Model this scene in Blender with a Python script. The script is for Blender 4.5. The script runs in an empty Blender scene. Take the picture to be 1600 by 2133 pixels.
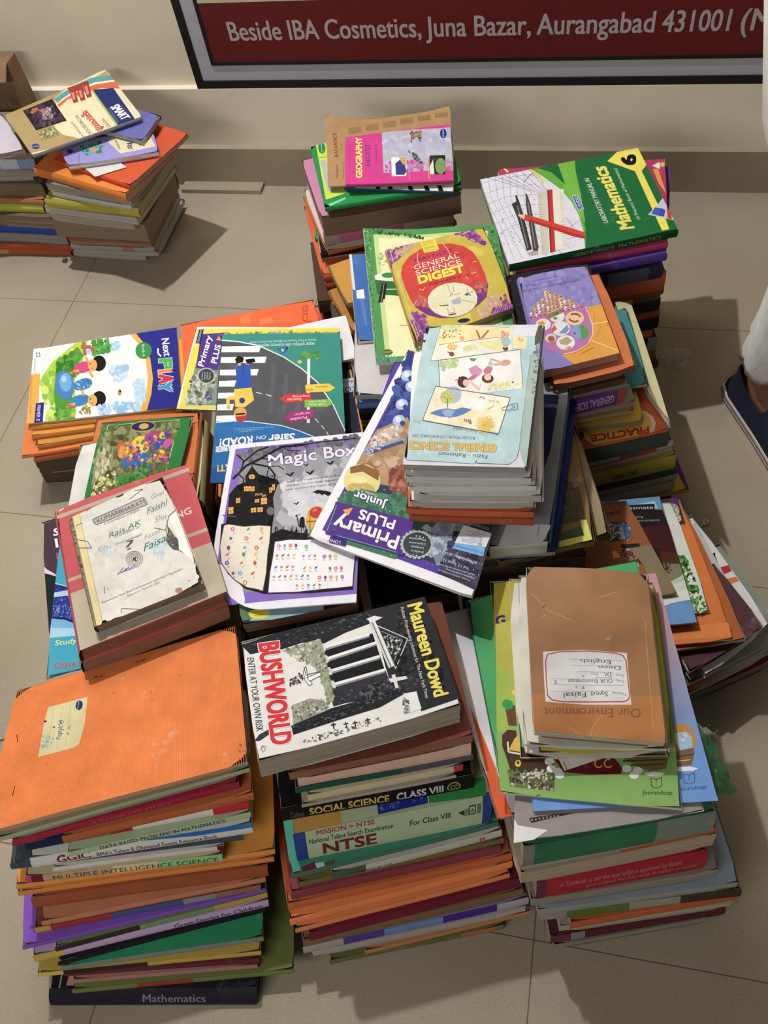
import bpy, bmesh, math, random
from mathutils import Vector, Matrix

SC = bpy.context.scene
COL = SC.collection
# ---------------------------------------------------------------- camera
F = 1786.0            # focal length in pixels of the 1600 x 2133 frame
CAM_H = 1.345         # camera height in metres
AX = Vector((0.97671227, 0.08825449, -0.19556145))   # world X, Y, Z in camera space
AY = Vector((0.18012936, -0.83248561, 0.52394763))
AZ = Vector((-0.11656136, -0.54697244, -0.82899614))
cam = bpy.data.objects.new('camera', bpy.data.cameras.new('camera'))
COL.objects.link(cam)
cam.matrix_world = Matrix(((AX.x, -AX.y, -AX.z, 0), (AY.x, -AY.y, -AY.z, 0), (AZ.x, -AZ.y, -AZ.z, CAM_H), (0, 0, 0, 1)))
cam.data.sensor_fit = 'HORIZONTAL'; cam.data.sensor_width = 36.0; cam.data.lens = 36.0 * F / 1600.0
cam.data.clip_start = 0.02
SC.camera = cam
# ---------------------------------------------------------------- light
w = bpy.data.worlds.new('room_light'); SC.world = w; w.use_nodes = True
w.node_tree.nodes['Background'].inputs[0].default_value = (1.0, 0.95, 0.89, 1)
w.node_tree.nodes['Background'].inputs[1].default_value = 0.055
key = bpy.data.lights.new('bulb', 'POINT'); key.energy = 128; key.shadow_soft_size = 0.022; key.color = (0.985, 0.99, 1.0)
ko = bpy.data.objects.new('bulb', key); ko.location = (-1.0, 1.54, 2.25); COL.objects.link(ko)
fill = bpy.data.lights.new('fill_light', 'AREA'); fill.shape = 'RECTANGLE'; fill.size = 2.4; fill.size_y = 0.5; fill.energy = 38; fill.color = (1.0, 0.975, 0.94)  # soft fill added behind the camera to brighten wall and front faces, no real fixture
to = bpy.data.objects.new('fill_light', fill); to.location = (-1.3, -1.9, 2.0); to.rotation_euler = (math.radians(70), 0, math.radians(-16)); COL.objects.link(to)
SC.view_settings.view_transform = 'Standard'; SC.view_settings.look = 'None'
SC.view_settings.exposure = 0.0; SC.view_settings.gamma = 1.0; SC.view_settings.use_curve_mapping = False
# ---------------------------------------------------------------- projections used to measure positions
def ray(px, py):
    d = Vector((px - 800.0, py - 1066.5, F))
    return Vector((d.dot(AX), d.dot(AY), d.dot(AZ)))
def P(px, py, z=0.0):
    d = ray(px, py); return Vector((0, 0, CAM_H)) + d * ((z - CAM_H) / d.z)
def PW(px, py, y):
    d = ray(px, py); return Vector((0, 0, CAM_H)) + d * (y / d.y)
def lin(c): return c / 12.92 if c <= 0.04045 else ((c + 0.055) / 1.055) ** 2.4
_hc = {}
def hx(h):
    if isinstance(h, tuple): return h
    if h not in _hc: _hc[h] = tuple(lin(int(h[i:i + 2], 16) / 255.0) for i in (0, 2, 4)) + (1.0,)
    return _hc[h]
_ik = {}
def ink(h):   # printed colours are a little duller than pure pigments
    if h not in _ik:
        r, g, b, a = hx(h); l = 0.3 * r + 0.59 * g + 0.11 * b; k = 0.13
        _ik[h] = (r + (l - r) * k, g + (l - g) * k, b + (l - b) * k, 1.0)
    return _ik[h]
# ---------------------------------------------------------------- materials
def newmat(name):
    m = bpy.data.materials.new(name); m.use_nodes = True
    nt = m.node_tree; b = nt.nodes['Principled BSDF']
    return m, nt, b
def N(nt, t, **kw):
    n = nt.nodes.new(t)
    for k, v in kw.items(): setattr(n, k, v)
    return n
def paint(name, rough, lo=0.86, hi=1.04, scale=35.0, zs=1.0, bump=0.0, coat=0.0, wear=0.0, spec=0.5):
    m, nt, b = newmat(name); L = nt.links
    at = N(nt, 'ShaderNodeAttribute', attribute_name='Col')
    tc = N(nt, 'ShaderNodeTexCoord')
    mp = N(nt, 'ShaderNodeMapping'); mp.inputs['Scale'].default_value = (1, 1, zs)
    L.new(tc.outputs['Object'], mp.inputs['Vector'])
    no = N(nt, 'ShaderNodeTexNoise'); no.inputs['Scale'].default_value = scale; no.inputs['Detail'].default_value = 6
    L.new(mp.outputs['Vector'], no.inputs['Vector'])
    mr = N(nt, 'ShaderNodeMapRange'); mr.inputs['From Min'].default_value = 0.3; mr.inputs['From Max'].default_value = 0.7
    mr.inputs['To Min'].default_value = lo; mr.inputs['To Max'].default_value = hi
    L.new(no.outputs['Fac'], mr.inputs['Value'])
    mu = N(nt, 'ShaderNodeVectorMath', operation='SCALE')
    L.new(at.outputs['Color'], mu.inputs[0]); L.new(mr.outputs['Result'], mu.inputs['Scale'])
    out = mu.outputs['Vector']
    if wear:
        n2 = N(nt, 'ShaderNodeTexNoise'); n2.inputs['Scale'].default_value = 22; n2.inputs['Detail'].default_value = 9; n2.inputs['Roughness'].default_value = 0.75
        L.new(tc.outputs['Object'], n2.inputs['Vector'])
        m2 = N(nt, 'ShaderNodeMapRange'); m2.inputs['From Min'].default_value = 0.60; m2.inputs['From Max'].default_value = 0.72
        m2.inputs['To Max'].default_value = wear
        L.new(n2.outputs['Fac'], m2.inputs['Value'])
        mx = N(nt, 'ShaderNodeMix', data_type='RGBA'); mx.inputs[7].default_value = (0.72, 0.68, 0.62, 1)
        L.new(m2.outputs['Result'], mx.inputs[0]); L.new(out, mx.inputs[6]); out = mx.outputs[2]
    L.new(out, b.inputs['Base Color'])
    b.inputs['Roughness'].default_value = rough; b.inputs['Specular IOR Level'].default_value = spec
    b.inputs['Coat Weight'].default_value = coat; b.inputs['Coat Roughness'].default_value = 0.25
    if bump:
        bp = N(nt, 'ShaderNodeBump'); bp.inputs['Strength'].default_value = bump; bp.inputs['Distance'].default_value = 0.002
        L.new(no.outputs['Fac'], bp.inputs['Height']); L.new(bp.outputs['Normal'], b.inputs['Normal'])
    return m
M = {
    'cover': paint('glossy_card', 0.6, 0.93, 1.03, 40, bump=0.05, wear=0.12, spec=0.07),
    'print': paint('coated_print', 0.45, 0.96, 1.02, 50, spec=0.15),
    'worn': paint('worn_card', 0.6, 0.84, 1.06, 28, bump=0.15, wear=0.3, spec=0.12),
    'page': paint('page_edges', 0.85, 0.74, 1.10, 9, zs=130, bump=0.25, spec=0.08),
    'wrap': paint('plastic_wrapped_paper', 0.30, 0.72, 1.14, 14, bump=0.5, coat=0.5, spec=0.5),
    'cloth': paint('white_cotton', 0.9, 0.9, 1.03, 60, bump=0.2, spec=0.1),
    'skin': paint('skin', 0.55, 0.93, 1.04, 30, spec=0.3),
    'plain': paint('plain', 0.6, 0.94, 1.04, 30, spec=0.3),
}
# ---------------------------------------------------------------- mesh helper
def build(name, verts, faces, cols, mat, parent=None, origin=None, smooth=False):
    o0 = origin if origin is not None else Vector((0, 0, 0))
    me = bpy.data.meshes.new(name)
    me.from_pydata([tuple(Vector(v) - o0) for v in verts], [], faces)
    ca = me.color_attributes.new('Col', 'FLOAT_COLOR', 'CORNER')
    buf = []
    for f, c in zip(faces, cols): buf.extend(ink(c) * len(f))
    ca.data.foreach_set('color', buf)
    me.materials.append(mat)
    if smooth: me.polygons.foreach_set('use_smooth', [True] * len(me.polygons))
    me.update()
    o = bpy.data.objects.new(name, me); COL.objects.link(o)
    if parent is not None: o.parent = parent
    elif origin is not None: o.location = o0
    return o
def tag(o, label=None, cat=None, group=None, kind=None):
    if label: o['label'] = label
    if cat: o['category'] = cat
    if group: o['group'] = group
    if kind: o['kind'] = kind
    return o
def empty(name, loc):
    o = bpy.data.objects.new(name, None); o.location = loc; o.empty_display_size = 0.05; COL.objects.link(o); return o
class MB:
    def __init__(s): s.v = []; s.f = []; s.c = []
    def add(s, vs, fs, col):
        k = len(s.v); s.v += [Vector(v) for v in vs]
        for f in fs: s.f.append(tuple(i + k for i in f)); s.c.append(col)
    def box(s, a, b, col):
        x0, y0, z0 = a; x1, y1, z1 = b
        s.add([(x0, y0, z0), (x1, y0, z0), (x1, y1, z0), (x0, y1, z0), (x0, y0, z1), (x1, y0, z1), (x1, y1, z1), (x0, y1, z1)],
              [(0, 3, 2, 1), (4, 5, 6, 7), (0, 1, 5, 4), (1, 2, 6, 5), (2, 3, 7, 6), (3, 0, 4, 7)], col)
    def build(s, name, mat, parent=None, origin=None, smooth=False): return build(name, s.v, s.f, s.c, mat, parent, origin, smooth)
# ---------------------------------------------------------------- text outlines
_tx = {}
def glyphs(s, bold):
    k = (s, bold)
    if k not in _tx:
        cu = bpy.data.curves.new('lettering', 'FONT'); cu.body = s; cu.resolution_u = 3; cu.offset = bold
        ob = bpy.data.objects.new('lettering', cu); COL.objects.link(ob)
        dg = bpy.context.evaluated_depsgraph_get()
        me = bpy.data.meshes.new_from_object(ob.evaluated_get(dg))
        vs = [(v.co.x, v.co.y) for v in me.vertices]; fs = [tuple(p.vertices) for p in me.polygons]
        bpy.data.objects.remove(ob); bpy.data.curves.remove(cu); bpy.data.meshes.remove(me)
        xs = [v[0] for v in vs] or [0, 1]
        _tx[k] = ([((x - min(xs)) / max(1e-6, max(xs) - min(xs)), y / 0.73) for x, y in vs], fs, (max(xs) - min(xs)) / 0.73)
    return _tx[k]
def heavy(bold, big=True):
    if bold < 0.004 or not big: return ((0, 0),)
    if bold < 0.016: return ((-1, 0), (1, 0))
    return ((-1, -1), (1, -1), (-1, 1), (1, 1), (0, 0))
def clip(poly):
    for ax, sg, lim in ((0, 1, 0.0), (0, -1, 1.0), (1, 1, 0.0), (1, -1, 1.0)):
        out = []; n = len(poly)
        for i in range(n):
            a, b = poly[i], poly[(i + 1) % n]
            da, db = sg * (a[ax] - lim), sg * (b[ax] - lim)
            if da >= 0: out.append(a)
            if (da < 0) != (db < 0):
                t = da / (da - db); out.append((a[0] + t * (b[0] - a[0]), a[1] + t * (b[1] - a[1])))
        poly = out
        if len(poly) < 3: return []
    return poly
# ---------------------------------------------------------------- a sheet: a four-cornered surface that can bend and carry print
class Sheet:
    def __init__(s, q, bump=None):
        s.q = [Vector(p) for p in q]; s.bump = bump; s.items = []; s.k = 0
        s.n = (s.q[1] - s.q[0]).cross(s.q[3] - s.q[0]) + (s.q[3] - s.q[2]).cross(s.q[1] - s.q[2])
        s.n.normalize()
        if s.n.dot(Vector((0, 0, CAM_H)) - s.q[0]) < 0: s.n = -s.n
        s.c = sum(s.q, Vector()) / 4
    def flat(s, u, v):
        a, b, c, d = s.q; return a * ((1 - u) * (1 - v)) + b * (u * (1 - v)) + c * (u * v) + d * ((1 - u) * v)
    warp = None
    pl = None   # facets per side of the bent surface
    def height(s, u, v):
        n = s.pl
        if not n: return s.bump(u, v)
        i, j = min(n - 1, max(0, int(u * n))), min(n - 1, max(0, int(v * n))); a, b = u * n - i, v * n - j; g = s.grid
        h00, h11 = g[i, j], g[i + 1, j + 1]
        return h00 + ((g[i + 1, j] - h00) * a + (h11 - g[i + 1, j]) * b if a >= b else (g[i, j + 1] - h00) * b + (h11 - g[i, j + 1]) * a)
    def pt(s, u, v, off=0.0):
        h = s.height(u, v) if s.bump else 0.0
        p = s.flat(u, v) + s.n * (h + off)
        if s.warp: p += s.warp(u, v)
        return p
    view = (0.0, 0.0, 1.0)   # measuring frame: origin and scale of the enlarged view a shape was read from
    def uv(s, px, py):
        px = s.view[0] + px / s.view[2]; py = s.view[1] + py / s.view[2]
        d = ray(px, py); o = Vector((0, 0, CAM_H)); u = v = 0.5
        for _ in range(9):
            h = s.bump(min(1, max(0, u)), min(1, max(0, v))) if s.bump else 0.0
            base = s.flat(u, v) + s.n * h
            t = (base - o).dot(s.n) / d.dot(s.n); p = o + d * t
            e = p - base
            du = (s.q[1] - s.q[0]) * (1 - v) + (s.q[2] - s.q[3]) * v
            dv = (s.q[3] - s.q[0]) * (1 - u) + (s.q[2] - s.q[1]) * u
            A, B, D = du.dot(du), du.dot(dv), dv.dot(dv); g = A * D - B * B
            eu, ev = e.dot(du), e.dot(dv)
            u += (eu * D - ev * B) / g; v += (ev * A - eu * B) / g
            u = min(2, max(-1, u)); v = min(2, max(-1, v))
            if e.length_squared < 1e-11: break
        return u, v
    # print ------------------------------------------------------
    def upoly(s, col, uvs, same=False):
        p = clip(list(uvs))
        if len(p) >= 3: s.items.append((p, col, s.k))
        if not same: s.k += 1
    def poly(s, col, pts): s.upoly(col, [s.uv(*p) for p in pts])
    def ell(s, col, c, a, b=None, n=18, a0=0, a1=2 * math.pi):
        if not isinstance(a, tuple): a = (a, 0)
        if b is None: b = (-a[1], a[0])
        if not isinstance(b, tuple): b = (0, b)
        s.poly(col, [(c[0] + a[0] * math.cos(t) + b[0] * math.sin(t), c[1] + a[1] * math.cos(t) + b[1] * math.sin(t)) for t in [a0 + (a1 - a0) * i / n for i in range(n)]])
    def line(s, col, pts, w):
        for (x0, y0), (x1, y1) in zip(pts, pts[1:]):
            l = math.hypot(x1 - x0, y1 - y0) or 1; nx, ny = -(y1 - y0) / l * w / 2, (x1 - x0) / l * w / 2
            s.upoly(col, [s.uv(*p) for p in ((x0 + nx, y0 + ny), (x1 + nx, y1 + ny), (x1 - nx, y1 - ny), (x0 - nx, y0 - ny))])
    def text(s, col, t, p0, p1, up, bold=0.0, edge=None):
        if edge: s.text(edge[0], t, p0, p1, up, bold + edge[1])
        vs, fs, wd = glyphs(t, 0.0)
        if not isinstance(up, tuple):
            l = math.hypot(p1[0] - p0[0], p1[1] - p0[1]); up = ((p1[1] - p0[1]) / l * up, -(p1[0] - p0[0]) / l * up)
        e = (p1[0] - p0[0], p1[1] - p0[1]); lu = math.hypot(*up); le = math.hypot(*e) or 1; r = bold * 1.1 * lu / le
        for ox, oy in heavy(bold, lu / s.view[2] > 11):   # heavy lettering: the outline struck several times, a hair apart
            uvs = [s.uv(p0[0] + e[0] * (a + ox * r) + up[0] * (b + oy * bold * 1.1), p0[1] + e[1] * (a + ox * r) + up[1] * (b + oy * bold * 1.1)) for a, b in vs]
            for f in fs: s.upoly(col, [uvs[i] for i in f], True)
            s.k += 1
    def blobs(s, cols, quad, n, r, seed=1, squash=1.0):
        rd = random.Random(seed); (ax, ay), (bx, by), (cx, cy), (dx, dy) = quad
        n = int(n * 1.8); r *= 0.68
        for _ in range(n):
            u, v = rd.random(), rd.random()
            x = (ax * (1 - u) + bx * u) * (1 - v) + (dx * (1 - u) + cx * u) * v; y = (ay * (1 - u) + by * u) * (1 - v) + (dy * (1 - u) + cy * u) * v
            rr = r * rd.uniform(0.4, 1.2); a0 = rd.random() * 6
            s.poly(rd.choice(cols), [(x + rr * rd.uniform(0.7, 1.1) * math.cos(a0 + t), y + rr * squash * rd.uniform(0.7, 1.1) * math.sin(a0 + t)) for t in [k * math.pi / 4 for k in range(8)]])
    def lines(s, col, quad, n, w, seed=1, gap=0.0):   # rows of fine print
        rd = random.Random(seed); (ax, ay), (bx, by), (cx, cy), (dx, dy) = quad
        for i in range(n):
            v = (i + 0.5) / n; u1 = 1 - rd.random() * gap
            p = (ax + (dx - ax) * v, ay + (dy - ay) * v); e = (bx + (cx - bx) * v, by + (cy - by) * v)
            u = 0.0
            while u < u1:
                l = rd.uniform(0.05, 0.14); u2 = min(u1, u + l)
                s.line(col, [(p[0] + (e[0] - p[0]) * u, p[1] + (e[1] - p[1]) * u), (p[0] + (e[0] - p[0]) * u2, p[1] + (e[1] - p[1]) * u2)], w); s.k -= 1
                u = u2 + 0.025
        s.k += 1
    def emit(s, mb, base=6e-5, step=1.6e-5):
        if not s.items: return
        # each run of print sits just above whatever it overprints
        bb = {}; order = []
        for p, c, k in s.items:
            if k not in bb: bb[k] = [9, 9, -9, -9]; order.append(k)
            q = bb[k]
            for x, y in p:
                if x < q[0]: q[0] = x
                if y < q[1]: q[1] = y
                if x > q[2]: q[2] = x
                if y > q[3]: q[3] = y
        lev = {}; done = []
        for k in order:
            x0, y0, x1, y1 = bb[k]; l = 0
            for a0, b0, a1, b1, m in done:
                if m >= l and a0 < x1 and a1 > x0 and b0 < y1 and b1 > y0: l = m + 1
            lev[k] = l; done.append((x0, y0, x1, y1, l))
        if s.bump:
            n = s.pl or 14
            if s.pl: s.grid = {(i, j): s.bump(i / n, j / n) for i in range(n + 1) for j in range(n + 1)}
            bm = bmesh.new(); ly = bm.faces.layers.int.new('i')
            for i, (p, c, k) in enumerate(s.items):
                try: f = bm.faces.new([bm.verts.new((x, y, 0)) for x, y in p])
                except ValueError: continue
                f[ly] = i
            bmesh.ops.triangulate(bm, faces=[f for f in bm.faces if len(f.verts) > 4])
            for ax in (0, 1):
                for j in range(1, n):
                    co = [0, 0, 0]; no = [0, 0, 0]; co[ax] = j / n; no[ax] = 1
                    bmesh.ops.bisect_plane(bm, geom=bm.verts[:] + bm.edges[:] + bm.faces[:], plane_co=co, plane_no=no)
            if s.pl:
                for j in range(1 - n, n): bmesh.ops.bisect_plane(bm, geom=bm.verts[:] + bm.edges[:] + bm.faces[:], plane_co=(j / n, 0, 0), plane_no=(1, -1, 0))
            for f in bm.faces:
                p, c, k = s.items[f[ly]]
                mb.add([s.pt(v.co.x, v.co.y, base + step * lev[k]) for v in f.verts], [tuple(range(len(f.verts)))], c)
            bm.free()
        else:
            for p, c, k in s.items:
                mb.add([s.pt(u, v, base + step * lev[k]) for u, v in p], [tuple(range(len(p)))], c)
# ---------------------------------------------------------------- books
UPV = Vector((0, 0, 1))
class Book:
    """q: world corners of the top (far-left, far-right, near-right, near-left); the spine sits on edge 0..3."""
    def __init__(s, name, label, cat, group, q, t, col, spine=2, lean=(0, 0), pages='d8d0bc', bump=None, worn=0.004, mat='cover', hard=False,
                 spine_col=None, round_bl=None, back=True, seed=None, page_over=0.0, thin=False, bend=None):
        s.name, s.t, s.col, s.sp, s.pages, s.mat, s.hard = name, t, col, spine, pages, mat, hard
        s.rd = random.Random(seed if seed is not None else hash(label) % 9999 if False else sum(ord(c) * (i + 1) for i, c in enumerate(label)))
        s.b0 = bump; s.bend = bend
        full = (lambda u, v: (bump(u, v) if bump else 0.0) + bend(u, v)) if bend else bump
        s.top = Sheet(q, full); s.worn = worn; s.thin = thin; s.back = back; s.rb = round_bl; s.po = page_over
        dv = Vector((lean[0] * t, lean[1] * t, -t))
        s.bq = [p + dv for p in s.top.q]
        s.root = empty(name, sum(s.bq, Vector()) / 4)
        tag(s.root, label, cat, group)
        i, j = s.edge(); tq = s.top.q
        s.spine_col = spine_col or col
        s.side = Sheet([tq[i], tq[j], s.bq[j], s.bq[i]])
        s.W = ((tq[1] - tq[0]).length + (tq[2] - tq[3]).length) / 2; s.D = ((tq[3] - tq[0]).length + (tq[2] - tq[1]).length) / 2
    def edge(s):   # the two corners of the spine edge as seen from outside, left to right
        return ((1, 0), (2, 1), (3, 2), (0, 3))[s.sp]
    def vol(s, u, v, h):
        if s.rb:
            ru, rv = s.rb; a, b = (ru - u) / ru, (v - 1 + rv) / rv
            if a > 0 and b > 0:
                a2, b2 = a * math.sqrt(1 - b * b / 2), b * math.sqrt(1 - a * a / 2); u, v = ru - a2 * ru, 1 - rv + b2 * rv
        b = s.bq; p = b[0] * ((1 - u) * (1 - v)) + b[1] * (u * (1 - v)) + b[2] * (u * v) + b[3] * ((1 - u) * v)
        t = s.top.flat(u, v)
        return p.lerp(t, h) + s.top.n * ((s.b0(u, v) * h if s.b0 else 0.0) + (s.bend(u, v) if s.bend else 0.0))
    def slab(s, h1, h0, n, sheet=None):
        mb = MB(); vs = []; W, D, wr = s.W, s.D, s.worn
        for h in (h1, h0):
            for j in range(n + 1):
                for i in range(n + 1):
                    u, v = i / n, j / n
                    if i in (0, n) and j in (0, n):
                        u += (wr / W) * (1 if i == 0 else -1); v += (wr / D) * (1 if j == 0 else -1)
                    vs.append(s.vol(u, v, h))
        m = (n + 1) * (n + 1); fs = []
        for j in range(n):
            for i in range(n):
                a = j * (n + 1) + i; fs.append((a, a + n + 1, a + n + 2)); fs.append((a, a + n + 2, a + 1)); fs.append((a + m, a + 1 + m, a + n + 2 + m, a + n + 1 + m))
        ring = [i for i in range(n)] + [n + j * (n + 1) for j in range(n)] + [n * (n + 1) + n - i for i in range(n)] + [(n - j) * (n + 1) for j in range(n)]
        for k in range(len(ring)):
            a, b = ring[k], ring[(k + 1) % len(ring)]; fs.append((a, b, b + m, a + m))
        mb.add(vs, fs, s.col)
        return mb
    def finish(s):
        t = s.t; og = s.root.location; ct = min(0.0022 if s.hard else 0.0006, t * 0.25) / t
        n = 14 if s.b0 else 8 if s.bend else 4
        s.top.pl = n if s.top.bump else None
        mb = s.slab(1.0, 1.0 - ct, n); s.top.emit(mb, 2.2e-4 if s.rb else 1.2e-4 if s.top.bump else 6e-5)
        fc = mb.build('front_cover', M[s.mat], s.root, og)
        if s.thin: return s
        if s.back: s.slab(ct, 0.0, n).build('back_cover', M[s.mat], s.root, og)
        # page block with ragged fore-edge
        ins = (0.0035 if s.hard else 0.0012) - s.po; lv = max(3, min(9, int(t / 0.0025))); ne = 14 if s.b0 else 8 if s.bend else 5; mb = MB(); rows = []
        for k in range(lv + 1):
            h = ct + (1 - 2 * ct) * k / lv; pts = []
            jt = [s.rd.uniform(-0.0007, 0.0009) for _ in range(4)]; jt[s.sp] = 0.0
            e = [ins + jt[0], ins + jt[1], ins + jt[2], ins + jt[3]]; e[s.sp] = 0.0012
            u0, u1, v0, v1 = e[3] / s.W, 1 - e[1] / s.W, e[0] / s.D, 1 - e[2] / s.D
            for i in range(ne): pts.append((u0 + (u1 - u0) * i / ne, v0))
            for i in range(ne): pts.append((u1, v0 + (v1 - v0) * i / ne))
            for i in range(ne): pts.append((u1 - (u1 - u0) * i / ne, v1))
            for i in range(ne): pts.append((u0, v1 - (v1 - v0) * i / ne))
            rows.append([s.vol(u, v, h) for u, v in pts])
        m = len(rows[0]); vs = [p for r in rows for p in r]; fs = []
        for k in range(lv):
            for i in range(m): a = k * m + i; b = k * m + (i + 1) % m; fs.append((a, b, b + m, a + m))
        mb.add(vs, fs, s.pages); mb.build('page_block', M['page'], s.root, og)
        # spine strip, slightly rounded
        sd = s.side; mb = MB(); a, b, c, d = sd.q; out = sd.n.copy(); cc = sum(s.top.q, Vector()) / 4
        if out.dot(a - cc) < 0: out = -out
        bul = min(0.0035, t * 0.16); nv, nu = 5, 12 if s.top.bump else 4; vs = []
        e0, e1 = s.edge(); UV = ((0, 0), (1, 0), (1, 1), (0, 1))
        def lift(u, v):
            uu = UV[e0][0] * (1 - u) + UV[e1][0] * u; vv = UV[e0][1] * (1 - u) + UV[e1][1] * u
            return UPV * ((s.b0(uu, vv) * (1 - v) if s.b0 else 0.0) + (s.bend(uu, vv) if s.bend else 0.0))
        for j in range(nv + 1):
            for i in range(nu + 1):
                u, v = i / nu, j / nv
                p = sd.flat(u, v) + out * (bul * math.sin(math.pi * v) + 0.0003) + lift(u, v)
                vs.append(p)
        fs = [(j * (nu + 1) + i, (j + 1) * (nu + 1) + i, (j + 1) * (nu + 1) + i + 1, j * (nu + 1) + i + 1) for j in range(nv) for i in range(nu)]
        mb.add(vs, fs, s.spine_col)
        keep = sd.bump, sd.n; sd.n = out; sd.bump = lambda u, v: bul * math.sin(math.pi * min(1, max(0, v))) + 0.0003
        sd.warp = lift; sd.emit(mb, 1.2e-4, 4e-5); sd.warp = None; sd.bump, sd.n = keep
        mb.build('spine', M[s.mat], s.root, og)
        return s
def qz(pts, z):
    zz = z if isinstance(z, (list, tuple)) else [z] * 4
    return [P(x, y, h) for (x, y), h in zip(pts, zz)]
def qedge(fl, fr, z, depth, skew=0.0):
    a, b = P(*fl, z), P(*fr, z); d = (b - a).normalized(); nrm = Vector((-d.y, d.x, 0)) + d * skew
    return [a + nrm * depth, b + nrm * depth, b, a]
ORD = 'topmost second third fourth fifth sixth seventh eighth ninth tenth eleventh twelfth thirteenth fourteenth fifteenth sixteenth seventeenth eighteenth nineteenth twentieth twenty-first twenty-second twenty-third twenty-fourth twenty-fifth twenty-sixth twenty-seventh twenty-eighth'.split()
def pile(phrase, group, ztop, first, rows, zbot=0.0, lean=-0.35, depth=0.19, k0=1):
    """rows: (look, name, FL, FR, thickness, kind, cover colour, page colour, options)"""
    rp = random.Random(sum(map(ord, phrase))); A, B, C_ = rp.uniform(-.003, .003), rp.uniform(-.0022, .0022), rp.uniform(0, 6)
    zbot += 2 * (abs(A) + abs(B)); tot = sum(r[4] for r in rows); sc = (ztop - zbot) / tot; z = ztop; out = []
    for i, r in enumerate(rows):
        look, name, fl, fr, t, kind, col, pg = r[:8]; op = dict(r[8]) if len(r) > 8 else {}
        t *= sc
        q = qedge(fl, fr, op.get('zr', z), op.get('depth', depth), op.get('skew', 0.0))
        for p in q: p.z = z
        lab = '%s, %s in %s' % (look, ORD[first + i - 1] + (' down' if first + i > 1 else ''), phrase)
        a_, b_ = P(*rows[0][2], ztop), P(*rows[0][3], ztop); dr = (b_ - a_).normalized()
        def bend(u, v, q=q):   # the whole pile sags and twists together
            p = q[0] * ((1 - u) * (1 - v)) + q[1] * (u * (1 - v)) + q[2] * (u * v) + q[3] * ((1 - u) * v)
            x = (p - a_).dot(dr) / 0.28; y = max(0, (p - a_).dot(Vector((-dr.y, dr.x, 0)))) / 0.2
            return A * math.cos(3.1 * x + .3 * C_) + B * math.sin(6 * x + C_) * (1 - .4 * min(1, y)) - abs(A) - abs(B)
        b = Book(name, lab, op.get('cat', 'book'), group, q, t - 0.0006, col, bend=bend, spine=2 if kind == 's' else op.get('spine', 0), lean=(op.get('lx', 0.0), op.get('lean', lean)),
                 pages=pg, worn=op.get('worn', 0.003), mat=op.get('mat', 'cover'), spine_col=op.get('scol'), hard=op.get('hard', False))
        for (c, u0, u1) in op.get('bands', ()):   # printed colour fields along the spine
            b.side.upoly(c, [(u0, 0), (u1, 0), (u1, 1), (u0, 1)])
        for (c, txt, u0, u1, v0, v1) in op.get('txt', ()):  # lettering along the spine
            spine_text(b.side, c, txt, u0, u1, v0, v1)
        if 'art' in op: op['art'](b)
        b.finish(); out.append(b); z -= t
    return out
def spine_text(sh, col, txt, u0, u1, v0, v1, bold=0.012):
    vs, fs, wd = glyphs(txt, 0.0)
    for ox, oy in heavy(bold):
        du, dv = ox * bold * 1.1 * (u1 - u0) / wd, oy * bold * 1.1
        for f in fs: sh.upoly(col, [(u0 + du + (u1 - u0) * vs[i][0], v1 + (v0 - v1) * (vs[i][1] + dv)) for i in f], True)
        sh.k += 1
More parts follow.
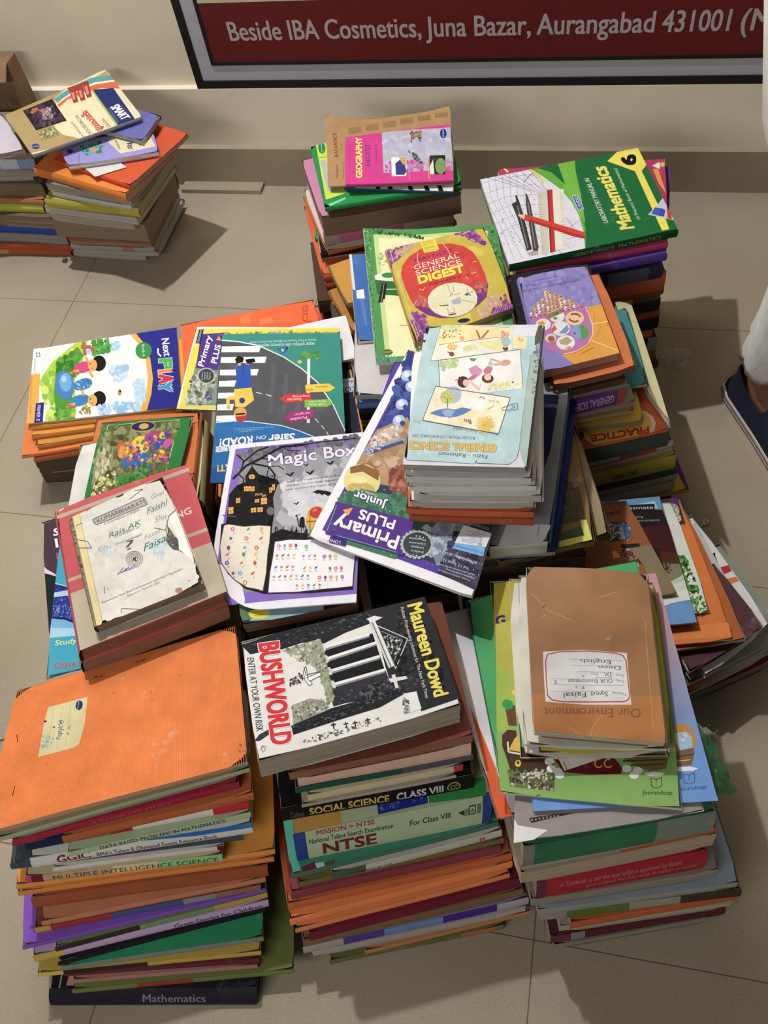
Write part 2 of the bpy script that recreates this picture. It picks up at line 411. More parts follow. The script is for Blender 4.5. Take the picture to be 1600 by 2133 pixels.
# ================================================================ the room
WY = 1.814
def room():
    mb = MB(); mb.add([(-3.5, -1.2, 0), (2.2, -1.2, 0), (2.2, WY + 0.1, 0), (-3.5, WY + 0.1, 0)], [(0, 1, 2, 3)], 'ffffff')
    m, nt, b = newmat('vitrified_floor_tiles'); L = nt.links
    tc = N(nt, 'ShaderNodeTexCoord'); sx = N(nt, 'ShaderNodeSeparateXYZ'); L.new(tc.outputs['Object'], sx.inputs[0])
    js = []
    for k, off in (('X', 0.0229), ('Y', 0.1675)):
        a = N(nt, 'ShaderNodeMath', operation='ADD'); a.inputs[1].default_value = 6.0 - off + 0.3; L.new(sx.outputs[k], a.inputs[0])
        f = N(nt, 'ShaderNodeMath', operation='MODULO'); f.inputs[1].default_value = 0.6; L.new(a.outputs[0], f.inputs[0])
        s = N(nt, 'ShaderNodeMath', operation='SUBTRACT'); s.inputs[1].default_value = 0.3; L.new(f.outputs[0], s.inputs[0])
        ab = N(nt, 'ShaderNodeMath', operation='ABSOLUTE'); L.new(s.outputs[0], ab.inputs[0])
        lt = N(nt, 'ShaderNodeMath', operation='LESS_THAN'); lt.inputs[1].default_value = 0.0009; L.new(ab.outputs[0], lt.inputs[0]); js.append(lt)
    jm = N(nt, 'ShaderNodeMath', operation='MAXIMUM'); L.new(js[0].outputs[0], jm.inputs[0]); L.new(js[1].outputs[0], jm.inputs[1])
    n1 = N(nt, 'ShaderNodeTexNoise'); n1.inputs['Scale'].default_value = 2.5; n1.inputs['Detail'].default_value = 8; L.new(tc.outputs['Object'], n1.inputs['Vector'])
    n2 = N(nt, 'ShaderNodeTexNoise'); n2.inputs['Scale'].default_value = 420; n2.inputs['Detail'].default_value = 3; L.new(tc.outputs['Object'], n2.inputs['Vector'])
    r1 = N(nt, 'ShaderNodeValToRGB'); r1.color_ramp.elements[0].position = 0.32; r1.color_ramp.elements[0].color = hx('a19480'); r1.color_ramp.elements[1].position = 0.7; r1.color_ramp.elements[1].color = hx('b1a692')
    L.new(n1.outputs['Fac'], r1.inputs['Fac'])
    r2 = N(nt, 'ShaderNodeMapRange'); r2.inputs['From Min'].default_value = 0.3; r2.inputs['From Max'].default_value = 0.7; r2.inputs['To Min'].default_value = 0.84; r2.inputs['To Max'].default_value = 1.12; L.new(n2.outputs['Fac'], r2.inputs['Value'])
    sc = N(nt, 'ShaderNodeVectorMath', operation='SCALE'); L.new(r1.outputs['Color'], sc.inputs[0]); L.new(r2.outputs['Result'], sc.inputs['Scale'])
    n3 = N(nt, 'ShaderNodeTexNoise'); n3.inputs['Scale'].default_value = 7; n3.inputs['Detail'].default_value = 10; n3.inputs['Roughness'].default_value = 0.7; L.new(tc.outputs['Object'], n3.inputs['Vector'])
    r3 = N(nt, 'ShaderNodeMapRange'); r3.inputs['From Min'].default_value = 0.6; r3.inputs['From Max'].default_value = 0.75; r3.inputs['To Max'].default_value = 0.16; L.new(n3.outputs['Fac'], r3.inputs['Value'])
    mx0 = N(nt, 'ShaderNodeMix', data_type='RGBA'); mx0.inputs[7].default_value = hx('6e6050'); L.new(r3.outputs['Result'], mx0.inputs[0]); L.new(sc.outputs['Vector'], mx0.inputs[6])
    mx = N(nt, 'ShaderNodeMix', data_type='RGBA'); mx.inputs[7].default_value = hx('6b5f50'); L.new(jm.outputs[0], mx.inputs[0]); L.new(mx0.outputs[2], mx.inputs[6])
    L.new(mx.outputs[2], b.inputs['Base Color']); b.inputs['Roughness'].default_value = 0.5; b.inputs['Specular IOR Level'].default_value = 0.25
    tag(mb.build('floor', m), 'beige speckled floor tiles with thin dark joints', None, None, 'structure')
    def plaster(name, c0, c1, sc_):
        m, nt, b = newmat(name); L = nt.links
        tc = N(nt, 'ShaderNodeTexCoord'); n1 = N(nt, 'ShaderNodeTexNoise'); n1.inputs['Scale'].default_value = sc_; n1.inputs['Detail'].default_value = 10; n1.inputs['Roughness'].default_value = 0.65
        L.new(tc.outputs['Object'], n1.inputs['Vector'])
        r = N(nt, 'ShaderNodeValToRGB'); r.color_ramp.elements[0].position = 0.33; r.color_ramp.elements[0].color = hx(c0); r.color_ramp.elements[1].position = 0.66; r.color_ramp.elements[1].color = hx(c1)
        L.new(n1.outputs['Fac'], r.inputs['Fac']); L.new(r.outputs['Color'], b.inputs['Base Color']); b.inputs['Roughness'].default_value = 0.8
        bp = N(nt, 'ShaderNodeBump'); bp.inputs['Strength'].default_value = 0.12; bp.inputs['Distance'].default_value = 0.003; L.new(n1.outputs['Fac'], bp.inputs['Height']); L.new(bp.outputs['Normal'], b.inputs['Normal'])
        return m
    wall = plaster('cream_wall_paint', 'e6d8be', 'f0e3ca', 6)
    tile = plaster('grey_stone_skirting', '9c907a', 'a99d86', 5)
    dado = plaster('pale_stone_dado', 'e8dcc5', 'f2e8d3', 5)
    mb = MB(); mb.box((-3.5, WY + 0.036, 0), (2.2, WY + 0.16, 2.9), 'ffffff'); tag(mb.build('wall_back', wall), 'cream painted wall behind the piles of books', None, None, 'structure')
    mb = MB(); mb.box((-3.5, WY + 0.018, 0.0), (2.2, WY + 0.036, 0.2525), 'ffffff'); tag(mb.build('trim_1', dado), 'pale stone dado band above the skirting', None, None, 'structure')
    mb = MB(); mb.box((-3.5, WY, 0.0), (2.2, WY + 0.018, 0.106), 'ffffff'); tag(mb.build('baseboard_back', tile), 'grey stone skirting along the floor', None, None, 'structure')
    mb = MB(); mb.box((-1.03, WY - 0.035, 0.0), (-0.812, WY, 0.011), 'ffffff'); tag(mb.build('trim_2', tile), 'low stone strip lying along the skirting', None, None, 'structure')
room()
def signboard():
    y = WY + 0.033   # board stands on the dado ledge against the wall
    f = y - 0.014
    q = PW(412, 185, f); x0, z0 = q.x, 0.2525; x1, z1 = x0 + 2.1, z0 + 0.8
    root = empty('sign_board', ((x0 + x1) / 2, y, z0)); tag(root, 'framed maroon shop sign with address lettering standing on the wall ledge', 'sign')
    og = Vector(root.location)
    mb = MB(); mb.box((x0, y - 0.010, z0), (x1, y + 0.0025, z1), 'b4b3bd'); mb.build('backing_panel', M['print'], root, og)
    mb = MB(); b = 0.018
    for a, c in (((x0, z0), (x1, z0 + b)), ((x0, z0 + b), (x0 + b, z1 - b)), ((x1 - b, z0 + b), (x1, z1 - b)), ((x0, z1 - b), (x1, z1))):
        mb.box((a[0], f, a[1]), (c[0], y - 0.010, c[1]), '1b171b')
    mb.build('outer_border', M['plain'], root, og)
    i = PW(440, 138, f); ix, iz = i.x, i.z; mb = MB()
    for a, c in (((ix, iz), (x1 - 0.05, iz + 0.008)), ((ix, iz + 0.008), (ix + 0.009, z1 - 0.05)), ((x1 - 0.059, iz + 0.008), (x1 - 0.05, z1 - 0.05)), ((ix, z1 - 0.05), (x1 - 0.05, z1 - 0.042))):
        mb.box((a[0], f + 0.0015, a[1]), (c[0], y - 0.010, c[1]), '1b171b')
    mb.build('inner_border', M['plain'], root, og)
    zt = PW(430, 8, f).z
    mb = MB(); mb.box((ix + 0.009, f + 0.0025, iz + 0.008), (x1 - 0.059, y - 0.010, zt), '6d1d1f'); mb.build('maroon_band', M['print'], root, og)
    mb = MB(); mb.box((ix + 0.009, f + 0.0025, zt), (x1 - 0.059, y - 0.010, z1 - 0.05), 'c9c79a'); mb.build('cream_field', M['print'], root, og)
    mb = MB(); zb = PW(482, 86, f).z; h = PW(475, 44, f).z - zb
    for t, p0, p1 in (('Beside IBA Cosmetics,', 479, 876), ('Juna Bazar,', 888, 1105), ('Aurangabad', 1118, 1362), ('431001', 1376, 1518), ('(Mah.)', 1538, 1700)):
        a = PW(p0, 80, f).x; c = PW(p1, 62, f).x; vs, fs, wd = glyphs(t, 0.0)
        for n_, (ox, oy) in enumerate(heavy(0.02)):
            mb.add([(a + (c - a) * u + ox * 0.018 * h, f + 0.0021 - n_ * 2e-5, zb + h * (v + oy * 0.012)) for u, v in vs], fs, 'b8adb0')
    mb.build('lettering', M['print'], root, og)
signboard()
# ================================================================ piles of books
ART = {}
def special(key, name, label, group, pts, z, t, col, **kw):
    cat = kw.pop('cat', 'book'); zr = kw.pop('zr', None); q = qz(pts, zr or z)
    if zr:
        for p in q: p.z = z
    b = Book(name, label, cat, group, q, t, col, **kw)
    if key in ART: ART[key](b)
    b.finish(); return b
def curl(*terms):   # terms: (u, v, amplitude, radius) bumps of bent paper
    def f(u, v):
        h = 0.0
        for (a, b, amp, r) in terms: h += amp * math.exp(-((u - a) ** 2 + (v - b) ** 2) / (r * r))
        return h
    return f
G1, G2, G3, G4 = 'books in the front left pile', 'books in the front middle pile', 'books in the front right pile', 'books in the centre pile'
def ring(sh, col, cu, cv, ru, rv):
    for k in range(24):
        a, b = k * math.pi / 12, (k + 1) * math.pi / 12
        sh.upoly(col, [(cu + r * ru * math.cos(t), cv + r * rv * math.sin(t)) for t, r in ((a, 1), (b, 1), (b, .82), (a, .82))], True)
    sh.k += 1
# ================================================================ printed covers
def art(key, *view):
    def deco(fn):
        def run(b):
            b.top.view = view or (0.0, 0.0, 1.0); fn(b.top, b); b.top.view = (0.0, 0.0, 1.0)
        ART[key] = run; return fn
    return deco
def box(s, col, u0, v0, u1, v1): s.upoly(col, [(u0, v0), (u1, v0), (u1, v1), (u0, v1)])
@art('orange', 0, 1300, 2.667)
def _(s, b):
    for i in range(110):
        u = (i + .5) / 110; s.upoly('e87628', [(u - .0012, 0), (u + .0012, 0), (u + .0012, 1), (u - .0012, 1)], True)
    s.k += 1
    s.blobs(['c86a30', 'd8702a'], [(60, 400), (1300, 60), (1340, 740), (80, 1050)], 10, 9, 4)
    s.blobs(['8a6a50', '9a7050'], [(1320, 660), (1372, 660), (1372, 730), (1330, 760)], 12, 9, 7)
    s.poly('d9cf98', [(268, 462), (487, 404), (470, 560), (440, 664), (412, 686), (212, 739), (246, 545)])
    for x0, y0, x1, y1 in ((300, 470, 262, 700), (350, 455, 315, 690), (395, 440, 362, 680)): s.line('b3a472', [(x0, y0), (x1, y1)], 2)
    s.blobs(['9cc0b8', 'b0ccb8', '8ab0b0'], [(240, 620), (300, 605), (300, 670), (236, 690)], 14, 12, 2)
    s.text('2e4a86', 'Faisal VI', (335, 640), (352, 535), (-26, 0), .015); s.text('3c5a8c', '7 A', (385, 620), (395, 560), (-14, 0), .01)
    s.text('3c6a8c', 'I', (305, 578), (305, 568), (-12, 0), .02)
    s.blobs(['2e4a86', '3a5c90'], [(325, 545), (355, 540), (350, 620), (325, 625)], 9, 6, 9)
    s.ell('202a6a', (440, 451), (6, -27), (19, 4)); s.text('d8d8e0', 'navneet', (434, 474), (442, 430), (-9, 0))
    s.ell('3a3020', (252, 541), (9, 0), (0, 6))
    for p in ([(94, 615), (99, 655)], [(82, 900), (70, 955)], [(520, 296), (545, 294)], [(553, 291), (572, 287)], [(757, 212), (778, 208)], [(786, 202), (808, 197)]): s.line('5a3018', p, 5)
@art('bush', 480, 1230, 2.667)
def _(s, b):
    C = '25252b'
    s.poly('2c2c33', [(760, 112), (1100, 18), (1140, 40), (1300, 590), (1060, 672), (1035, 560), (965, 572), (900, 545), (860, 420), (830, 300), (765, 165)])
    s.poly('26272d', [(62, 302), (400, 190), (770, 95), (800, 175), (640, 235), (520, 295), (400, 290), (280, 330), (160, 345), (110, 355)])
    s.blobs(['1a1b20', '3c3d44', '54555c', '33333a'], [(120, 300), (760, 110), (790, 170), (130, 350)], 80, 16, 3, .5)
    s.blobs(['1c1d22', '3e3f46', '15161a'], [(930, 130), (1080, 60), (1200, 540), (930, 480)], 60, 22, 5)
    for k in range(26):
        x = 110 + k * 26; y = 318 - k * 8.6; s.line('24252b', [(x, y), (x + 60, y - 14 + (k % 3) * 6)], 4)
    s.poly('1c1c22', [(512, 318), (790, 238), (850, 420), (905, 550), (720, 612), (570, 640)])
    s.poly('35343e', [(545, 520), (860, 440), (905, 550), (575, 645)])
    s.blobs(['3a3944', '5e5d68', '2a2a30'], [(575, 560), (850, 480), (890, 545), (590, 630)], 50, 14, 8, .5)
    for (x0, y0, x1, y1) in ((515, 318, 772, 243), (533, 380, 808, 290), (552, 448, 830, 365), (572, 522, 858, 440)):
        s.line('8d8d94', [(x0 + 5, y0 + 12), (x1, y1 + 12)], 10); s.line('eeeeec', [(x0, y0), (x1, y1)], 15)
    for p in ((515, 318), (533, 380), (552, 448), (572, 522)): s.ell('d8d8d6', p, (8, 22), (12, -4))
    s.poly('d4d4d2', [(765, 160), (795, 150), (905, 420), (880, 432)]); s.line('55565c', [(782, 165), (892, 425)], 5); s.line('f2f2f0', [(800, 170), (905, 420)], 8)
    s.line('c2c2c4', [(815, 195), (985, 268), (918, 435), (815, 195)], 6); s.line('8a8a90', [(835, 225), (955, 275), (908, 395)], 4)
    s.blobs(['d8d8d8', '8a8a90', '2c2c32', 'b4b4b8'], [(850, 240), (960, 270), (925, 370), (880, 350)], 40, 10, 11)
    s.poly('e8e8e6', [(755, 158), (800, 140), (845, 150), (790, 178)])
    s.poly('9ea08e', [(285, 335), (400, 295), (500, 268), (520, 330), (545, 450), (575, 600), (545, 640), (520, 540), (470, 430), (390, 370)])
    s.blobs(['8b8f6e', 'b6b89e', '6c6f58', 'a4a68a', 'd0d0c0'], [(290, 330), (500, 270), (545, 440), (400, 400)], 70, 13, 13)
    s.blobs(['8b9a6e', 'a8b08a', '7c8468'], [(490, 440), (545, 430), (575, 600), (540, 640)], 40, 12, 14)
    s.poly('9a9a8c', [(340, 640), (440, 600), (520, 610), (550, 650), (440, 710), (350, 745)])
    s.blobs(['75766a', 'b4b4a4', '5c5d56', 'cfcfc4', '8c8c7c'], [(340, 640), (510, 605), (540, 650), (350, 740)], 60, 13, 15)
    s.poly(C, [(338, 752), (560, 655), (760, 600), (900, 545), (965, 575), (830, 650), (600, 720), (350, 802)])
    s.blobs(['1f2026', '4c4d55', '5e5f66', '2b2c32'], [(345, 755), (880, 560), (940, 590), (350, 795)], 90, 14, 16, .4)
    s.blobs(['24242a', '5a5a60'], [(720, 560), (900, 470), (960, 560), (760, 640)], 45, 18, 17)
    for k in range(14): s.line('1e1e24', [(350 + k * 40, 770 - k * 15), (420 + k * 40, 745 - k * 15)], 4)
    s.line('1a1a1e', [(900, 520), (950, 480), (1040, 430), (1090, 360), (1080, 250)], 10); s.line('1a1a1e', [(950, 480), (920, 400), (980, 330)], 8); s.line('1a1a1e', [(1040, 430), (1120, 470), (1130, 540)], 8); s.line('222', [(1000, 450), (1010, 540)], 7) if False else None
    s.poly('ecebe9', [(965, 585), (1030, 560), (1062, 655), (1000, 680)]); s.blobs(['7c7c84', '55555c', 'b0b0b6'], [(950, 600), (985, 590), (1000, 670), (965, 690)], 20, 12, 18)
    s.poly('e0e0de', [(880, 490), (975, 475), (985, 490), (890, 512)]); s.poly('e0e0de', [(895, 470), (915, 465), (935, 540), (918, 545)])
    s.blobs(['8a8c80', '6c6e66', 'a8aa9e', '4c4d48'], [(390, 830), (820, 700), (840, 730), (410, 860)], 60, 10, 19)
    for x, y in ((570, 755), (690, 745), (760, 728), (640, 750)): s.line('2a2a2c', [(x, y - 20), (x + 6, y + 14)], 7); s.line('2a2a2c', [(x - 12, y - 6), (x + 16, y - 12)], 7)
    # small climbing figure and letter on the lawn
    s.blobs(['4a4846', '6a625c', '2c2a2a', '8a8078'], [(325, 500), (400, 450), (410, 500), (330, 540)], 26, 11, 20)
    for q in ([(420, 420), (405, 450), (415, 500), (440, 530), (455, 520), (430, 480)], [(425, 485), (495, 455), (508, 470), (440, 505)]): s.poly('f6f5f2', q); s.line('55555a', q + q[:1], 4)
    s.line('55555a', [(408, 422), (420, 470), (500, 450)], 4)
    s.poly('2a2a30', [(62, 305), (105, 300), (150, 345), (110, 355)]); s.poly('3a3a40', [(130, 840), (160, 800), (215, 770), (215, 800), (165, 835)])
    s.text('dd2230', 'BUSHWORLD', (158, 300), (232, 858), (116, -16), .035, edge=('f4f2f0', .03))
    s.text('2c2c30', 'ENTER AT YOUR OWN RISK', (93, 375), (146, 784), (40, -2), .01)
    s.text('e9da45', 'Maureen Dowd', (985, 84), (1134, 592), (82, -20), .03, edge=('1c1c1e', .02))
    s.text('dcdcdc', 'Pulitzer Prize-winning columnist for The New York Times', (944, 96), (1086, 600), (20, -5), .006)
    s.line('4a4a50', [(165, 890), (180, 860), (195, 885), (180, 900), (172, 870), (200, 865)], 3)
@art('gensci', 840, 660, 5.0)
def _(s, b):
    s.poly('dedbe8', [(1140, 60), (1420, 70), (1400, 200), (1135, 200)])
    s.blobs(['b0d0d6', 'bcd8dc', 'b6d4d9', 'bfdade'], [(150, 150), (1250, 150), (1180, 1480), (30, 1450)], 70, 60, 2)
    s.poly('f1eddf', [(405, 62), (1140, 110), (1125, 200), (1130, 360), (620, 420), (285, 458)])
    s.poly('f0e2a2', [(405, 62), (1140, 118), (1115, 200), (560, 262), (352, 280)])
    s.blobs(['c9d49c', 'd9dfa8'], [(420, 70), (600, 80), (580, 150), (400, 150)], 26, 30, 3); s.blobs(['a8763c', 'b88444'], [(390, 150), (610, 100), (580, 230), (380, 220)], 16, 14, 4)
    s.poly('e8e4a0', [(760, 270), (1020, 225), (1030, 360), (880, 330)]); s.blobs(['d8dc98', 'e6e6b0'], [(620, 310), (780, 300), (760, 350), (640, 350)], 16, 26, 5)
    for p in ([(765, 140), (800, 230)], [(890, 140), (815, 225)]): s.line('c0684a', p, 20)
    s.line('b0604c', [(370, 292), (560, 265), (1005, 212)], 5)
    s.blobs(['e8b83a', 'eac25a'], [(450, 290), (560, 270), (550, 350), (480, 340)], 14, 22, 6); s.ell('8a4a3a', (505, 388), (26, 10), (-8, 24)); s.line('8a4a3a', [(460, 365), (490, 375)], 10); s.ell('dfa87a', (612, 225), (24, 10))
    s.blobs(['e09a8a', 'e8aea0', 'd88a7a'], [(1020, 150), (1100, 160), (1100, 220), (1020, 230)], 18, 20, 7); s.ell('a4c4dc', (1072, 262), (34, 34)); s.ell('6a4038', (1065, 330), (30, 6), (-4, 24)); s.ell('e0a890', (1060, 305), (20, 0))
    s.poly('f2e3a0', [(1140, 200), (1285, 210), (1275, 335), (1140, 325)]); s.blobs(['d88a80', 'c8a45a'], [(1170, 220), (1260, 225), (1240, 260), (1170, 250)], 9, 14, 8)
    s.line('6a6a62', [(405, 62), (285, 458), (365, 455)], 4); s.line('8a8a7a', [(400, 64), (1120, 116)], 4)
    P2 = [(366, 455), (1218, 342), (1245, 745), (780, 800), (384, 735)]
    s.poly('f1eeec', P2)
    s.blobs(['c0d090', 'b0c680', 'cdd9a4'], [(380, 465), (585, 440), (560, 510), (400, 560)], 40, 28, 9); s.blobs(['e6e29c', 'dcd88a', 'eeeab4'], [(890, 760), (900, 700), (1240, 670), (1240, 740)], 44, 24, 10)
    s.poly('3a9a78', [(690, 430), (770, 435), (740, 465), (705, 460)]); s.ell('dda08a', (1065, 480), (55, -10), (4, 32)); s.line('dda08a', [(905, 440), (1010, 470)], 18); s.line('e2ac98', [(940, 500), (1060, 490)], 26); s.poly('a8c4dc', [(880, 500), (905, 450), (940, 490), (920, 520)])
    s.poly('d28cb8', [(680, 540), (760, 505), (830, 560), (800, 610), (740, 620), (700, 590)]); s.poly('cc6a8c', [(835, 560), (880, 510), (935, 530), (910, 590), (850, 600)]); s.poly('c86a90', [(668, 650), (730, 600), (790, 610), (740, 650), (700, 665)])
    s.ell('5a3034', (625, 680), (58, 18), (-16, 58)); s.ell('edc4ae', (655, 690), (34, 8), (-6, 36)); s.line('4a2a2c', [(575, 628), (610, 640), (650, 628)], 12); s.line('4a2a2c', [(540, 665), (580, 650)], 6)
    s.ell('6a343a', (880, 645), (62, 8), (-8, 46)); s.ell('edc4ae', (880, 632), (36, 6), (-5, 32)); s.line('ecc4b0', [(700, 675), (790, 760)], 26); s.line('ecc4b0', [(810, 700), (790, 765)], 14); s.ell('2a2a2a', (1143, 682), (9, 0))
    s.line('5a5a58', P2[:2], 5); s.line('8a8a80', [P2[1], P2[2]], 4); s.line('5a5a58', [P2[0], P2[4]], 5)
    P3 = [(338, 725), (1112, 845), (990, 1222), (202, 1080)]
    s.poly('f5edd2', P3); s.blobs(['f3e3b4', 'f6eacb'], [(350, 760), (1080, 860), (980, 1180), (230, 1060)], 40, 50, 12); s.blobs(['f4f1ea'], [(560, 830), (860, 860), (800, 980), (560, 930)], 16, 70, 15)
    s.ell('b4c4d4', (520, 815), (52, 70)); s.ell('c9cc62', (455, 840), (68, 0), (0, 66)); s.blobs(['dcd88a', 'a4aa48', 'e8e2a8'], [(410, 790), (500, 800), (500, 880), (420, 890)], 18, 14, 13)
    s.line('50606a', [(460, 855), (462, 950)], 7)
    s.poly('5a84c4', [(275, 1008), (345, 978), (400, 965), (465, 958), (545, 970), (615, 948), (712, 968), (640, 1010), (560, 1040), (480, 1050), (380, 1038)]); s.poly('8fb2de', [(400, 985), (470, 965), (540, 985), (500, 1045), (440, 1045)]); s.line('4a6aa0', [(478, 1040), (480, 1062)], 7)
    s.blobs(['f0d27a', 'eecb6a'], [(790, 1060), (920, 1060), (920, 1190), (790, 1190)], 26, 34, 14)
    for k in range(20):
        t = k * math.pi / 10; s.line('b9a24e', [(852 + 58 * math.cos(t), 1132 + 58 * math.sin(t)), (852 + 110 * math.cos(t), 1132 + 110 * math.sin(t))], 4)
    s.ell('eabf48', (852, 1132), (50, 0)); s.line('8a6a20', [(835, 1120), (850, 1135), (840, 1150)], 4); s.line('8a6a20', [(870, 1115), (865, 1135)], 4)
    s.line('5a5a58', [P3[0], P3[1]], 5); s.line('5a5a58', [P3[0], P3[3], P3[2]], 4); s.line('8a8a80', [P3[1], P3[2]], 4)
    s.line('5a6a9a', [(1028, 955), (1150, 905), (1190, 905), (1190, 965), (1105, 975), (1030, 975), (1028, 955)], 5); s.line('5a6a9a', [(1120, 915), (1165, 940), (1118, 960)], 5); s.line('5a6a9a', [(1105, 985), (1100, 1010)], 5)
    s.text('6a6a66', 'Bo', (705, 1078), (630, 1065), (6, 44)); s.line('777', [(880, 965), (940, 935)], 6) if False else s.line('77777a', [(880, 965), (945, 932)], 6)
    for t, p0, p1 in (('Book Four standard', (760, 1180), (520, 1150)), ('Six', (180, 1090), (105, 1070)), ('trick', (1000, 880), (890, 865)), ('for', (850, 838), (790, 830)), ('Sys', (985, 1215), (930, 1200))): s.text('7a9098', t, p0, p1, (0, 28))
    s.text('4c4c62', 'BOOK FOUR - STANDARD SIX', (745, 1250), (92, 1222), (0, 30), .012)
    s.text('e9bd45', 'GENERAL SCIENCE', (972, 1332), (66, 1300), (-4, 80), .035, edge=('94604a', .035))
    s.text('46505a', 'Fazlu - Raheman', (880, 1440), (372, 1408), (-8, 44), .0)
    s.line('6a8488', [(1330, 400), (1290, 700), (1240, 1100), (1205, 1400)], 5)
    s.poly('d9d5e2', [(0, 1450), (60, 1492), (740, 1535), (1090, 1540), (1140, 1490), (1200, 1440), (1210, 1385), (1260, 1450), (1265, 1580), (0, 1560)])
    s.line('4a4c50', [(-10, 1455), (50, 1494), (400, 1512), (745, 1535), (760, 1500), (770, 1525), (1100, 1540), (1180, 1480), (1208, 1390)], 6)
    s.poly('a8bdb9', [(1335, 400), (1420, 280), (1395, 800), (1290, 1560), (1265, 1560), (1210, 1390), (1290, 700)])
    s.blobs(['8c867a', 'b0a494', '9cb4b0', '7a766c'], [(1385, 150), (1440, 200), (1380, 900), (1330, 900)], 30, 26, 15); s.poly('5c5a50', [(1410, 90), (1470, 130), (1440, 260), (1370, 300), (1372, 210)])
@art('pplus', 700, 640, 2.667)
def _(s, b):
    box(s, '5b3fa6', .058, .0, 1, .955); box(s, '33405a', .098, .02, .962, .915)
    W = lambda c, *p: s.poly(c, p)
    W('3a3c84', (400, 240), (700, 300), (500, 560), (220, 700), (330, 480)); s.blobs(['3e4a9c', '34408e', '2c2e70', '4a60ac'], [(380, 300), (480, 300), (430, 620), (260, 660)], 40, 34, 2)
    W('b48f68', (230, 680), (400, 610), (470, 900), (330, 1000), (120, 960), (60, 1020), (140, 820)); s.blobs(['bc9a74', 'a8845f', 'c8ae8e', 'b49068', '96765a'], [(230, 680), (430, 640), (430, 900), (120, 950)], 90, 40, 3)
    s.blobs(['e2dcd6', 'c8b8a8'], [(190, 730), (350, 650), (360, 700), (200, 790)], 24, 24, 5)
    for k, (x, y) in enumerate(((395, 380), (420, 440), (365, 540), (350, 630))): s.ell('aebfe6', (x, y), (34, -8), (6, 30)); s.ell('dfe6f4', (x - 4, y - 6), (16, -4)); s.ell('3a4a90', (x + 20, y + 16), (14, 0))
    s.poly('8ea0c8', [(150, 800), (370, 725), (385, 745), (165, 825)]); s.poly('4a5478', [(190, 800), (370, 740), (378, 755), (200, 815)]); s.blobs(['c4ccd8', '6a789a'], [(160, 795), (260, 760), (266, 785), (170, 820)], 16, 10, 6)
    W('9a6a48', (100, 880), (200, 860), (246, 930), (230, 1000), (130, 1000)); s.ell('e2d384', (145, 965), (102, 16), (-16, 92)); s.poly('8f6038', [(78, 890), (150, 872), (240, 910), (236, 965), (150, 915), (80, 925)]); s.ell('c8ad58', (140, 1010), (76, 8), (-6, 36)); s.ell('e9df9c', (125, 960), (50, 6), (-4, 20))
    W('8a4a38', (300, 905), (420, 850), (420, 1120), (330, 1060), (290, 980)); s.blobs(['a05a44', '7a4038', 'b87860'], [(300, 900), (400, 870), (400, 1040), (310, 1010)], 40, 26, 7)
    W('3f7a5c', (10, 1060), (130, 1010), (390, 1060), (620, 1190), (480, 1240), (440, 1290), (330, 1400), (0, 1300)); s.blobs(['467f60', '386c54', '528a6a', '366456'], [(40, 1040), (380, 1050), (520, 1220), (20, 1100)], 70, 34, 8)
    W('7c90a2', (480, 1250), (620, 1180), (760, 1200), (660, 1420), (560, 1440), (520, 1330)); s.blobs(['a8b8c4', '94a6b4', 'c0ccd4', '7c90a2'], [(500, 1220), (690, 1200), (640, 1360), (520, 1380)], 50, 34, 9)
    W('3a3850', (660, 1420), (760, 1190), (960, 1180), (860, 1460), (770, 1570), (560, 1470)); s.blobs(['302e44', '444a62', '484664', '3a3850'], [(660, 1260), (930, 1200), (800, 1540), (580, 1460)], 90, 36, 10)
    rd = random.Random(3)
    for _ in range(90): s.ell('e8ecf0', (rd.uniform(30, 820), rd.uniform(1000, 1540)), (rd.uniform(1, 3), 0), n=6); s.k -= 1
    s.k += 1
    W('55348f', (0, 1082), (440, 1190), (372, 1385), (-60, 1260)); s.poly('3f2a86', [(-30, 1275), (60, 1295), (54, 1330), (-40, 1308)])
    s.view = (430, 880, 2.54)
    s.line('6ab08a', [(640, 575), (690, 440)], 4); s.line('6ab08a', [(690, 600), (1010, 690)], 3)
    s.text('f4f2f6', 'Primary', (1024, 606), (690, 497), (-24, 72), .03); s.text('f4f2f6', 'PLUS', (1003, 522), (818, 462), (-16, 50), .03)
    s.poly('eda54a', [(722, 466), (776, 454), (752, 496)])
    s.text('eeeaf6', 'Junior', (958, 424), (790, 366), (-14, 40), .03, edge=('50388a', .04)); s.text('e4eae6', 'Grades II & III', (908, 386), (778, 346), (-5, 15), .01)
    s.text('f0eef6', 'LONGMAN', (712, 632), (592, 602), (-4, 17), .012)
    for k in range(22):
        t = k * math.pi / 11; s.ell('b4bcbc', (1115 + 80 * math.cos(t), 648 + 70 * math.sin(t)), (10, 0), n=8); s.k -= 1
    s.k += 1; s.ell('b4bcbc', (1115, 648), (80, 0), (0, 70)); s.ell('3d474c', (1115, 648), (74, 0), (0, 64))
    for t, y in (("India's", 690), ('Largest', 668), ('Classroom', 647), ('Magazine', 624)): s.text('d8dcdc', t, (1150 + (12 if len(t) > 7 else 0), y - 4), (1085 - (10 if len(t) > 7 else 0), y - 14), (-2, 12), .008)
    for x, y in ((1130, 606), (1148, 612), (1112, 604), (1095, 702), (1112, 706)): s.ell('d8dcdc', (x, y), (4, 0), n=5)
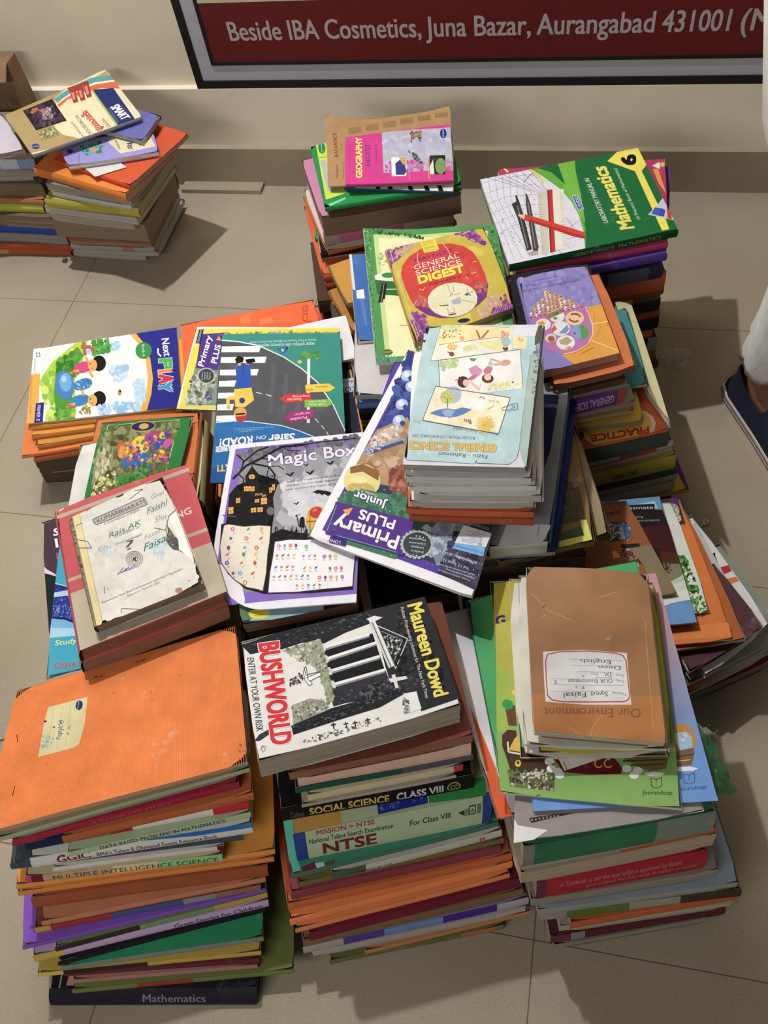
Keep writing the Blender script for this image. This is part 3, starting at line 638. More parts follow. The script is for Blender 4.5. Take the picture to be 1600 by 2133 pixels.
    for t, p0, p1, h in (('Vol 12, Issue 12', (1392, 770), (1254, 722), 17), ('New Delhi', (1412, 738), (1326, 708), 14), ('16 - 30 September 2016 | Rs 25', (1474, 752), (1196, 664), 16), ('magazines.in.pearson.com', (1420, 825), (1270, 775), 11), ('For any queries contact us', (1396, 836), (1230, 780), 9), ('New subscription details inside', (1420, 806), (1220, 745), 9)): s.text('dcd8e2', t, p0, p1, (-h * .3, h * .95), .006)
    s.poly('7cbef0', [(1318, 640), (1476, 666), (1464, 712), (1300, 668)]); s.text('2c6cb8', 'Indiasemore', (1462, 686), (1302, 646), (-4, 18), .015); s.poly('eef2f6', [(1360, 546), (1510, 590), (1478, 664), (1314, 640)]); s.poly('8ec6f0', [(1440, 640), (1462, 644), (1454, 676), (1430, 670)])
    s.lines('8a9098', [(1475, 590), (1370, 558), (1345, 620), (1450, 650)], 7, 3, 2, .4); s.lines('c8ccd8', [(1500, 560), (1400, 530), (1396, 545), (1492, 576)], 2, 3, 3)
    s.text('3a6aa8', 'SCAN TO SEE MORE', (1410, 640), (1352, 622), (-3, 9), .01)
@art('magic', 430, 880, 2.54)
def _(s, b):
    box(s, '8766c6', .042, .03, 1.0, .958); box(s, '8c8c96', .105, .075, .985, .90)
    s.blobs(['9a9aa4', 'a8a8b2', 'b4b4be'], [(380, 250), (760, 180), (780, 560), (430, 560)], 60, 70, 2); s.blobs(['c6c6d0', 'd2d2da'], [(420, 330), (680, 300), (640, 520), (440, 500)], 40, 60, 3); s.blobs(['5c5a66', '6a6874', '787684'], [(180, 160), (800, 70), (790, 130), (170, 210)], 60, 26, 4)
    K = '17171a'
    for p, w_ in (([(140, 300), (210, 230), (290, 190), (400, 130), (520, 118)], 12), ([(190, 215), (270, 150), (330, 130)], 8), ([(230, 215), (330, 235), (365, 280), (350, 330)], 9), ([(290, 190), (350, 200), (430, 180)], 6), ([(165, 270), (200, 300), (190, 340)], 7), ([(320, 235), (380, 230), (410, 250)], 5), ([(400, 130), (440, 150), (500, 150)], 5), ([(160, 170), (200, 205), (180, 260)], 7), ([(330, 240), (320, 280), (345, 310)], 5), ([(520, 118), (600, 105), (700, 95), (790, 85)], 5)): s.line(K, p, w_)
    s.poly(K, [(100, 560), (112, 470), (122, 380), (160, 335), (192, 372), (196, 320), (208, 318), (206, 285), (242, 232), (278, 275), (272, 318), (284, 320), (286, 372), (300, 345), (330, 380), (332, 330), (322, 326), (376, 304), (388, 324), (376, 332), (352, 400), (360, 470), (322, 540), (340, 610), (330, 620), (95, 600)])
    s.line(K, [(242, 240), (242, 205)], 4); s.line(K, [(298, 345), (298, 322)], 3); s.line(K, [(290, 332), (306, 330)], 3); s.line(K, [(372, 306), (378, 285)], 3)
    Y = 'f0a83a'
    s.ell(Y, (241, 288), (17, 0), (0, 13)); s.line(K, [(224, 288), (258, 288)], 2); s.line(K, [(241, 275), (241, 301)], 2)
    for x, y, w2, h in ((208, 353, 9, 13), (226, 353, 9, 13), (246, 354, 9, 13), (168, 415, 11, 13), (305, 418, 16, 17), (268, 417, 12, 9), (250, 466, 14, 12), (285, 464, 14, 12), (262, 383, 5, 5), (276, 383, 5, 5), (290, 382, 5, 5), (340, 360, 7, 14), (356, 345, 7, 16), (130, 468, 13, 18), (305, 390, 9, 5)):
        s.poly(Y, [(x - w2, y - h), (x + w2, y - h - 3), (x + w2, y + h - 3), (x - w2, y + h)]); s.poly('fbd37a', [(x - w2 * .5, y - h * .5), (x + w2 * .5, y - h * .5 - 2), (x + w2 * .5, y), (x - w2 * .5, y)]); s.line(K, [(x, y - h - 2), (x, y + h)], 2); s.line(K, [(x - w2, y), (x + w2, y - 3)], 2)
    s.ell('6a6a72', (340, 470), (20, 0), (0, 22)); s.line('5a4a90', [(88, 492), (160, 500)], 6)
    s.poly(K, [(320, 620), (345, 590), (400, 565), (480, 585), (560, 590), (640, 640), (720, 660), (782, 688), (776, 884), (640, 895), (560, 903), (310, 908), (205, 880), (112, 800), (72, 640), (80, 540), (110, 535), (330, 540)])
    rd = random.Random(5)
    for k in range(70): x = rd.uniform(335, 640); y = 600 + rd.uniform(-10, 20) + max(0, x - 540) * .25; s.line(K, [(x, y), (x + rd.uniform(-14, 14), y - rd.uniform(15, 50))], 3); s.k -= 1
    s.k += 1
    pl = [(94, 545), (120, 540), (200, 552), (280, 545), (342, 550), (335, 640), (325, 700), (318, 800), (300, 895), (270, 885), (215, 875), (150, 835), (110, 790), (80, 745), (72, 660), (82, 600)]
    s.poly('e8e0d0', pl)
    pr = [(362, 632), (440, 620), (520, 622), (570, 618), (640, 650), (790, 690), (780, 800), (775, 870), (700, 878), (620, 885), (480, 900), (326, 905), (335, 800), (350, 720)]
    s.poly('f0eef4', pr); s.line('3a3436', pr + pr[:1], 5); s.line('4a4038', pl + pl[:1], 4)
    CS = ['e8459a', 'd83a3a', '4aa04a', '3a5ac8', 'e8b830', 'e07030', '8a3a8a', 'd8443a', '5aa8d8']
    def icon(x, y, c, k, r=11):
        if k % 4 == 0:
            for t in range(5): s.ell(c, (x + r * .7 * math.cos(t * 1.257), y + r * .7 * math.sin(t * 1.257)), (r * .40, 0), n=7); s.k -= 1
            s.ell('f4e060', (x, y), (r * .3, 0), n=6)
        elif k % 4 == 1: s.poly(c, [(x + (r if i % 2 == 0 else r * .45) * math.sin(i * math.pi / 5), y - (r if i % 2 == 0 else r * .45) * math.cos(i * math.pi / 5)) for i in range(10)])
        elif k % 4 == 2: s.ell(c, (x, y), (r * .75, 0), (0, r), n=12); s.line('4a4a4a', [(x, y + r), (x + 2, y + r * 1.7)], 2)
        else: s.poly(c, [(x - r, y + r * .7), (x - r * .3, y - r * .3), (x + r, y - r), (x + r * .4, y + r * .5)])
    L = 'OBHANLARKMTDGC'
    for r_, (y, xs) in enumerate(((567, (140, 222, 292)), (615, (130, 212, 290)), (665, (118, 204, 266)), (700, (112, 198, 262)), (745, (110, 186, 258)), (800, (142, 180, 245)))):
        for c_, x in enumerate(xs): icon(x, y, CS[(r_ * 3 + c_ * 2) % 9], r_ + c_ * 3, 12); s.text('4a4a4a', L[(r_ * 3 + c_) % 14], (x + 4, y + 27), (x + 12, y + 26), 9, .01)
    s.ell('c85a6a', (205, 850), (10, -4), (3, 13)); s.ell('e8e0d0', (205, 850), (6, -3), (2, 9))
    rows = ((655, ((385, 4), (530, 1))), (706, ((375, 4), (515, 3), (625, 3))), (768, ((368, 4), (520, 3), (655, 3))), (818, ((358, 7), (600, 5))), (862, ((480, 5),)))
    q = 0
    for y, gs in rows:
        for x, n in gs:
            for i in range(n):
                xx = x + i * 30; yy = y - i * 1.5 + (xx - 360) * .02; icon(xx, yy, CS[(q * 5 + i * 3) % 9], q + i, 10); s.line('9a98a2', [(xx - 9, yy + 20), (xx + 9, yy + 19)], 2); s.text('6a6a70', L[(q * 3 + i) % 14], (xx - 4, yy + 19), (xx + 4, yy + 18), 8); q += 1
    s.text('eadff2', 'Magic', (332, 232), (585, 197), (-6, -62), .018, edge=('5a3a8a', .03)); s.text('eadff2', 'Box', (625, 192), (792, 172), (-6, -62), .018, edge=('5a3a8a', .03))
    for i, t in enumerate(('Spell the magic words and unlock', 'the box to win over the evil spirits', 'and spread the light of wisdom.')): s.text('4c4c54', t, (426 - i * 3, 320 + i * 21), (760, 277 + i * 22), (-1, -10), .006)
    for x, y, r in ((442, 275, 26), (548, 265, 27), (655, 215, 24), (330, 208, 16), (528, 225, 16), (476, 430, 18), (348, 283, 14)): s.poly(K, [(x - r, y - r * .2), (x - r * .3, y - r * .1), (x, y + r * .1), (x + r * .3, y - r * .3), (x + r, y - r * .5), (x + r * .5, y + r * .1), (x + r * .1, y + r * .5), (x - r * .5, y + r * .15)])
    s.poly(K, [(553, 375), (590, 358), (645, 366), (690, 385), (640, 390), (625, 380), (612, 388), (600, 378), (585, 380), (570, 372)])
    s.poly('d9ae2c', [(524, 530), (538, 470), (560, 450), (600, 445), (660, 460), (660, 590), (560, 585)]); s.ell('c8281e', (582, 478), (34, -6), (4, 30)); s.ell('e85a44', (575, 466), (14, -4), (2, 9)); s.line('8a6a14', [(530, 528), (650, 520)], 8); s.line('8a6a14', [(548, 470), (550, 585)], 5)
    s.poly(K, [(492, 556), (494, 512), (506, 500), (520, 506), (522, 556)]); s.line(K, [(478, 490), (490, 550)], 5); s.line(K, [(470, 498), (496, 488)], 4)
@art('kumar', 0, 900, 2.857)
def _(s, b):
    s.blobs(['dfdcd4', 'd6d2c8', 'd8d6d0', 'e0ded9'], [(450, 480), (960, 270), (1190, 880), (610, 1130)], 60, 50, 2)
    s.poly('8a7a5c', [(395, 505), (430, 490), (600, 1160), (545, 1180)]); s.poly('e0d196', [(428, 490), (470, 478), (610, 1125), (600, 1150), (575, 1150)])
    s.line('a89a70', [(470, 478), (610, 1125)], 3); s.blobs(['6a5c44', 'a4946c', '54483a'], [(395, 520), (425, 510), (560, 1150), (540, 1160)], 40, 12, 4)
    s.blobs(['b8cfe0', 'cbdbe2'], [(600, 690), (700, 680), (690, 730), (610, 740)], 10, 16, 5); s.blobs(['b4cce0', 'c4d8e4'], [(900, 640), (990, 620), (980, 740), (920, 740)], 14, 22, 6)
    s.poly('b3b2ae', [(550, 522), (562, 510), (850, 388), (868, 392), (878, 425), (868, 436), (575, 553), (556, 548)]); s.line('5a5a58', [(550, 522), (850, 388), (878, 430), (575, 553), (550, 522)], 4)
    s.text('4a4a48', 'KUMARBHARATI', (582, 541), (862, 425), (-8, -24), .012); s.text('3e3e3e', 'A Coursebook in English', (620, 555), (832, 466), (-4, -13), .008)
    s.text('3e3e3e', 'STANDARD IX', (684, 632), (832, 570), (-5, -15), .008); s.text('3e3e3e', '(First Language)', (690, 674), (845, 612), (-4, -12), .006)
    s.text('2c6a58', 'Rais.AK', (650, 632), (840, 548), (2, -34), .0); s.text('2a7a62', 'Faisal', (856, 714), (998, 642), (8, -52), .0)
    for t, p0, p1, h, c in (('Good', (900, 402), (972, 372), 34, '7a8494'), ('Faishl', (876, 492), (992, 438), 44, '2c7a66'), ('Shu', (922, 540), (985, 515), 38, '8088a0'), ('Fazel', (860, 640), (950, 600), 30, '9098b0'), ('Eh', (585, 712), (640, 694), 30, '9aa4b4')): s.text(c, t, p0, p1, (4, -h), .0)
    for r in (50, 40, 30, 20, 9):
        pts = [(800 + r * math.cos(k * .35), 755 + r * .9 * math.sin(k * .35)) for k in range(19)]; s.line('4e4e4e', pts, 3)
    s.line('4e4e4e', [(790, 765), (810, 745)], 9); s.line('4e4e4e', [(792, 748), (812, 768)], 9); s.text('55586a', '?', (752, 705), (800, 688), (-6, -56), .0)
    for k in range(5): s.line('5a3aa0', [(700 + k * 22, 852 - k * 12), (735 + k * 18, 805 + (k % 2) * 10 - k * 4)], 4)
    s.line('5a3aa0', [(700, 842), (825, 800)], 3)
    s.text('4a4a4a', 'Maharashtra State Board of Secondary and Higher Secondary', (608, 1022), (1088, 818), (-4, -12), .008); s.text('4a4a4a', 'Education, Pune 411005', (760, 982), (950, 900), (-4, -12), .008)
    s.poly('5c5650', [(988, 500), (1000, 560), (1040, 620), (1062, 640), (1066, 706), (1030, 700), (1005, 675), (985, 640), (1000, 600)]); s.blobs(['74706a', '4a4540', '8a867e'], [(995, 580), (1040, 620), (1060, 700), (1000, 660)], 16, 12, 8)
    for p in ([(915, 570), (985, 585), (1005, 500), (1050, 460)], [(988, 585), (1000, 620)], [(1066, 705), (1130, 740), (1165, 790)], [(720, 1080), (725, 1050), (830, 1055)], [(450, 560), (490, 540)], [(455, 640), (520, 650), (545, 690), (470, 690)], [(770, 400), (850, 340), (800, 350)], [(620, 920), (625, 965)], [(640, 930), (648, 938)], [(1118, 886), (1132, 884)]): s.line('4a4844', p, 4)
    s.ell('a8846c', (1065, 942), (22, -6), (6, 16)); s.ell('2e3a54', (712, 376), (26, -10), (4, 10))
    s.poly('efeeea', [(1005, 510), (1050, 468), (1085, 560), (1120, 690), (1160, 780), (1070, 700), (1060, 640)])
@art('pinkhard', 0, 900, 2.857)
def _(s, b):
    s.poly('bcae98', [(380, 975), (1300, 640), (1420, 960), (440, 1320)]); s.line('bba894', [(320, 515), (1160, 208)], 22); s.line('bba894', [(390, 890), (1280, 560)], 20)
    s.text('ead8d0', 'LEARNING', (840, 600), (1142, 482), (-12, -38), .02)
    s.line('e8d8c8', [(350, 470), (380, 455)], 6)
@art('cyan', 0, 900, 3.88)
def _(s, b):
    s.poly('28368e', [(440, 1222), (640, 1275), (660, 1560), (410, 1500)]); s.blobs(['3a4ab0', '1f2a70', '5a8ad8', '2c46b0'], [(440, 1240), (600, 1270), (600, 1520), (420, 1490)], 50, 18, 2)
    s.poly('b8d4e8', [(430, 1300), (560, 1275), (570, 1320), (430, 1335)]); s.blobs(['e0ecf8', 'a0c8f0'], [(430, 1400), (600, 1400), (600, 1500), (420, 1490)], 26, 6, 3)
    s.line('d8f0a0', [(440, 1222), (640, 1272)], 6); s.line('1a2250', [(412, 1500), (520, 1505), (660, 1560)], 14)
    s.poly('6fb4e8', [(408, 1512), (520, 1516), (660, 1570), (680, 1645), (398, 1662)]); s.poly('a4d4f4', [(404, 1580), (680, 1590), (680, 1645), (398, 1662)]); s.line('b8d888', [(398, 1664), (690, 1630)], 5)
    s.text('dcec98', 'Study Material', (444, 1726), (900, 1668), (8, -44), .02); s.text('c8506c', 'Chate Publication', (432, 1918), (960, 1842), (6, -50), .025)
@art('darkp', 0, 900, 3.88)
def _(s, b):
    s.text('ece8ee', 'SSC', (432, 838), (600, 812), (4, -60), .03); s.poly('ece8ee', [(440, 862), (462, 858), (474, 930), (452, 936)])
    s.poly('d8d0d8', [(352, 1080), (380, 1110), (450, 1150), (450, 1165), (390, 1150), (355, 1140)]); s.poly('1c2622', [(355, 1142), (400, 1150), (460, 1170), (440, 1560), (400, 1560)]); s.ell('b03060', (462, 1000), (10, 0), (0, 30))
@art('comic', 0, 600, 2.133)
def _(s, b):
    box(s, 'd8b48a', .075, .03, .86, 1); box(s, '1e6a38', .085, .036, .85, 1); box(s, '5c6238', .10, .05, .835, 1)
    s.blobs(['7a7a50', '4a5230', '8a8a58', '6a5a38', '3f4a2c', '9a9464', '5a7a3a'], [(450, 620), (790, 590), (740, 800), (400, 930)], 150, 24, 2)
    s.poly('8f8e6c', [(432, 720), (470, 690), (505, 710), (500, 790), (440, 850), (405, 880)]); s.blobs(['a8a680', '6c6a4a', 'c8c49a'], [(440, 710), (500, 710), (480, 800), (420, 860)], 30, 14, 3, 2.0)
    s.poly('c8742e', [(520, 720), (560, 680), (610, 690), (590, 740), (540, 760)]); s.blobs(['e09040', 'b8602a', 'd88a3a'], [(520, 690), (620, 680), (590, 750), (530, 750)], 22, 16, 4)
    s.ell('e2c230', (625, 685), (34, -12), (8, 26)); s.ell('b02c80', (680, 660), (38, -16), (8, 20)); s.ell('d8b828', (725, 655), (16, -10), (6, 14)); s.ell('2a48b0', (700, 695), (44, -12), (10, 22)); s.ell('d8d030', (640, 710), (20, 8)); s.ell('c84a98', (745, 690), (20, -16), (8, 14)); s.ell('2a6ab8', (600, 765), (60, -22), (14, 24)); s.ell('d87a30', (700, 760), (48, -16), (10, 14))
    s.blobs(['2c58b8', '3a8a3a', 'c83a3a', 'e0c030', '5a3a9a', 'd07030', '2c7a50'], [(560, 700), (770, 620), (750, 780), (560, 850)], 90, 13, 5); s.blobs(['3a8a2c', '4a9a34', '2a6a24'], [(520, 830), (660, 780), (640, 860), (520, 900)], 40, 18, 6); s.blobs(['d8d48a', 'b8b460'], [(430, 850), (520, 800), (510, 880), (400, 930)], 30, 12, 7)
    s.ell('2a2258', (636, 615), (54, -4), (3, 22)); s.line('b89a5a', [(636 + 54 * math.cos(t * .35), 615 + 22 * math.sin(t * .35) - 4 * math.cos(t * .35)) for t in range(19)], 4); s.ell('c8a040', (640, 615), (22, -3), (2, 13))
@art('nextplay', 0, 600, 2.133)
def _(s, b):
    s.poly('eeb13a', [(570, 195), (600, 195), (645, 245), (675, 330), (682, 420), (668, 500), (655, 545), (622, 545), (648, 470), (658, 400), (648, 320), (620, 255)])
    s.poly('2a2d92', [(594, 190), (800, 165), (820, 540), (652, 545), (672, 475), (680, 400), (668, 315), (640, 245)])
    s.poly('b5d628', [(170, 420), (230, 330), (340, 240), (390, 235), (370, 320), (330, 420), (340, 540), (330, 600), (200, 605), (230, 520), (200, 470)]); s.blobs(['c8e040', 'a4cc2c', 'd8e870', '8cc030'], [(190, 400), (360, 240), (330, 560), (210, 590)], 70, 26, 2)
    s.poly('4f9a28', [(250, 340), (345, 262), (372, 300), (318, 380), (310, 440), (330, 520), (300, 585), (250, 560), (240, 470)]); s.blobs(['3f8a24', '5aa82c', '2f7a20'], [(250, 330), (350, 270), (320, 420), (260, 420)], 50, 22, 3); s.blobs(['3f8a24', '5aa82c', '6ab834'], [(250, 540), (330, 520), (330, 585), (250, 590)], 24, 16, 9)
    s.blobs(['bcdcf4', 'd8ecf8', 'a4cef0'], [(370, 260), (590, 220), (520, 270), (380, 300)], 26, 20, 5)
    s.blobs(['3a9a34', '2f8a2c', '56b040'], [(395, 232), (485, 228), (485, 285), (420, 300)], 34, 18, 6); s.line('b06a34', [(360, 262), (405, 262), (420, 290)], 16); s.line('b06a34', [(372, 240), (378, 300)], 14)
    s.ell('3f86cc', (288, 432), (40, -16), (14, 62)); s.ell('6ab0e4', (292, 420), (26, -10), (8, 40)); s.ell('a8d4f4', (285, 405), (10, -4), (3, 14)); s.ell('3a84c4', (368, 428), (42, -12), (6, 24)); s.blobs(['8cc4ec', '2a6ab0'], [(340, 410), (405, 405), (400, 445), (345, 450)], 14, 9, 7)
    for (hx_, hy, dx, dy, dc) in ((432, 335, 372, 352, 'd8408a'), (432, 492, 355, 500, '2f84c8')):
        s.ell(dc, (dx, dy), (44, -14), (10, 22)); s.line('e6a83c', [(dx - 20, dy + 15), (dx - 60, dy + 26)], 12); s.line('e6a83c', [(dx + 20, dy - 22), (dx + 8, dy - 46)], 11); s.line('e6a83c', [(dx + 24, dy + 16), (dx + 40, dy + 44)], 11)
        s.ell('1c1a1c', (hx_ + 8, hy), (30, -10), (8, 33)); s.ell('e9ad42', (hx_ - 20, hy + 8), (20, -6), (5, 25)); s.ell('2a1a14', (hx_ - 30, hy + 2), (3, 0), n=6); s.ell('2a1a14', (hx_ - 22, hy + 22), (3, 0), n=6)
        s.line('c8602a', [(dx - 60, dy + 20), (dx - 20, dy + 30)], 8)
    s.blobs(['a87a3a', '7a9a34'], [(355, 530), (400, 530), (400, 560), (350, 560)], 12, 10, 8)
    s.blobs(['b6d6ee', 'c8e2f4', 'a0c8ea'], [(495, 350), (565, 350), (555, 410), (500, 410)], 30, 20, 10); s.blobs(['b6d6ee', 'c8e2f4'], [(600, 410), (640, 405), (645, 505), (600, 505)], 30, 18, 11); s.blobs(['8cc0ea', 'b0d8f4'], [(440, 520), (620, 500), (620, 545), (440, 565)], 40, 16, 12)
    s.ell('c88a2a', (532, 464), (8, 0), (0, 14)); s.ell('3a2a1a', (534, 458), (5, 0))
    s.ell('2f9a48', (638, 278), (36, -6), (5, 37)); s.text('dff0d8', 'Book 6', (630, 252), (634, 304), (13, -2), .008)
    s.text('f2f2fa', 'Next', (718, 226), (730, 304), (34, -4), .02); s.line('f2f2fa', [(702, 268), (702, 290), (716, 304)], 7)
    for t, c, p0, p1, w_ in (('P', '4cb848', (708, 318), (712, 366), 56), ('L', 'f08a2a', (706, 368), (708, 390), 58), ('A', 'd82a50', (708, 388), (712, 424), 60), ('Y', '2f9ad8', (706, 424), (710, 462), 58)): s.text(c, t, p0, p1, (w_, -4), .06, edge=('f0f0f0', .03))
    s.text('d8d8e8', 'TM', (758, 446), (759, 458), (6, 0))
    s.poly('f4f4f4', [(140, 268), (185, 262), (182, 380), (128, 385)]); s.line('3a3a3a', [(160, 290), (176, 288), (178, 304), (164, 306), (160, 290)], 3); s.text('3a3a3a', 'Next Education', (154, 316), (150, 372), (9, 0), .01)
    s.poly('f2ae34', [(124, 385), (178, 380), (166, 610), (112, 612)]); s.text('8a6a24', 'A New Curriculum Edition', (138, 392), (132, 560), (8, 0)); s.poly('2a2d92', [(160, 512), (196, 508), (190, 596), (152, 600)]); s.text('e8e8f4', 'PRIMER B', (166, 520), (162, 590), (16, 0), .015)
@art('safer', 0, 600, 2.133)
def _(s, b):
    s.poly('55565d', [(985, 238), (1020, 236), (1150, 258), (1260, 308), (1340, 360), (1410, 420), (1480, 520), (1540, 640), (1540, 720), (1400, 668), (1250, 616), (1100, 596), (940, 600)])
    for k in range(9):
        p = k / 9; s.poly('5d5e66', [(1180 + k * 28, 300 + k * 26), (1200 + k * 28, 300 + k * 28), (1180 + k * 30, 560), (1160 + k * 30, 560)]) if k % 2 else None
    for y, x0, x1 in ((272, 986, 1160), (320, 982, 1185), (375, 978, 1150), (425, 974, 1050), (478, 970, 1120), (530, 966, 1040), (580, 962, 1056)): s.poly('efeff2', [(x0, y - 12), (x1, y - 15), (x1 - 8, y + 13), (x0 - 2, y + 13)])
    s.line('e4ecea', [(985, 232), (1060, 238), (1150, 256), (1260, 306), (1340, 358), (1410, 418), (1480, 518), (1536, 640)], 5)
    s.poly('1c6cb4', [(930, 880), (958, 598), (1040, 592), (1110, 594), (1250, 612), (1330, 636), (1400, 664), (1540, 720), (1560, 980), (930, 980)]); s.poly('1458a4', [(935, 800), (1540, 800), (1560, 980), (930, 980)]); s.line('d8e4ea', [(958, 598), (1040, 591), (1110, 593), (1250, 611), (1330, 635), (1400, 663)], 4)
    for k in range(10): s.line('2a80c0', [(950, 620 + k * 6), (1240 + k * 10, 622 + k * 6)], 1.5)
    for x0, y0, x1, y1 in ((1138, 464, 1162, 469), (1182, 473, 1206, 480), (1400, 580, 1416, 598), (1428, 610, 1442, 628), (1450, 638, 1460, 655)): s.line('d8dce0', [(x0, y0), (x1, y1)], 4)
    s.poly('2456b8', [(1045, 345), (1112, 340), (1118, 445), (1056, 448)]); s.line('1c4698', [(1080, 345), (1082, 400)], 4); s.line('d8a860', [(1062, 345), (1066, 328)], 14); s.line('d8a860', [(1098, 340), (1102, 330)], 14); s.poly('161616', [(1044, 316), (1060, 300), (1084, 310), (1080, 330), (1050, 336)]); s.poly('161616', [(1088, 318), (1130, 312), (1136, 328), (1100, 338)])
    s.poly('e9c52c', [(1040, 450), (1118, 442), (1126, 500), (1086, 530), (1046, 528), (1042, 490)]); s.line('e9c52c', [(1046, 490), (1014, 488), (1012, 520)], 15); s.line('e9c52c', [(1116, 468), (1122, 500)], 14); s.ell('2c3a9a', (1076, 500), (13, 0)); s.ell('d8a868', (1016, 530), (9, 0))
    s.ell('d9a860', (1068, 556), (28, -3), (3, 26)); s.poly('e2a020', [(1044, 545), (1094, 540), (1092, 556), (1046, 560)]); s.line('2a1a14', [(1048, 562), (1090, 558)], 7); s.poly('b8322a', [(1046, 572), (1094, 566), (1090, 590), (1066, 598), (1050, 590)])
    s.line('e4e6e4', [(1372, 300), (1370, 600)], 13); s.blobs(['4a8a3a', '6aa83a', '3a7a30'], [(1340, 290), (1415, 285), (1410, 310), (1345, 312)], 18, 13, 4)
    for t in (-1, -.5, 0, .5, 1): s.line('5a9a3a', [(1372, 300), (1372 + 45 * t, 312 - 14 * abs(t))], 6)
    s.ell('d8c82c', (1332, 328), (10, 0), (0, 8)); s.poly('2468c4', [(1230, 270), (1262, 262), (1278, 275), (1256, 296)]); s.ell('c8d42c', (1256, 276), (7, 0)); s.poly('161c2c', [(1268, 262), (1280, 264), (1276, 276)])
    s.poly('ecc92a', [(1356, 430), (1462, 424), (1490, 444), (1464, 460), (1360, 464)]); s.text('4a3a1a', 'Quiz', (1392, 448), (1362, 450), (0, 10), .015); s.text('4a3a1a', 'Unpaint', (1456, 434), (1400, 437), (0, 9), .01)
    s.poly('d8272c', [(1380, 466), (1272, 474), (1242, 492), (1272, 510), (1382, 502)]); s.text('f4e4e0', 'Stories', (1340, 488), (1276, 492), (0, 13), .015); s.text('f4e4e0', 'Inspiring', (1374, 476), (1300, 480), (0, 9), .01)
    s.poly('7ab83a', [(1354, 498), (1456, 494), (1480, 512), (1456, 528), (1354, 530)]); s.text('e8f4dc', 'Traffic Rules', (1448, 512), (1372, 515), (0, 9), .012); s.text('e8f4dc', 'Games of Give', (1448, 500), (1372, 502), (0, 8), .01)
    s.poly('a8247c', [(1390, 538), (1290, 552), (1264, 580), (1298, 597), (1392, 578)]); s.text('f4dcec', 'Puzzles', (1364, 568), (1290, 580), (0, 13), .015); s.text('f4dcec', 'Original', (1376, 550), (1310, 560), (0, 9), .01)
    s.text('eef4fa', 'Safer', (1310, 646), (1196, 654), (-3, 36), .03); s.text('eef4fa', 'ON', (1182, 654), (1140, 658), (0, 18), .02); s.text('eef4fa', 'ROAD!', (1122, 658), (978, 672), (-2, 36), .03); s.text('eef4fa', '& SMARTER!', (1022, 700), (960, 706), (0, 26), .03)
    s.text('ecd834', 'SMART!', (1110, 775), (966, 788), (0, 30), .03)
    for i, (a, c) in enumerate(((1220, 1040), (1170, 1040), (1120, 1060))): s.lines('7ab4dc', [(a, 616 + i * 8), (c, 622 + i * 8), (c, 626 + i * 8), (a, 620 + i * 8)], 1, 2.5, i)
    s.text('cfe6e0', 'Ministry of Road Transport & Highways, Government of India', (1405, 226), (1108, 238), (0, 9), .006); s.text('d8ece8', 'सड़क परिवहन और राजमार्ग मंत्रालय', (1398, 240), (1140, 250), (0, 12), .008)
@art('pplus2', 0, 600, 2.133)
def _(s, b):
    s.poly('e6da2e', [(878, 180), (1600, 178), (1600, 200), (905, 206), (820, 520), (960, 526), (955, 540), (792, 533)])
    s.poly('84907c', [(905, 206), (1600, 195), (1600, 560), (950, 522), (822, 520)]); s.blobs(['9aa48e', '6c7a68', 'b0b4a4', '58644e', 'c4c8bc'], [(850, 400), (960, 370), (940, 520), (826, 518)], 60, 18, 2); s.blobs(['7a8a60', 'a0a890'], [(1000, 200), (1500, 195), (1500, 215), (1000, 220)], 40, 14, 3)
    s.poly('54348e', [(894, 205), (998, 198), (968, 366), (870, 356)]); s.text('f0eef6', 'Primary', (904, 350), (941, 216), (-26, -8), .03); s.text('f0eef6', 'PLUS', (962, 336), (982, 256), (-26, -6), .03); s.poly('f0963a', [(960, 232), (972, 214), (988, 234)])
    s.poly('2e2c78', [(884, 185), (906, 184), (892, 248), (870, 246)]); s.text('d8d8ec', 'LONGMAN', (884, 244), (898, 188), (-9, 0), .01)
    s.ell('b4bab4', (917, 390), (40, 0), (0, 36)); s.ell('3c4448', (917, 390), (34, 0), (0, 31))
    for i, t in enumerate(("India's", 'Largest', 'Classroom', 'Magazine')): s.text('c8cecc', t, (900 + i * 11, 408), (903 + i * 11, 374), (-7, 0), .005)
    s.blobs(['46508a', '5a5a9a'], [(915, 460), (945, 458), (940, 500), (912, 500)], 8, 10, 5)
@art('orangetop', 0, 600, 2.133)
def _(s, b):
    s.text('c24a18', 'CIG', (1368, 150), (1368, 78), (-26, 0), .03); s.ell('c24a18', (1376, 158), (12, 0)); s.poly('f07a30', [(1065, 130), (1110, 120), (1112, 150), (1070, 160)]); s.poly('f07a30', [(1150, 140), (1210, 125), (1215, 155), (1155, 165)])
@art('coledit', 0, 600, 2.133)
def _(s, b):
    s.line('e09a3c', [(1536, 258), (1612, 650)], 8); s.line('e09a3c', [(1060, 300), (1536, 258)], 8); s.poly('c0cde4', [(1505, 405), (1590, 398), (1596, 458), (1515, 466)]); s.text('20284a', 'COL', (1584, 436), (1516, 442), (0, 24), .015); s.text('20284a', 'edition', (1580, 408), (1524, 412), (0, 14), .01)
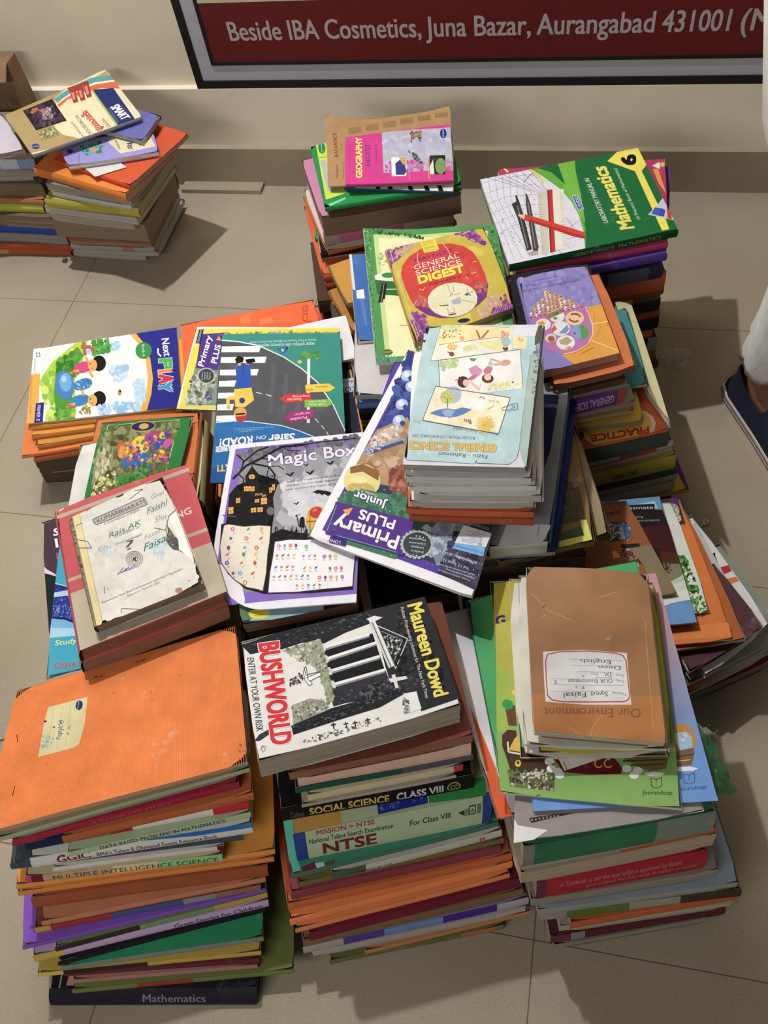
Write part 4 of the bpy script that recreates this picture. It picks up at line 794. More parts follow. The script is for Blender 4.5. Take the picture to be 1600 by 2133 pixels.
@art('burst', 430, 880, 2.54)
def _(s, b):
    s.poly('8fb4c0', [(260, 990), (520, 940), (620, 900), (620, 1000), (400, 1040), (230, 1050)]); s.poly('5a7a5a', [(140, 900), (230, 960), (240, 1040), (190, 1050)])
    s.poly('e6d824', [(280 + (62 if k % 2 else 52) * math.cos(k * math.pi / 14), 1012 + (30 if k % 2 else 24) * math.sin(k * math.pi / 14)) for k in range(28)]); s.text('8a3a20', 'BASED ON THE NEW', (238, 1012), (322, 1000), 9, .005); s.text('8a3a20', 'SYLLABUS', (255, 1026), (306, 1018), 8, .005)
@art('brown', 980, 1140, 2.5806)
def _(s, b):
    s.poly('bd7a3c', [(300, 785), (1035, 800), (1050, 1080), (620, 1060), (310, 975)]); 
    for p in ([(690, 270), (760, 250), (790, 238)], [(320, 240), (420, 340), (560, 400)], [(640, 1040), (660, 960), (710, 900)], [(520, 960), (620, 1030)], [(940, 400), (960, 700), (985, 980)]): s.line('d2a468', p, 3)
    s.poly('8fa8a0', [(722, 490), (760, 482), (740, 505)]); s.poly('3a4a6a', [(385, 318), (405, 310), (395, 325)]); s.poly('a8a8b8', [(388, 370), (402, 358), (396, 376)])
    s.text('95582e', 'Our Environment', (915, 868), (395, 862), (0, 52), .015)
    s.view = (1120, 1340, 7.2727)
    s.poly('e3e1e3', [(80, 128), (700, 98), (1352, 148), (1385, 560), (1420, 930), (700, 930), (120, 885), (95, 500)])
    s.line('c4403c', [(150, 165), (340, 130), (780, 118), (1180, 150), (1290, 185), (1338, 260), (1360, 480), (1395, 800), (1370, 860), (1300, 885), (700, 890), (380, 885), (220, 860), (150, 790), (132, 560), (118, 280), (150, 165)], 16)
    for y0, y1, a, c in ((262, 238, 1280, 470), (352, 330, 1290, 500), (440, 432, 1140, 600), (545, 540, 640, 190), (636, 628, 1320, 190), (722, 735, 1090, 200), (522, 520, 1130, 880)): s.line('5a5a5c', [(a, y0), (c, y1)], 4)
    for t, p0, p1, h in (('Name', (1336, 760), (1125, 728), 40), ('Sub', (1314, 572), (1180, 545), 38), ('Std', (1306, 478), (1195, 462), 38), ('Div', (912, 445), (805, 440), 44)): s.text('6a6a6c', t, p0, p1, (2, h), .008)
    for t, p0, p1, h in (('English', (1105, 262), (650, 238), 62), ('Deen', (1250, 345), (920, 335), 62), ('IX', (1110, 445), (1000, 442), 62), ('A', (710, 478), (660, 474), 40), ('OUR Environmen', (1135, 535), (460, 545), 70), ('t', (290, 560), (245, 560), 80), ('Syed', (1060, 740), (810, 735), 70), ('Faisal', (730, 740), (390, 752), 80), ('P. s', (700, 652), (570, 650), 44)): s.text('4e4e52', t, p0, p1, (8, h), .0)
@art('greenj', 980, 1140, 2.5806)
def _(s, b):
    s.poly('b7b236', [(100, 380), (240, 330), (260, 760), (230, 950), (160, 900), (130, 700)]); s.poly('9fbb42', [(120, 640), (250, 700), (260, 900), (200, 1000), (140, 980)])
    s.poly('6a4a2e', [(182, 840), (240, 850), (250, 960), (205, 960)]); s.ell('2a9a54', (200, 845), (30, 8), (-6, 26)); s.ell('e4d02c', (235, 780), (14, 0))
    s.poly('503624', [(170, 1010), (200, 980), (245, 985), (260, 1070), (460, 1115), (440, 1205), (220, 1215), (190, 1120), (172, 1070)]); s.poly('d8b430', [(236, 1030), (255, 1010), (270, 1100), (205, 1090)]); s.ell('e6cc2c', (256, 1162), (16, 0), (0, 18)); s.ell('503624', (256, 1158), (8, 0), (0, 9)); s.line('e0dcd0', [(200, 1045), (205, 1100), (270, 1112)], 9)
    s.poly('5f6040', [(198, 1195), (320, 1215), (456, 1180), (450, 1312), (215, 1285)]); s.blobs(['7a7a58', '4a4a30', 'a4a286', 'd0cdbc', '3c3e2a', '6c7a44'], [(205, 1200), (450, 1190), (445, 1305), (220, 1280)], 90, 14, 4); s.blobs(['d8d6cc', 'bab6a6'], [(260, 1215), (420, 1205), (410, 1235), (280, 1245)], 22, 11, 5)
    for c in ((425, 1150), (435, 1190), (470, 1205), (480, 1225), (900, 1200), (880, 1225), (840, 1190)): s.ell('f0f0ec', c, (26, 0), (0, 20))
    s.poly('701a1e', [(430, 1110), (770, 1130), (818, 1190), (808, 1218), (640, 1222), (500, 1208)]); s.poly('e8e4d8', [(455, 1100), (740, 1125), (505, 1202)]); s.line('3a5a3a', [(500, 1150), (520, 1200)], 4)
    for cx in (690, 742): s.line('e8b024', [(cx + 22 * math.cos(t), 1162 + 22 * math.sin(t)) for t in [.6 + k * .45 for k in range(11)]], 8)
    s.poly('7c6838', [(800, 1120), (1070, 1110), (1050, 1190), (970, 1206), (900, 1180)]); s.line('4c3c20', [(820, 1150), (1050, 1140)], 8); s.line('4c3c20', [(860, 1172), (1040, 1166)], 6); s.poly('f0f0ec', [(930, 1215), (980, 1206), (1050, 1212), (1030, 1226), (960, 1228)])
    s.line('34502c', [(970, 1240), (1000, 1248), (1026, 1236), (1028, 1284), (1000, 1296), (974, 1286), (970, 1240)], 4); s.line('34502c', [(1000, 1248), (998, 1280)], 3); s.text('26381f', 'Jeevandeep', (924, 1328), (1086, 1330), (0, -24), .025)
    s.line('4a5a30', [(352, 1338), (375, 1330)], 6)
@art('bluej', 980, 1140, 2.5806)
def _(s, b):
    A, B_ = (214, 156, 162), (108, 156, 224)
    for k in range(24):
        t = min(1, max(0, (k - 3) / 17)); c = '%02x%02x%02x' % tuple(int(a + (c_ - a) * t) for a, c_ in zip(A, B_)); s.upoly(c, [(0, k / 24), (1, k / 24), (1, (k + 1) / 24), (0, (k + 1) / 24)], True)
    s.k += 1
    s.poly('c88a42', [(1085, 985), (1110, 950), (1150, 950), (1200, 985), (1215, 1060), (1195, 1080), (1170, 1000), (1090, 1000)]); s.poly('a2c4de', [(1085, 1000), (1160, 990), (1190, 1020), (1195, 1075), (1090, 1100)]); s.blobs(['d8dce0', 'c8c89a'], [(1100, 1010), (1160, 1005), (1160, 1040), (1100, 1050)], 10, 14, 2); s.poly('c87a3a', [(1100, 1050), (1130, 1090), (1100, 1105)])
    s.poly('7c6440', [(1090, 1100), (1200, 1078), (1205, 1110), (1190, 1170), (1095, 1180)]); s.line('5a4426', [(1095, 1130), (1200, 1112)], 7); s.line('d8b878', [(1110, 1150), (1185, 1142)], 5); s.poly('eceeee', [(1090, 1185), (1180, 1178), (1225, 1188), (1195, 1202), (1090, 1205)])
    s.line('3a5a86', [(1145, 1218), (1175, 1226), (1204, 1212), (1206, 1262), (1178, 1274), (1148, 1264), (1145, 1218)], 4); s.line('3a5a86', [(1175, 1226), (1174, 1256)], 3); s.text('2c4468', 'Jeevandeep', (1098, 1312), (1268, 1298), (1, -24), .025)
@art('filmgrey', 980, 1140, 2.5806)
def _(s, b):
    s.poly('e6e4e4', [(215, 1420), (255, 1495), (415, 1520), (300, 1600), (230, 1600)]); s.poly('2e2a2a', [(315, 1455), (480, 1432), (560, 1430), (480, 1446), (328, 1482)])
    for k in range(8): s.poly('8a8482', [(325 + k * 20, 1460 - k * 3), (335 + k * 20, 1458 - k * 3), (338 + k * 20, 1470 - k * 3), (328 + k * 20, 1472 - k * 3)])
@art('yellowg', 980, 1140, 2.5806)
def _(s, b):
    s.text('38246e', 'G', (140, 420), (186, 414), (-2, -52), .04)
@art('orangelilac', 480, 1230, 2.667)
def _(s, b):
    s.poly('e85a1e', [(1330, 640), (1400, 800), (1480, 1000), (1570, 1262), (1480, 1262), (1420, 1000)])
@art('pearson', 700, 640, 2.667)
def _(s, b):
    s.poly('d6d3d6', [(1180, 255), (1320, 270), (1290, 340), (1180, 330)]); s.poly('26245c', [(1130, 480), (1240, 490), (1190, 800), (1050, 1180), (1030, 1180), (1100, 700)]); s.text('a8a8c0', 'PEARSON', (1228, 540), (1130, 534), (0, 20), .01); s.poly('d8d6d8', [(950, 1200), (1200, 1210), (1140, 1320), (900, 1330)]); s.line('9c9a98', [(1120, 1270), (1130, 1200)], 5)
    s.poly('9a9a98', [(1200, 350), (1270, 330), (1250, 480), (1160, 480)])
@art('navy', 700, 640, 2.667)
def _(s, b):
    s.ell('d8d8dc', (1165, 1245), (18, -3), (3, 14)); s.poly('d8d03a', [(1190, 960), (1215, 955), (1205, 1010), (1185, 1010)])
@art('ylabel', 700, 640, 2.667)
def _(s, b):
    s.poly('5a4834', [(1230, 930), (1350, 1000), (1390, 1180), (1200, 1220)]); s.poly('e4e05a', [(1230, 1260), (1365, 1215), (1360, 1180), (1390, 1180), (1425, 1290), (1240, 1335)]); s.poly('44663a', [(1232, 1258), (1238, 1300), (1380, 1268), (1362, 1214)]); s.line('c8bca8', [(1220, 1010), (1240, 1030), (1245, 990)], 3)
@art('ntse', 540, 1560, 2.667)
def _(s, b):
    s.poly('e3a93a', [(180, 380), (455, 300), (460, 412), (200, 485)]); s.poly('c6dcae', [(450, 330), (655, 262), (664, 362), (458, 414)]); s.poly('2c36a8', [(648, 262), (938, 220), (942, 300), (662, 364)]); s.poly('2ba54e', [(934, 220), (1260, 150), (1260, 262), (940, 302)]); s.line('e8f0e4', [(932, 230), (942, 300)], 5); s.blobs(['4450c0', '3a58c8', '6a80d8'], [(670, 290), (920, 240), (920, 290), (680, 340)], 16, 14, 2); s.text('7a5a24', 'N', (300, 355), (330, 348), 22, .02)
    d = b.side
    for c, a, e in (('2a4a9c', 0, .06), ('2a4a9c', .955, 1)): d.upoly(c, [(a, 0), (e, 0), (e, 1), (a, 1)])
    spine_text(d, 'c2342c', 'MISSION', .10, .255, .26, .06, .03) if False else None
    for c, t, u0, u1, v0, v1, bo in (('c2342c', 'MISSION > NTSE', .115, .41, .03, .17, .02), ('3a4a3c', 'National Talent Search Examination', .075, .50, .24, .40, .012), ('7c2c2c', 'NTSE', .14, .41, .45, .90, .03), ('2c3c34', 'For Class VIII', .585, .79, .27, .45, .015)): spine_text(d, c, t, u0, u1, v0, v1, bo)
    d.upoly('3a3a34', [(.83, .35), (.86, .30), (.86, .48)]); d.upoly('3a4a3c', [(.885, .2), (.92, .2), (.92, .5), (.885, .5)]); d.upoly('b9cba2', [(.89, .24), (.915, .24), (.915, .46), (.89, .46)]); spine_text(d, '3a4a3c', 'A', .893, .912, .28, .44)
    for k in range(5): d.upoly('3a3a34', [(.862 + k * .005, .28), (.864 + k * .005, .28), (.864 + k * .005, .5), (.862 + k * .005, .5)], True); d.upoly('3a4a3c', [(.928 + k * .004, .2), (.930 + k * .004, .2), (.930 + k * .004, .5), (.928 + k * .004, .5)], True)
@art('practice', 1150, 700, 2.844)
def _(s, b):
    s.ell('f4d8b0', (400, 545), (215, -30), (14, 118)); s.ell('f0b92c', (395, 545), (198, -28), (12, 104)); s.ell('7a2014', (120, 590), (70, -10), (6, 60)); s.text('d8b0a0', 'RP', (150, 575), (90, 585), (2, 26), .02); s.text('c62e1c', 'PRACTICE', (570, 536), (230, 588), (6, 40), .05)
@art('hindi', 1220, 1020, 5.714)
def _(s, b):
    s.text('1f1a14', 'योजना', (150, 335), (425, 292), (-6, -50), .015, edge=('c8a050', .02))
    s.poly('4a4448', [(175, 400), (330, 375), (500, 390), (560, 590), (400, 612), (290, 630), (240, 560)]); s.blobs(['5a7ab0', '3a4a78', '8aa4c8', 'c8ccd4', '6a3a34', '2a2a30', 'b8a890'], [(200, 400), (500, 390), (550, 590), (280, 610)], 80, 28, 2); s.poly('4e68a0', [(420, 420), (500, 440), (555, 560), (450, 590)]); s.poly('a8bcd4', [(400, 440), (440, 420), (470, 590), (420, 600)])
    s.poly('2e2426', [(420, 650), (640, 640), (690, 880), (640, 880), (600, 800), (430, 800)]); s.blobs(['8a2c2c', 'b0443a', 'a8a4a0', '4a3430'], [(430, 700), (640, 700), (660, 820), (440, 800)], 60, 20, 3)
    s.poly('94805e', [(520, 700), (860, 640), (1100, 1215), (900, 1255), (760, 1100), (690, 900)]); s.line('6a5c44', [(905, 1258), (1100, 1220)], 10); s.poly('f0a070', [(315, 735), (360, 722), (410, 800), (330, 815)])
@art('classmate', 1220, 1020, 5.714)
def _(s, b):
    s.poly('6fa6d6', [(0, 150), (880, 70), (910, 240), (820, 235), (820, 170), (500, 185), (0, 230)]); s.poly('b8d8ee', [(620, 172), (820, 130), (860, 220), (830, 225), (822, 170)]); s.text('e6e2e6', 'Classmate', (380, 240), (805, 228), (0, -44), .012); s.text('b8b0b0', 'Drawing', (520, 338), (684, 332), (0, -26), .004); s.text('b8b0b0', 'instruments', (580, 380), (886, 372), (0, -28), .004)
    s.poly('4a1c24', [(640, 450), (980, 420), (1080, 740), (900, 720), (760, 650)]); s.poly('5a2a22', [(880, 730), (1080, 740), (1120, 900), (1000, 960), (900, 850)]); s.poly('8a8468', [(920, 880), (1120, 880), (1180, 1060), (1000, 1120)]); s.blobs(['3a3024', '6a5c44'], [(930, 870), (1010, 870), (1030, 1000), (960, 990)], 14, 24, 3)
    s.poly('c9d2b8', [(960, 1120), (1170, 1010), (1260, 1320), (920, 1400), (890, 1250)]); s.poly('dfe6d6', [(1050, 1120), (1180, 1080), (1240, 1260), (1000, 1330)]); s.poly('eceee6', [(900, 1260), (1255, 1180), (1262, 1320), (900, 1400)])
    s.poly('6fa3e0', [(900, 1400), (1040, 1350), (1262, 1310), (1350, 1600), (960, 1640)]); s.line('3a6ac8', [(900, 1402), (1040, 1352), (1262, 1312)], 7)
@art('leaf', 1220, 1020, 5.714)
def _(s, b):
    s.blobs(['3f8a2c', '5aa83a', '2f6a24', '4f9a30', '6ab84a'], [(1060, 780), (1180, 800), (1460, 1450), (1320, 1460)], 90, 38, 2); s.blobs(['1c2a18', '2a3a20'], [(1150, 850), (1230, 900), (1420, 1400), (1320, 1460)], 30, 20, 3); s.blobs(['eef0ea'], [(1160, 920), (1240, 960), (1420, 1420), (1360, 1480)], 22, 26, 4)
@art('dog', 1220, 1020, 5.714)
def _(s, b):
    s.poly('4e3040', [(860, 110), (1090, 90), (1190, 410), (960, 440)]); s.poly('6a3080', [(1000, 110), (1090, 92), (1120, 230), (1050, 190)]); s.ell('c2b698', (1020, 280), (95, 10), (-20, 115)); s.blobs(['d8ceb2', 'b4a888', 'e4dcc4', 'a89c7c'], [(950, 180), (1090, 190), (1130, 370), (980, 390)], 90, 26, 2); s.ell('cfc4a6', (975, 225), (58, 0), (0, 62)); s.ell('3a3028', (965, 220), (12, 0), (0, 16)); s.ell('5a4a40', (995, 270), (10, 0), (0, 8))
    s.poly('f28a2e', [(900, 1660), (1500, 1600), (1700, 1580), (1740, 1750), (1000, 1790)])
@art('whitered', 1150, 700, 2.844)
def _(s, b):
    s.poly('c4242c', [(990, 1372), (1046, 1356), (1066, 1392), (1014, 1414)]); s.poly('e07a30', [(1028, 1440), (1092, 1425), (1108, 1452), (1060, 1468)]); s.poly('18181a', [(932, 1292), (966, 1284), (968, 1306), (1002, 1392), (988, 1400), (946, 1308)]); s.poly('c8c8cc', [(830, 1120), (850, 1100), (1100, 1560), (1040, 1560)])
@art('purpleo', 1050, 530, 5.333)
def _(s, b):
    s.blobs(['9890cc', '7e74b8', '8e84c4'], [(180, 270), (900, 130), (1050, 540), (260, 640)], 50, 60, 2)
    s.poly('e49c2a', [(915, 585), (1085, 552), (1290, 1110), (780, 1220), (640, 1120), (780, 1090), (920, 1000), (985, 880), (980, 760)])
    s.poly('bf72b0', [(300, 690), (480, 400), (920, 580), (985, 780), (985, 900), (900, 1010), (780, 1080), (640, 1110), (480, 1060), (380, 900)])
    rd = random.Random(4)
    for r in range(9):
        n = 3 + r * 2
        for i in range(n):
            x = 485 + (i - n / 2) * 48 + r * 6 + rd.uniform(-6, 6); y = 425 + r * 33 + rd.uniform(-6, 6) + (i - n / 2) * (-8)
            if y > 700 - (x - 260) * .20 or x < 255 + (700 - y) * .7: continue
            s.ell(['e4d84a', 'e8e4e4', 'c8a44a', 'b8b8c8', 'd8b848', 'a8b85a'][rd.randrange(6)], (x, y), (18, -4), (4, 20), n=7); s.ell('3a3038', (x + 10, y + 4), (7, 0), (0, 8), n=6)
    for k in range(12): s.ell('5a3040', (300 + k * 52, 705 - k * 11), (8, 0), n=6)
    s.poly('cbb48e', [(470, 660), (600, 600), (660, 640), (500, 720)])
    for (x, y, r, c) in ((435, 780, 84, 'e6e4e6'), (590, 690, 84, 'e8e6e4'), (785, 710, 104, 'ecc8a0'), (630, 825, 104, 'e4e6ec'), (840, 860, 104, '8a9cd8'), (520, 930, 62, 'd8d4d0'), (685, 980, 104, 'e8e6e0')): s.ell(c, (x, y), (r, -6), (5, r * .78))
    s.poly('9a7a5a', [(470, 670), (640, 600), (665, 640), (500, 720)]); s.ell('5a7a4a', (585, 660), (26, 0), (0, 16)); s.ell('6a8a4a', (570, 712), (24, 0), (0, 14)); s.poly('d89a3a', [(370, 760), (430, 735), (460, 770), (400, 800)])
    for sg in (1, -1): s.line('94602c', [(785 + sg * 62 * math.cos(t), 705 - sg * 44 * math.sin(t)) for t in [.2 + k * .3 for k in range(8)]], 22)
    s.poly('d8603a', [(525, 830), (560, 780), (590, 830), (540, 870)]); s.poly('7a9ad0', [(610, 880), (700, 780), (725, 830), (690, 880)])
    for k in range(4): s.line('f0f0f4', [(590 + k * 26, 800 - k * 10), (600 + k * 26, 840 - k * 10)], 8)
    s.poly('5a9a4a', [(830, 782), (900, 790), (942, 850), (930, 920), (860, 940), (850, 860)]); s.ell('9a4a6a', (785, 880), (14, 0)); s.ell('b85a3a', (525, 940), (38, 0), (0, 34)); s.poly('b4a684', [(610, 960), (700, 915), (760, 960), (700, 1010), (630, 1000)]); s.poly('e8a43a', [(680, 1040), (745, 1020), (750, 1050), (690, 1070)]); s.poly('d0704a', [(700, 1030), (740, 1020), (720, 1055)])
    s.line('f6dca8', [(905, 580), (950, 690), (985, 790), (985, 890), (930, 1000), (800, 1080), (660, 1110)], 9); s.line('f6dca8', [(985, 775), (1150, 745)], 8); s.line('f6dca8', [(960, 950), (1260, 1070)], 8)
    for t, p0, p1, h in (('A LOCAL GOVERNMENT AND CIVIC WORK', (850, 268), (200, 402), 22), ('(HISTORY AND CIVICS TEXTBOOK)', (665, 258), (235, 345), 18), ('STANDARD SIX', (572, 238), (315, 290), 18)): s.text('4c4680', t, p0, p1, (4, h), .01)
    for q in ([(1000, 650), (1010, 750)], [(1075, 800), (1030, 920)], [(960, 990), (780, 1100)], [(1000, 1030), (850, 1110)]): s.line('a86a20', q, 4)
    s.poly('d0803a', [(1140, 760), (1160, 745), (1165, 790), (1145, 795)])
@art('lab', 990, 300, 3.636)
def _(s, b):
    G = '5aa82c'
    s.poly(G, [(380, 160), (440, 175), (560, 200), (680, 300), (760, 400), (800, 480), (835, 640), (838, 790), (800, 790), (700, 500), (520, 280)]); s.poly('6cb52e', [(625, 150), (755, 120), (760, 200), (800, 380), (835, 600), (700, 420), (660, 290), (680, 300)])
    s.poly('0f6434', [(440, 178), (625, 148), (680, 305), (580, 215), (500, 190)])
    s.poly('d9d6e4', [(-20, 250), (28, 262), (200, 225), (390, 190), (480, 225), (560, 280), (650, 345), (730, 440), (790, 550), (820, 660), (832, 790), (240, 920), (200, 760)])
    for k in range(7): s.line('8a88a0', [(40 + k * 55, 258 - k * 9), (70 + k * 50, 400 + k * 5), (180 + k * 45, 600 + k * 4), (300 + k * 60, 880 - k * 8)], 3)
    for k in range(6): s.line('9a98ae', [(40 + k * 22, 300 + k * 80), (200 + k * 20, 260 + k * 70), (420 + k * 30, 230 + k * 75), (560 + k * 30, 290 + k * 80)], 3)
    for k in range(6): s.line('5a5a70', [(60 + k * 70, 250 - k * 12), (250 + k * 50, 300), (420 + k * 30, 360 + k * 6)], 2.5)
    s.line('d8c83a', [(395, 192), (450, 215), (500, 260), (515, 300)], 16); s.line('3a6ac0', [(370, 290), (410, 240), (440, 225)], 5)
    s.blobs(['9a98a8', '6a687c'], [(140, 500), (440, 330), (470, 640), (240, 840)], 50, 7, 6); s.blobs(['8886a0', 'b8b6c8'], [(680, 560), (810, 560), (820, 760), (690, 800)], 30, 7, 7)
    for a, c in (((690, 560), (790, 700)), ((700, 640), (820, 560)), ((690, 720), (830, 690))): s.line('7a788c', [a, c], 3)
    s.poly('e0dccc', [(470, 365), (670, 340), (690, 790), (500, 840)]); s.poly('c9c5b4', [(470, 365), (545, 355), (560, 820), (500, 840)])
    for k in range(24): s.line('6a665c', [(478 + k * 1.2, 390 + k * 18), (496 + k * 1.2 + (10 if k % 4 == 0 else 0), 388 + k * 18)], 2.5); s.line('8a867a', [(640 + k, 375 + k * 17), (664 + k, 372 + k * 17)], 2.5)
    s.poly('c4242c', [(545, 350), (584, 345), (608, 815), (568, 825)]); s.poly('8a1a20', [(545, 350), (556, 348), (580, 822), (568, 825)])
    s.poly('3c3a38', [(275, 455), (305, 440), (330, 425), (360, 520), (430, 800), (390, 810), (320, 560)]); s.poly('4c4844', [(380, 370), (395, 385), (420, 460), (480, 780), (475, 810), (440, 820), (400, 560), (385, 470)]); s.line('8a847c', [(320, 470), (400, 790)], 7); s.line('8a847c', [(400, 440), (455, 790)], 7); s.poly('2a2826', [(302, 385), (318, 395), (330, 440), (312, 440)]); s.ell('a8a4a0', (440, 828), (40, -8), (6, 16))
    s.poly('e0b890', [(305, 532), (380, 537), (370, 575)]); s.poly('3a2a20', [(302, 532), (330, 536), (326, 545)]); s.poly('d8302a', [(378, 537), (470, 560), (830, 670), (832, 718), (740, 700), (440, 598), (368, 575)]); s.poly('b0201e', [(368, 575), (440, 598), (740, 700), (832, 718), (830, 700), (740, 678), (420, 575)])
    s.poly('f0dc3a', [(1000, 130), (1080, 55), (1130, 35), (1260, 8), (1325, 125), (1260, 205), (1205, 205)]); s.text('161612', '6', (1215, 152), (1212, 82), (-110, 8), .05)
    s.poly('f0dc3a', [(1210, 205), (1258, 198), (1375, 440), (1440, 560), (1470, 645), (1415, 655), (1330, 470)])
    s.text('e9d94a', 'Mathematics', (1205, 634), (985, 168), (-112, 14), .03); s.text('e4ece0', 'LABORATORY MANUAL IN', (1008, 592), (862, 258), (-38, 6), .02); s.text('cfdccc', '(A Practical Book of Mathematics)', (1250, 570), (1070, 182), (-26, 5), .006)
    s.poly('3a4aa0', [(735, 395), (775, 385), (822, 490), (785, 508)]); s.line('d8dcec', [(735, 395), (775, 385), (822, 490), (785, 508), (735, 395)], 4); s.text('e8ecf4', 'CANDID', (812, 492), (772, 392), (-24, 6), .015)
    s.poly('c0c4d6', [(1308, 535), (1375, 470), (1420, 408), (1465, 420), (1540, 585)]); s.poly('3a5ac0', [(1335, 530), (1360, 480), (1425, 490), (1400, 545)]); s.poly('2a4ab0', [(1390, 545), (1410, 490), (1440, 500), (1430, 550)]); s.poly('c8302c', [(1450, 475), (1478, 478), (1490, 570), (1458, 565)])
    spine_text(b.side, '86a06a', 'LABORATORY MANUAL IN', .38, .62, .25, .75, .008); spine_text(b.side, '8a9a50', 'MATHEMATICS', .65, .90, .25, .75, .008)
@art('crimson', 990, 300, 3.636)
def _(s, b):
    s.line('e8c83a', [(215, 180), (250, 215)], 14); s.poly('e8a02c', [(1345, 190), (1385, 185), (1450, 380), (1390, 300)]); s.poly('ece8ea', [(1340, 165), (1395, 135), (1400, 190)]); s.ell('d8c03a', (1418, 155), (18, 0))
@art('geo', 600, 200, 3.555)
def _(s, b):
    s.poly('b7b4cc', [(694, 266), (1205, 232), (1228, 545), (708, 570)]); s.blobs(['c0becf', 'b0aec8', 'c6c4d6', 'b4b0ca'], [(710, 280), (1190, 250), (1200, 480), (720, 500)], 50, 40, 2); s.blobs(['c468a8', 'cc86b8', 'c04a9a'], [(710, 490), (1210, 470), (1220, 545), (715, 565)], 50, 30, 3)
    s.poly('e8e6e8', [(765, 455), (880, 450), (876, 592), (768, 596)]); s.poly('3a3f7a', [(795, 500), (850, 455), (878, 560), (860, 585), (800, 585)]); s.poly('c8a060', [(820, 455), (878, 452), (876, 520), (845, 500)])
    s.poly('1f2a24', [(1048, 442), (1165, 438), (1165, 580), (1050, 580)]); s.ell('7a9a54', (1130, 520), (40, 0), (0, 60)); s.poly('d8dcd8', [(1050, 520), (1075, 470), (1085, 580), (1052, 580)])
    s.blobs(['8a6a48', '6a4e34', 'a4825a'], [(905, 265), (985, 262), (985, 310), (910, 320)], 26, 13, 4); s.line('5a4430', [(915, 320), (912, 350)], 8); s.line('5a4430', [(975, 315), (980, 340)], 8); s.blobs(['55665a', '6a7a68', '3a4a44'], [(890, 405), (950, 410), (995, 505), (950, 490)], 24, 14, 5)
    s.ell('1f3a8e', (1150, 278), (25, 0), (0, 36)); s.text('e4e8f0', 'navneet', (1155, 306), (1153, 250), (-14, 0), .01); s.line('e8a03a', [(1035, 450), (1045, 615)], 8); s.line('a098d0', [(890, 500), (902, 620)], 6)
    s.text('f0e04a', 'GEOGRAPHY', (548, 602), (546, 306), (-46, 4), .04); s.text('46329a', 'DIGEST', (612, 516), (608, 352), (-38, 3), .03); s.text('8a1a5a', 'STANDARD IX', (662, 502), (658, 358), (-14, 1), .008); s.text('8a1a5a', 'HISTORY-CIVICS', (460, 530), (458, 365), (-9, 0))
@art('radiance', 600, 200, 3.555)
def _(s, b):
    s.text('3c2c1c', 'RADIANCE', (372, 448), (358, 272), (-28, 2), .02); s.text('5a4630', 'views weekly', (398, 405), (396, 350), (-10, 0)); s.text('5a4630', 'REVIEW', (372, 606), (370, 505), (-16, 0), .008)
    s.lines('7a6040', [(405, 620), (400, 480), (430, 480), (435, 620)], 2, 4, 1, .3)
    for k in range(6): s.lines('7e6444', [(450 + k * 128, 285 - k * 24), (450 + k * 128 + 96, 272 - k * 24), (450 + k * 128 + 92, 225 - k * 22), (448 + k * 128, 238 - k * 22)], 6, 4, k)
@art('zebra', 600, 200, 3.555)
def _(s, b):
    for x in (640, 730, 880, 1000, 1100): s.poly('1c1c1e', [(x, 640), (x + 24, 636), (x + 60, 720), (x + 20, 720)])
    s.poly('24527a', [(400, 630), (500, 632), (500, 720), (400, 720)])
@art('navg', 600, 200, 3.555)
def _(s, b):
    s.poly('c6de38', [(205, 352), (280, 340), (330, 560), (430, 700), (440, 715), (280, 768), (250, 600)]); s.poly('b4b8bc', [(240, 480), (275, 470), (300, 600), (420, 690), (300, 705), (265, 600)]); s.line('8aa828', [(215, 462), (300, 448)], 4); s.ell('1f8a48', (250, 385), (26, -4), (6, 42)); s.text('d8ecd8', 'navneet', (256, 416), (250, 356), (-12, 0), .01)
    s.poly('7ad0a0', [(300, 800), (420, 750), (430, 762), (310, 818)])
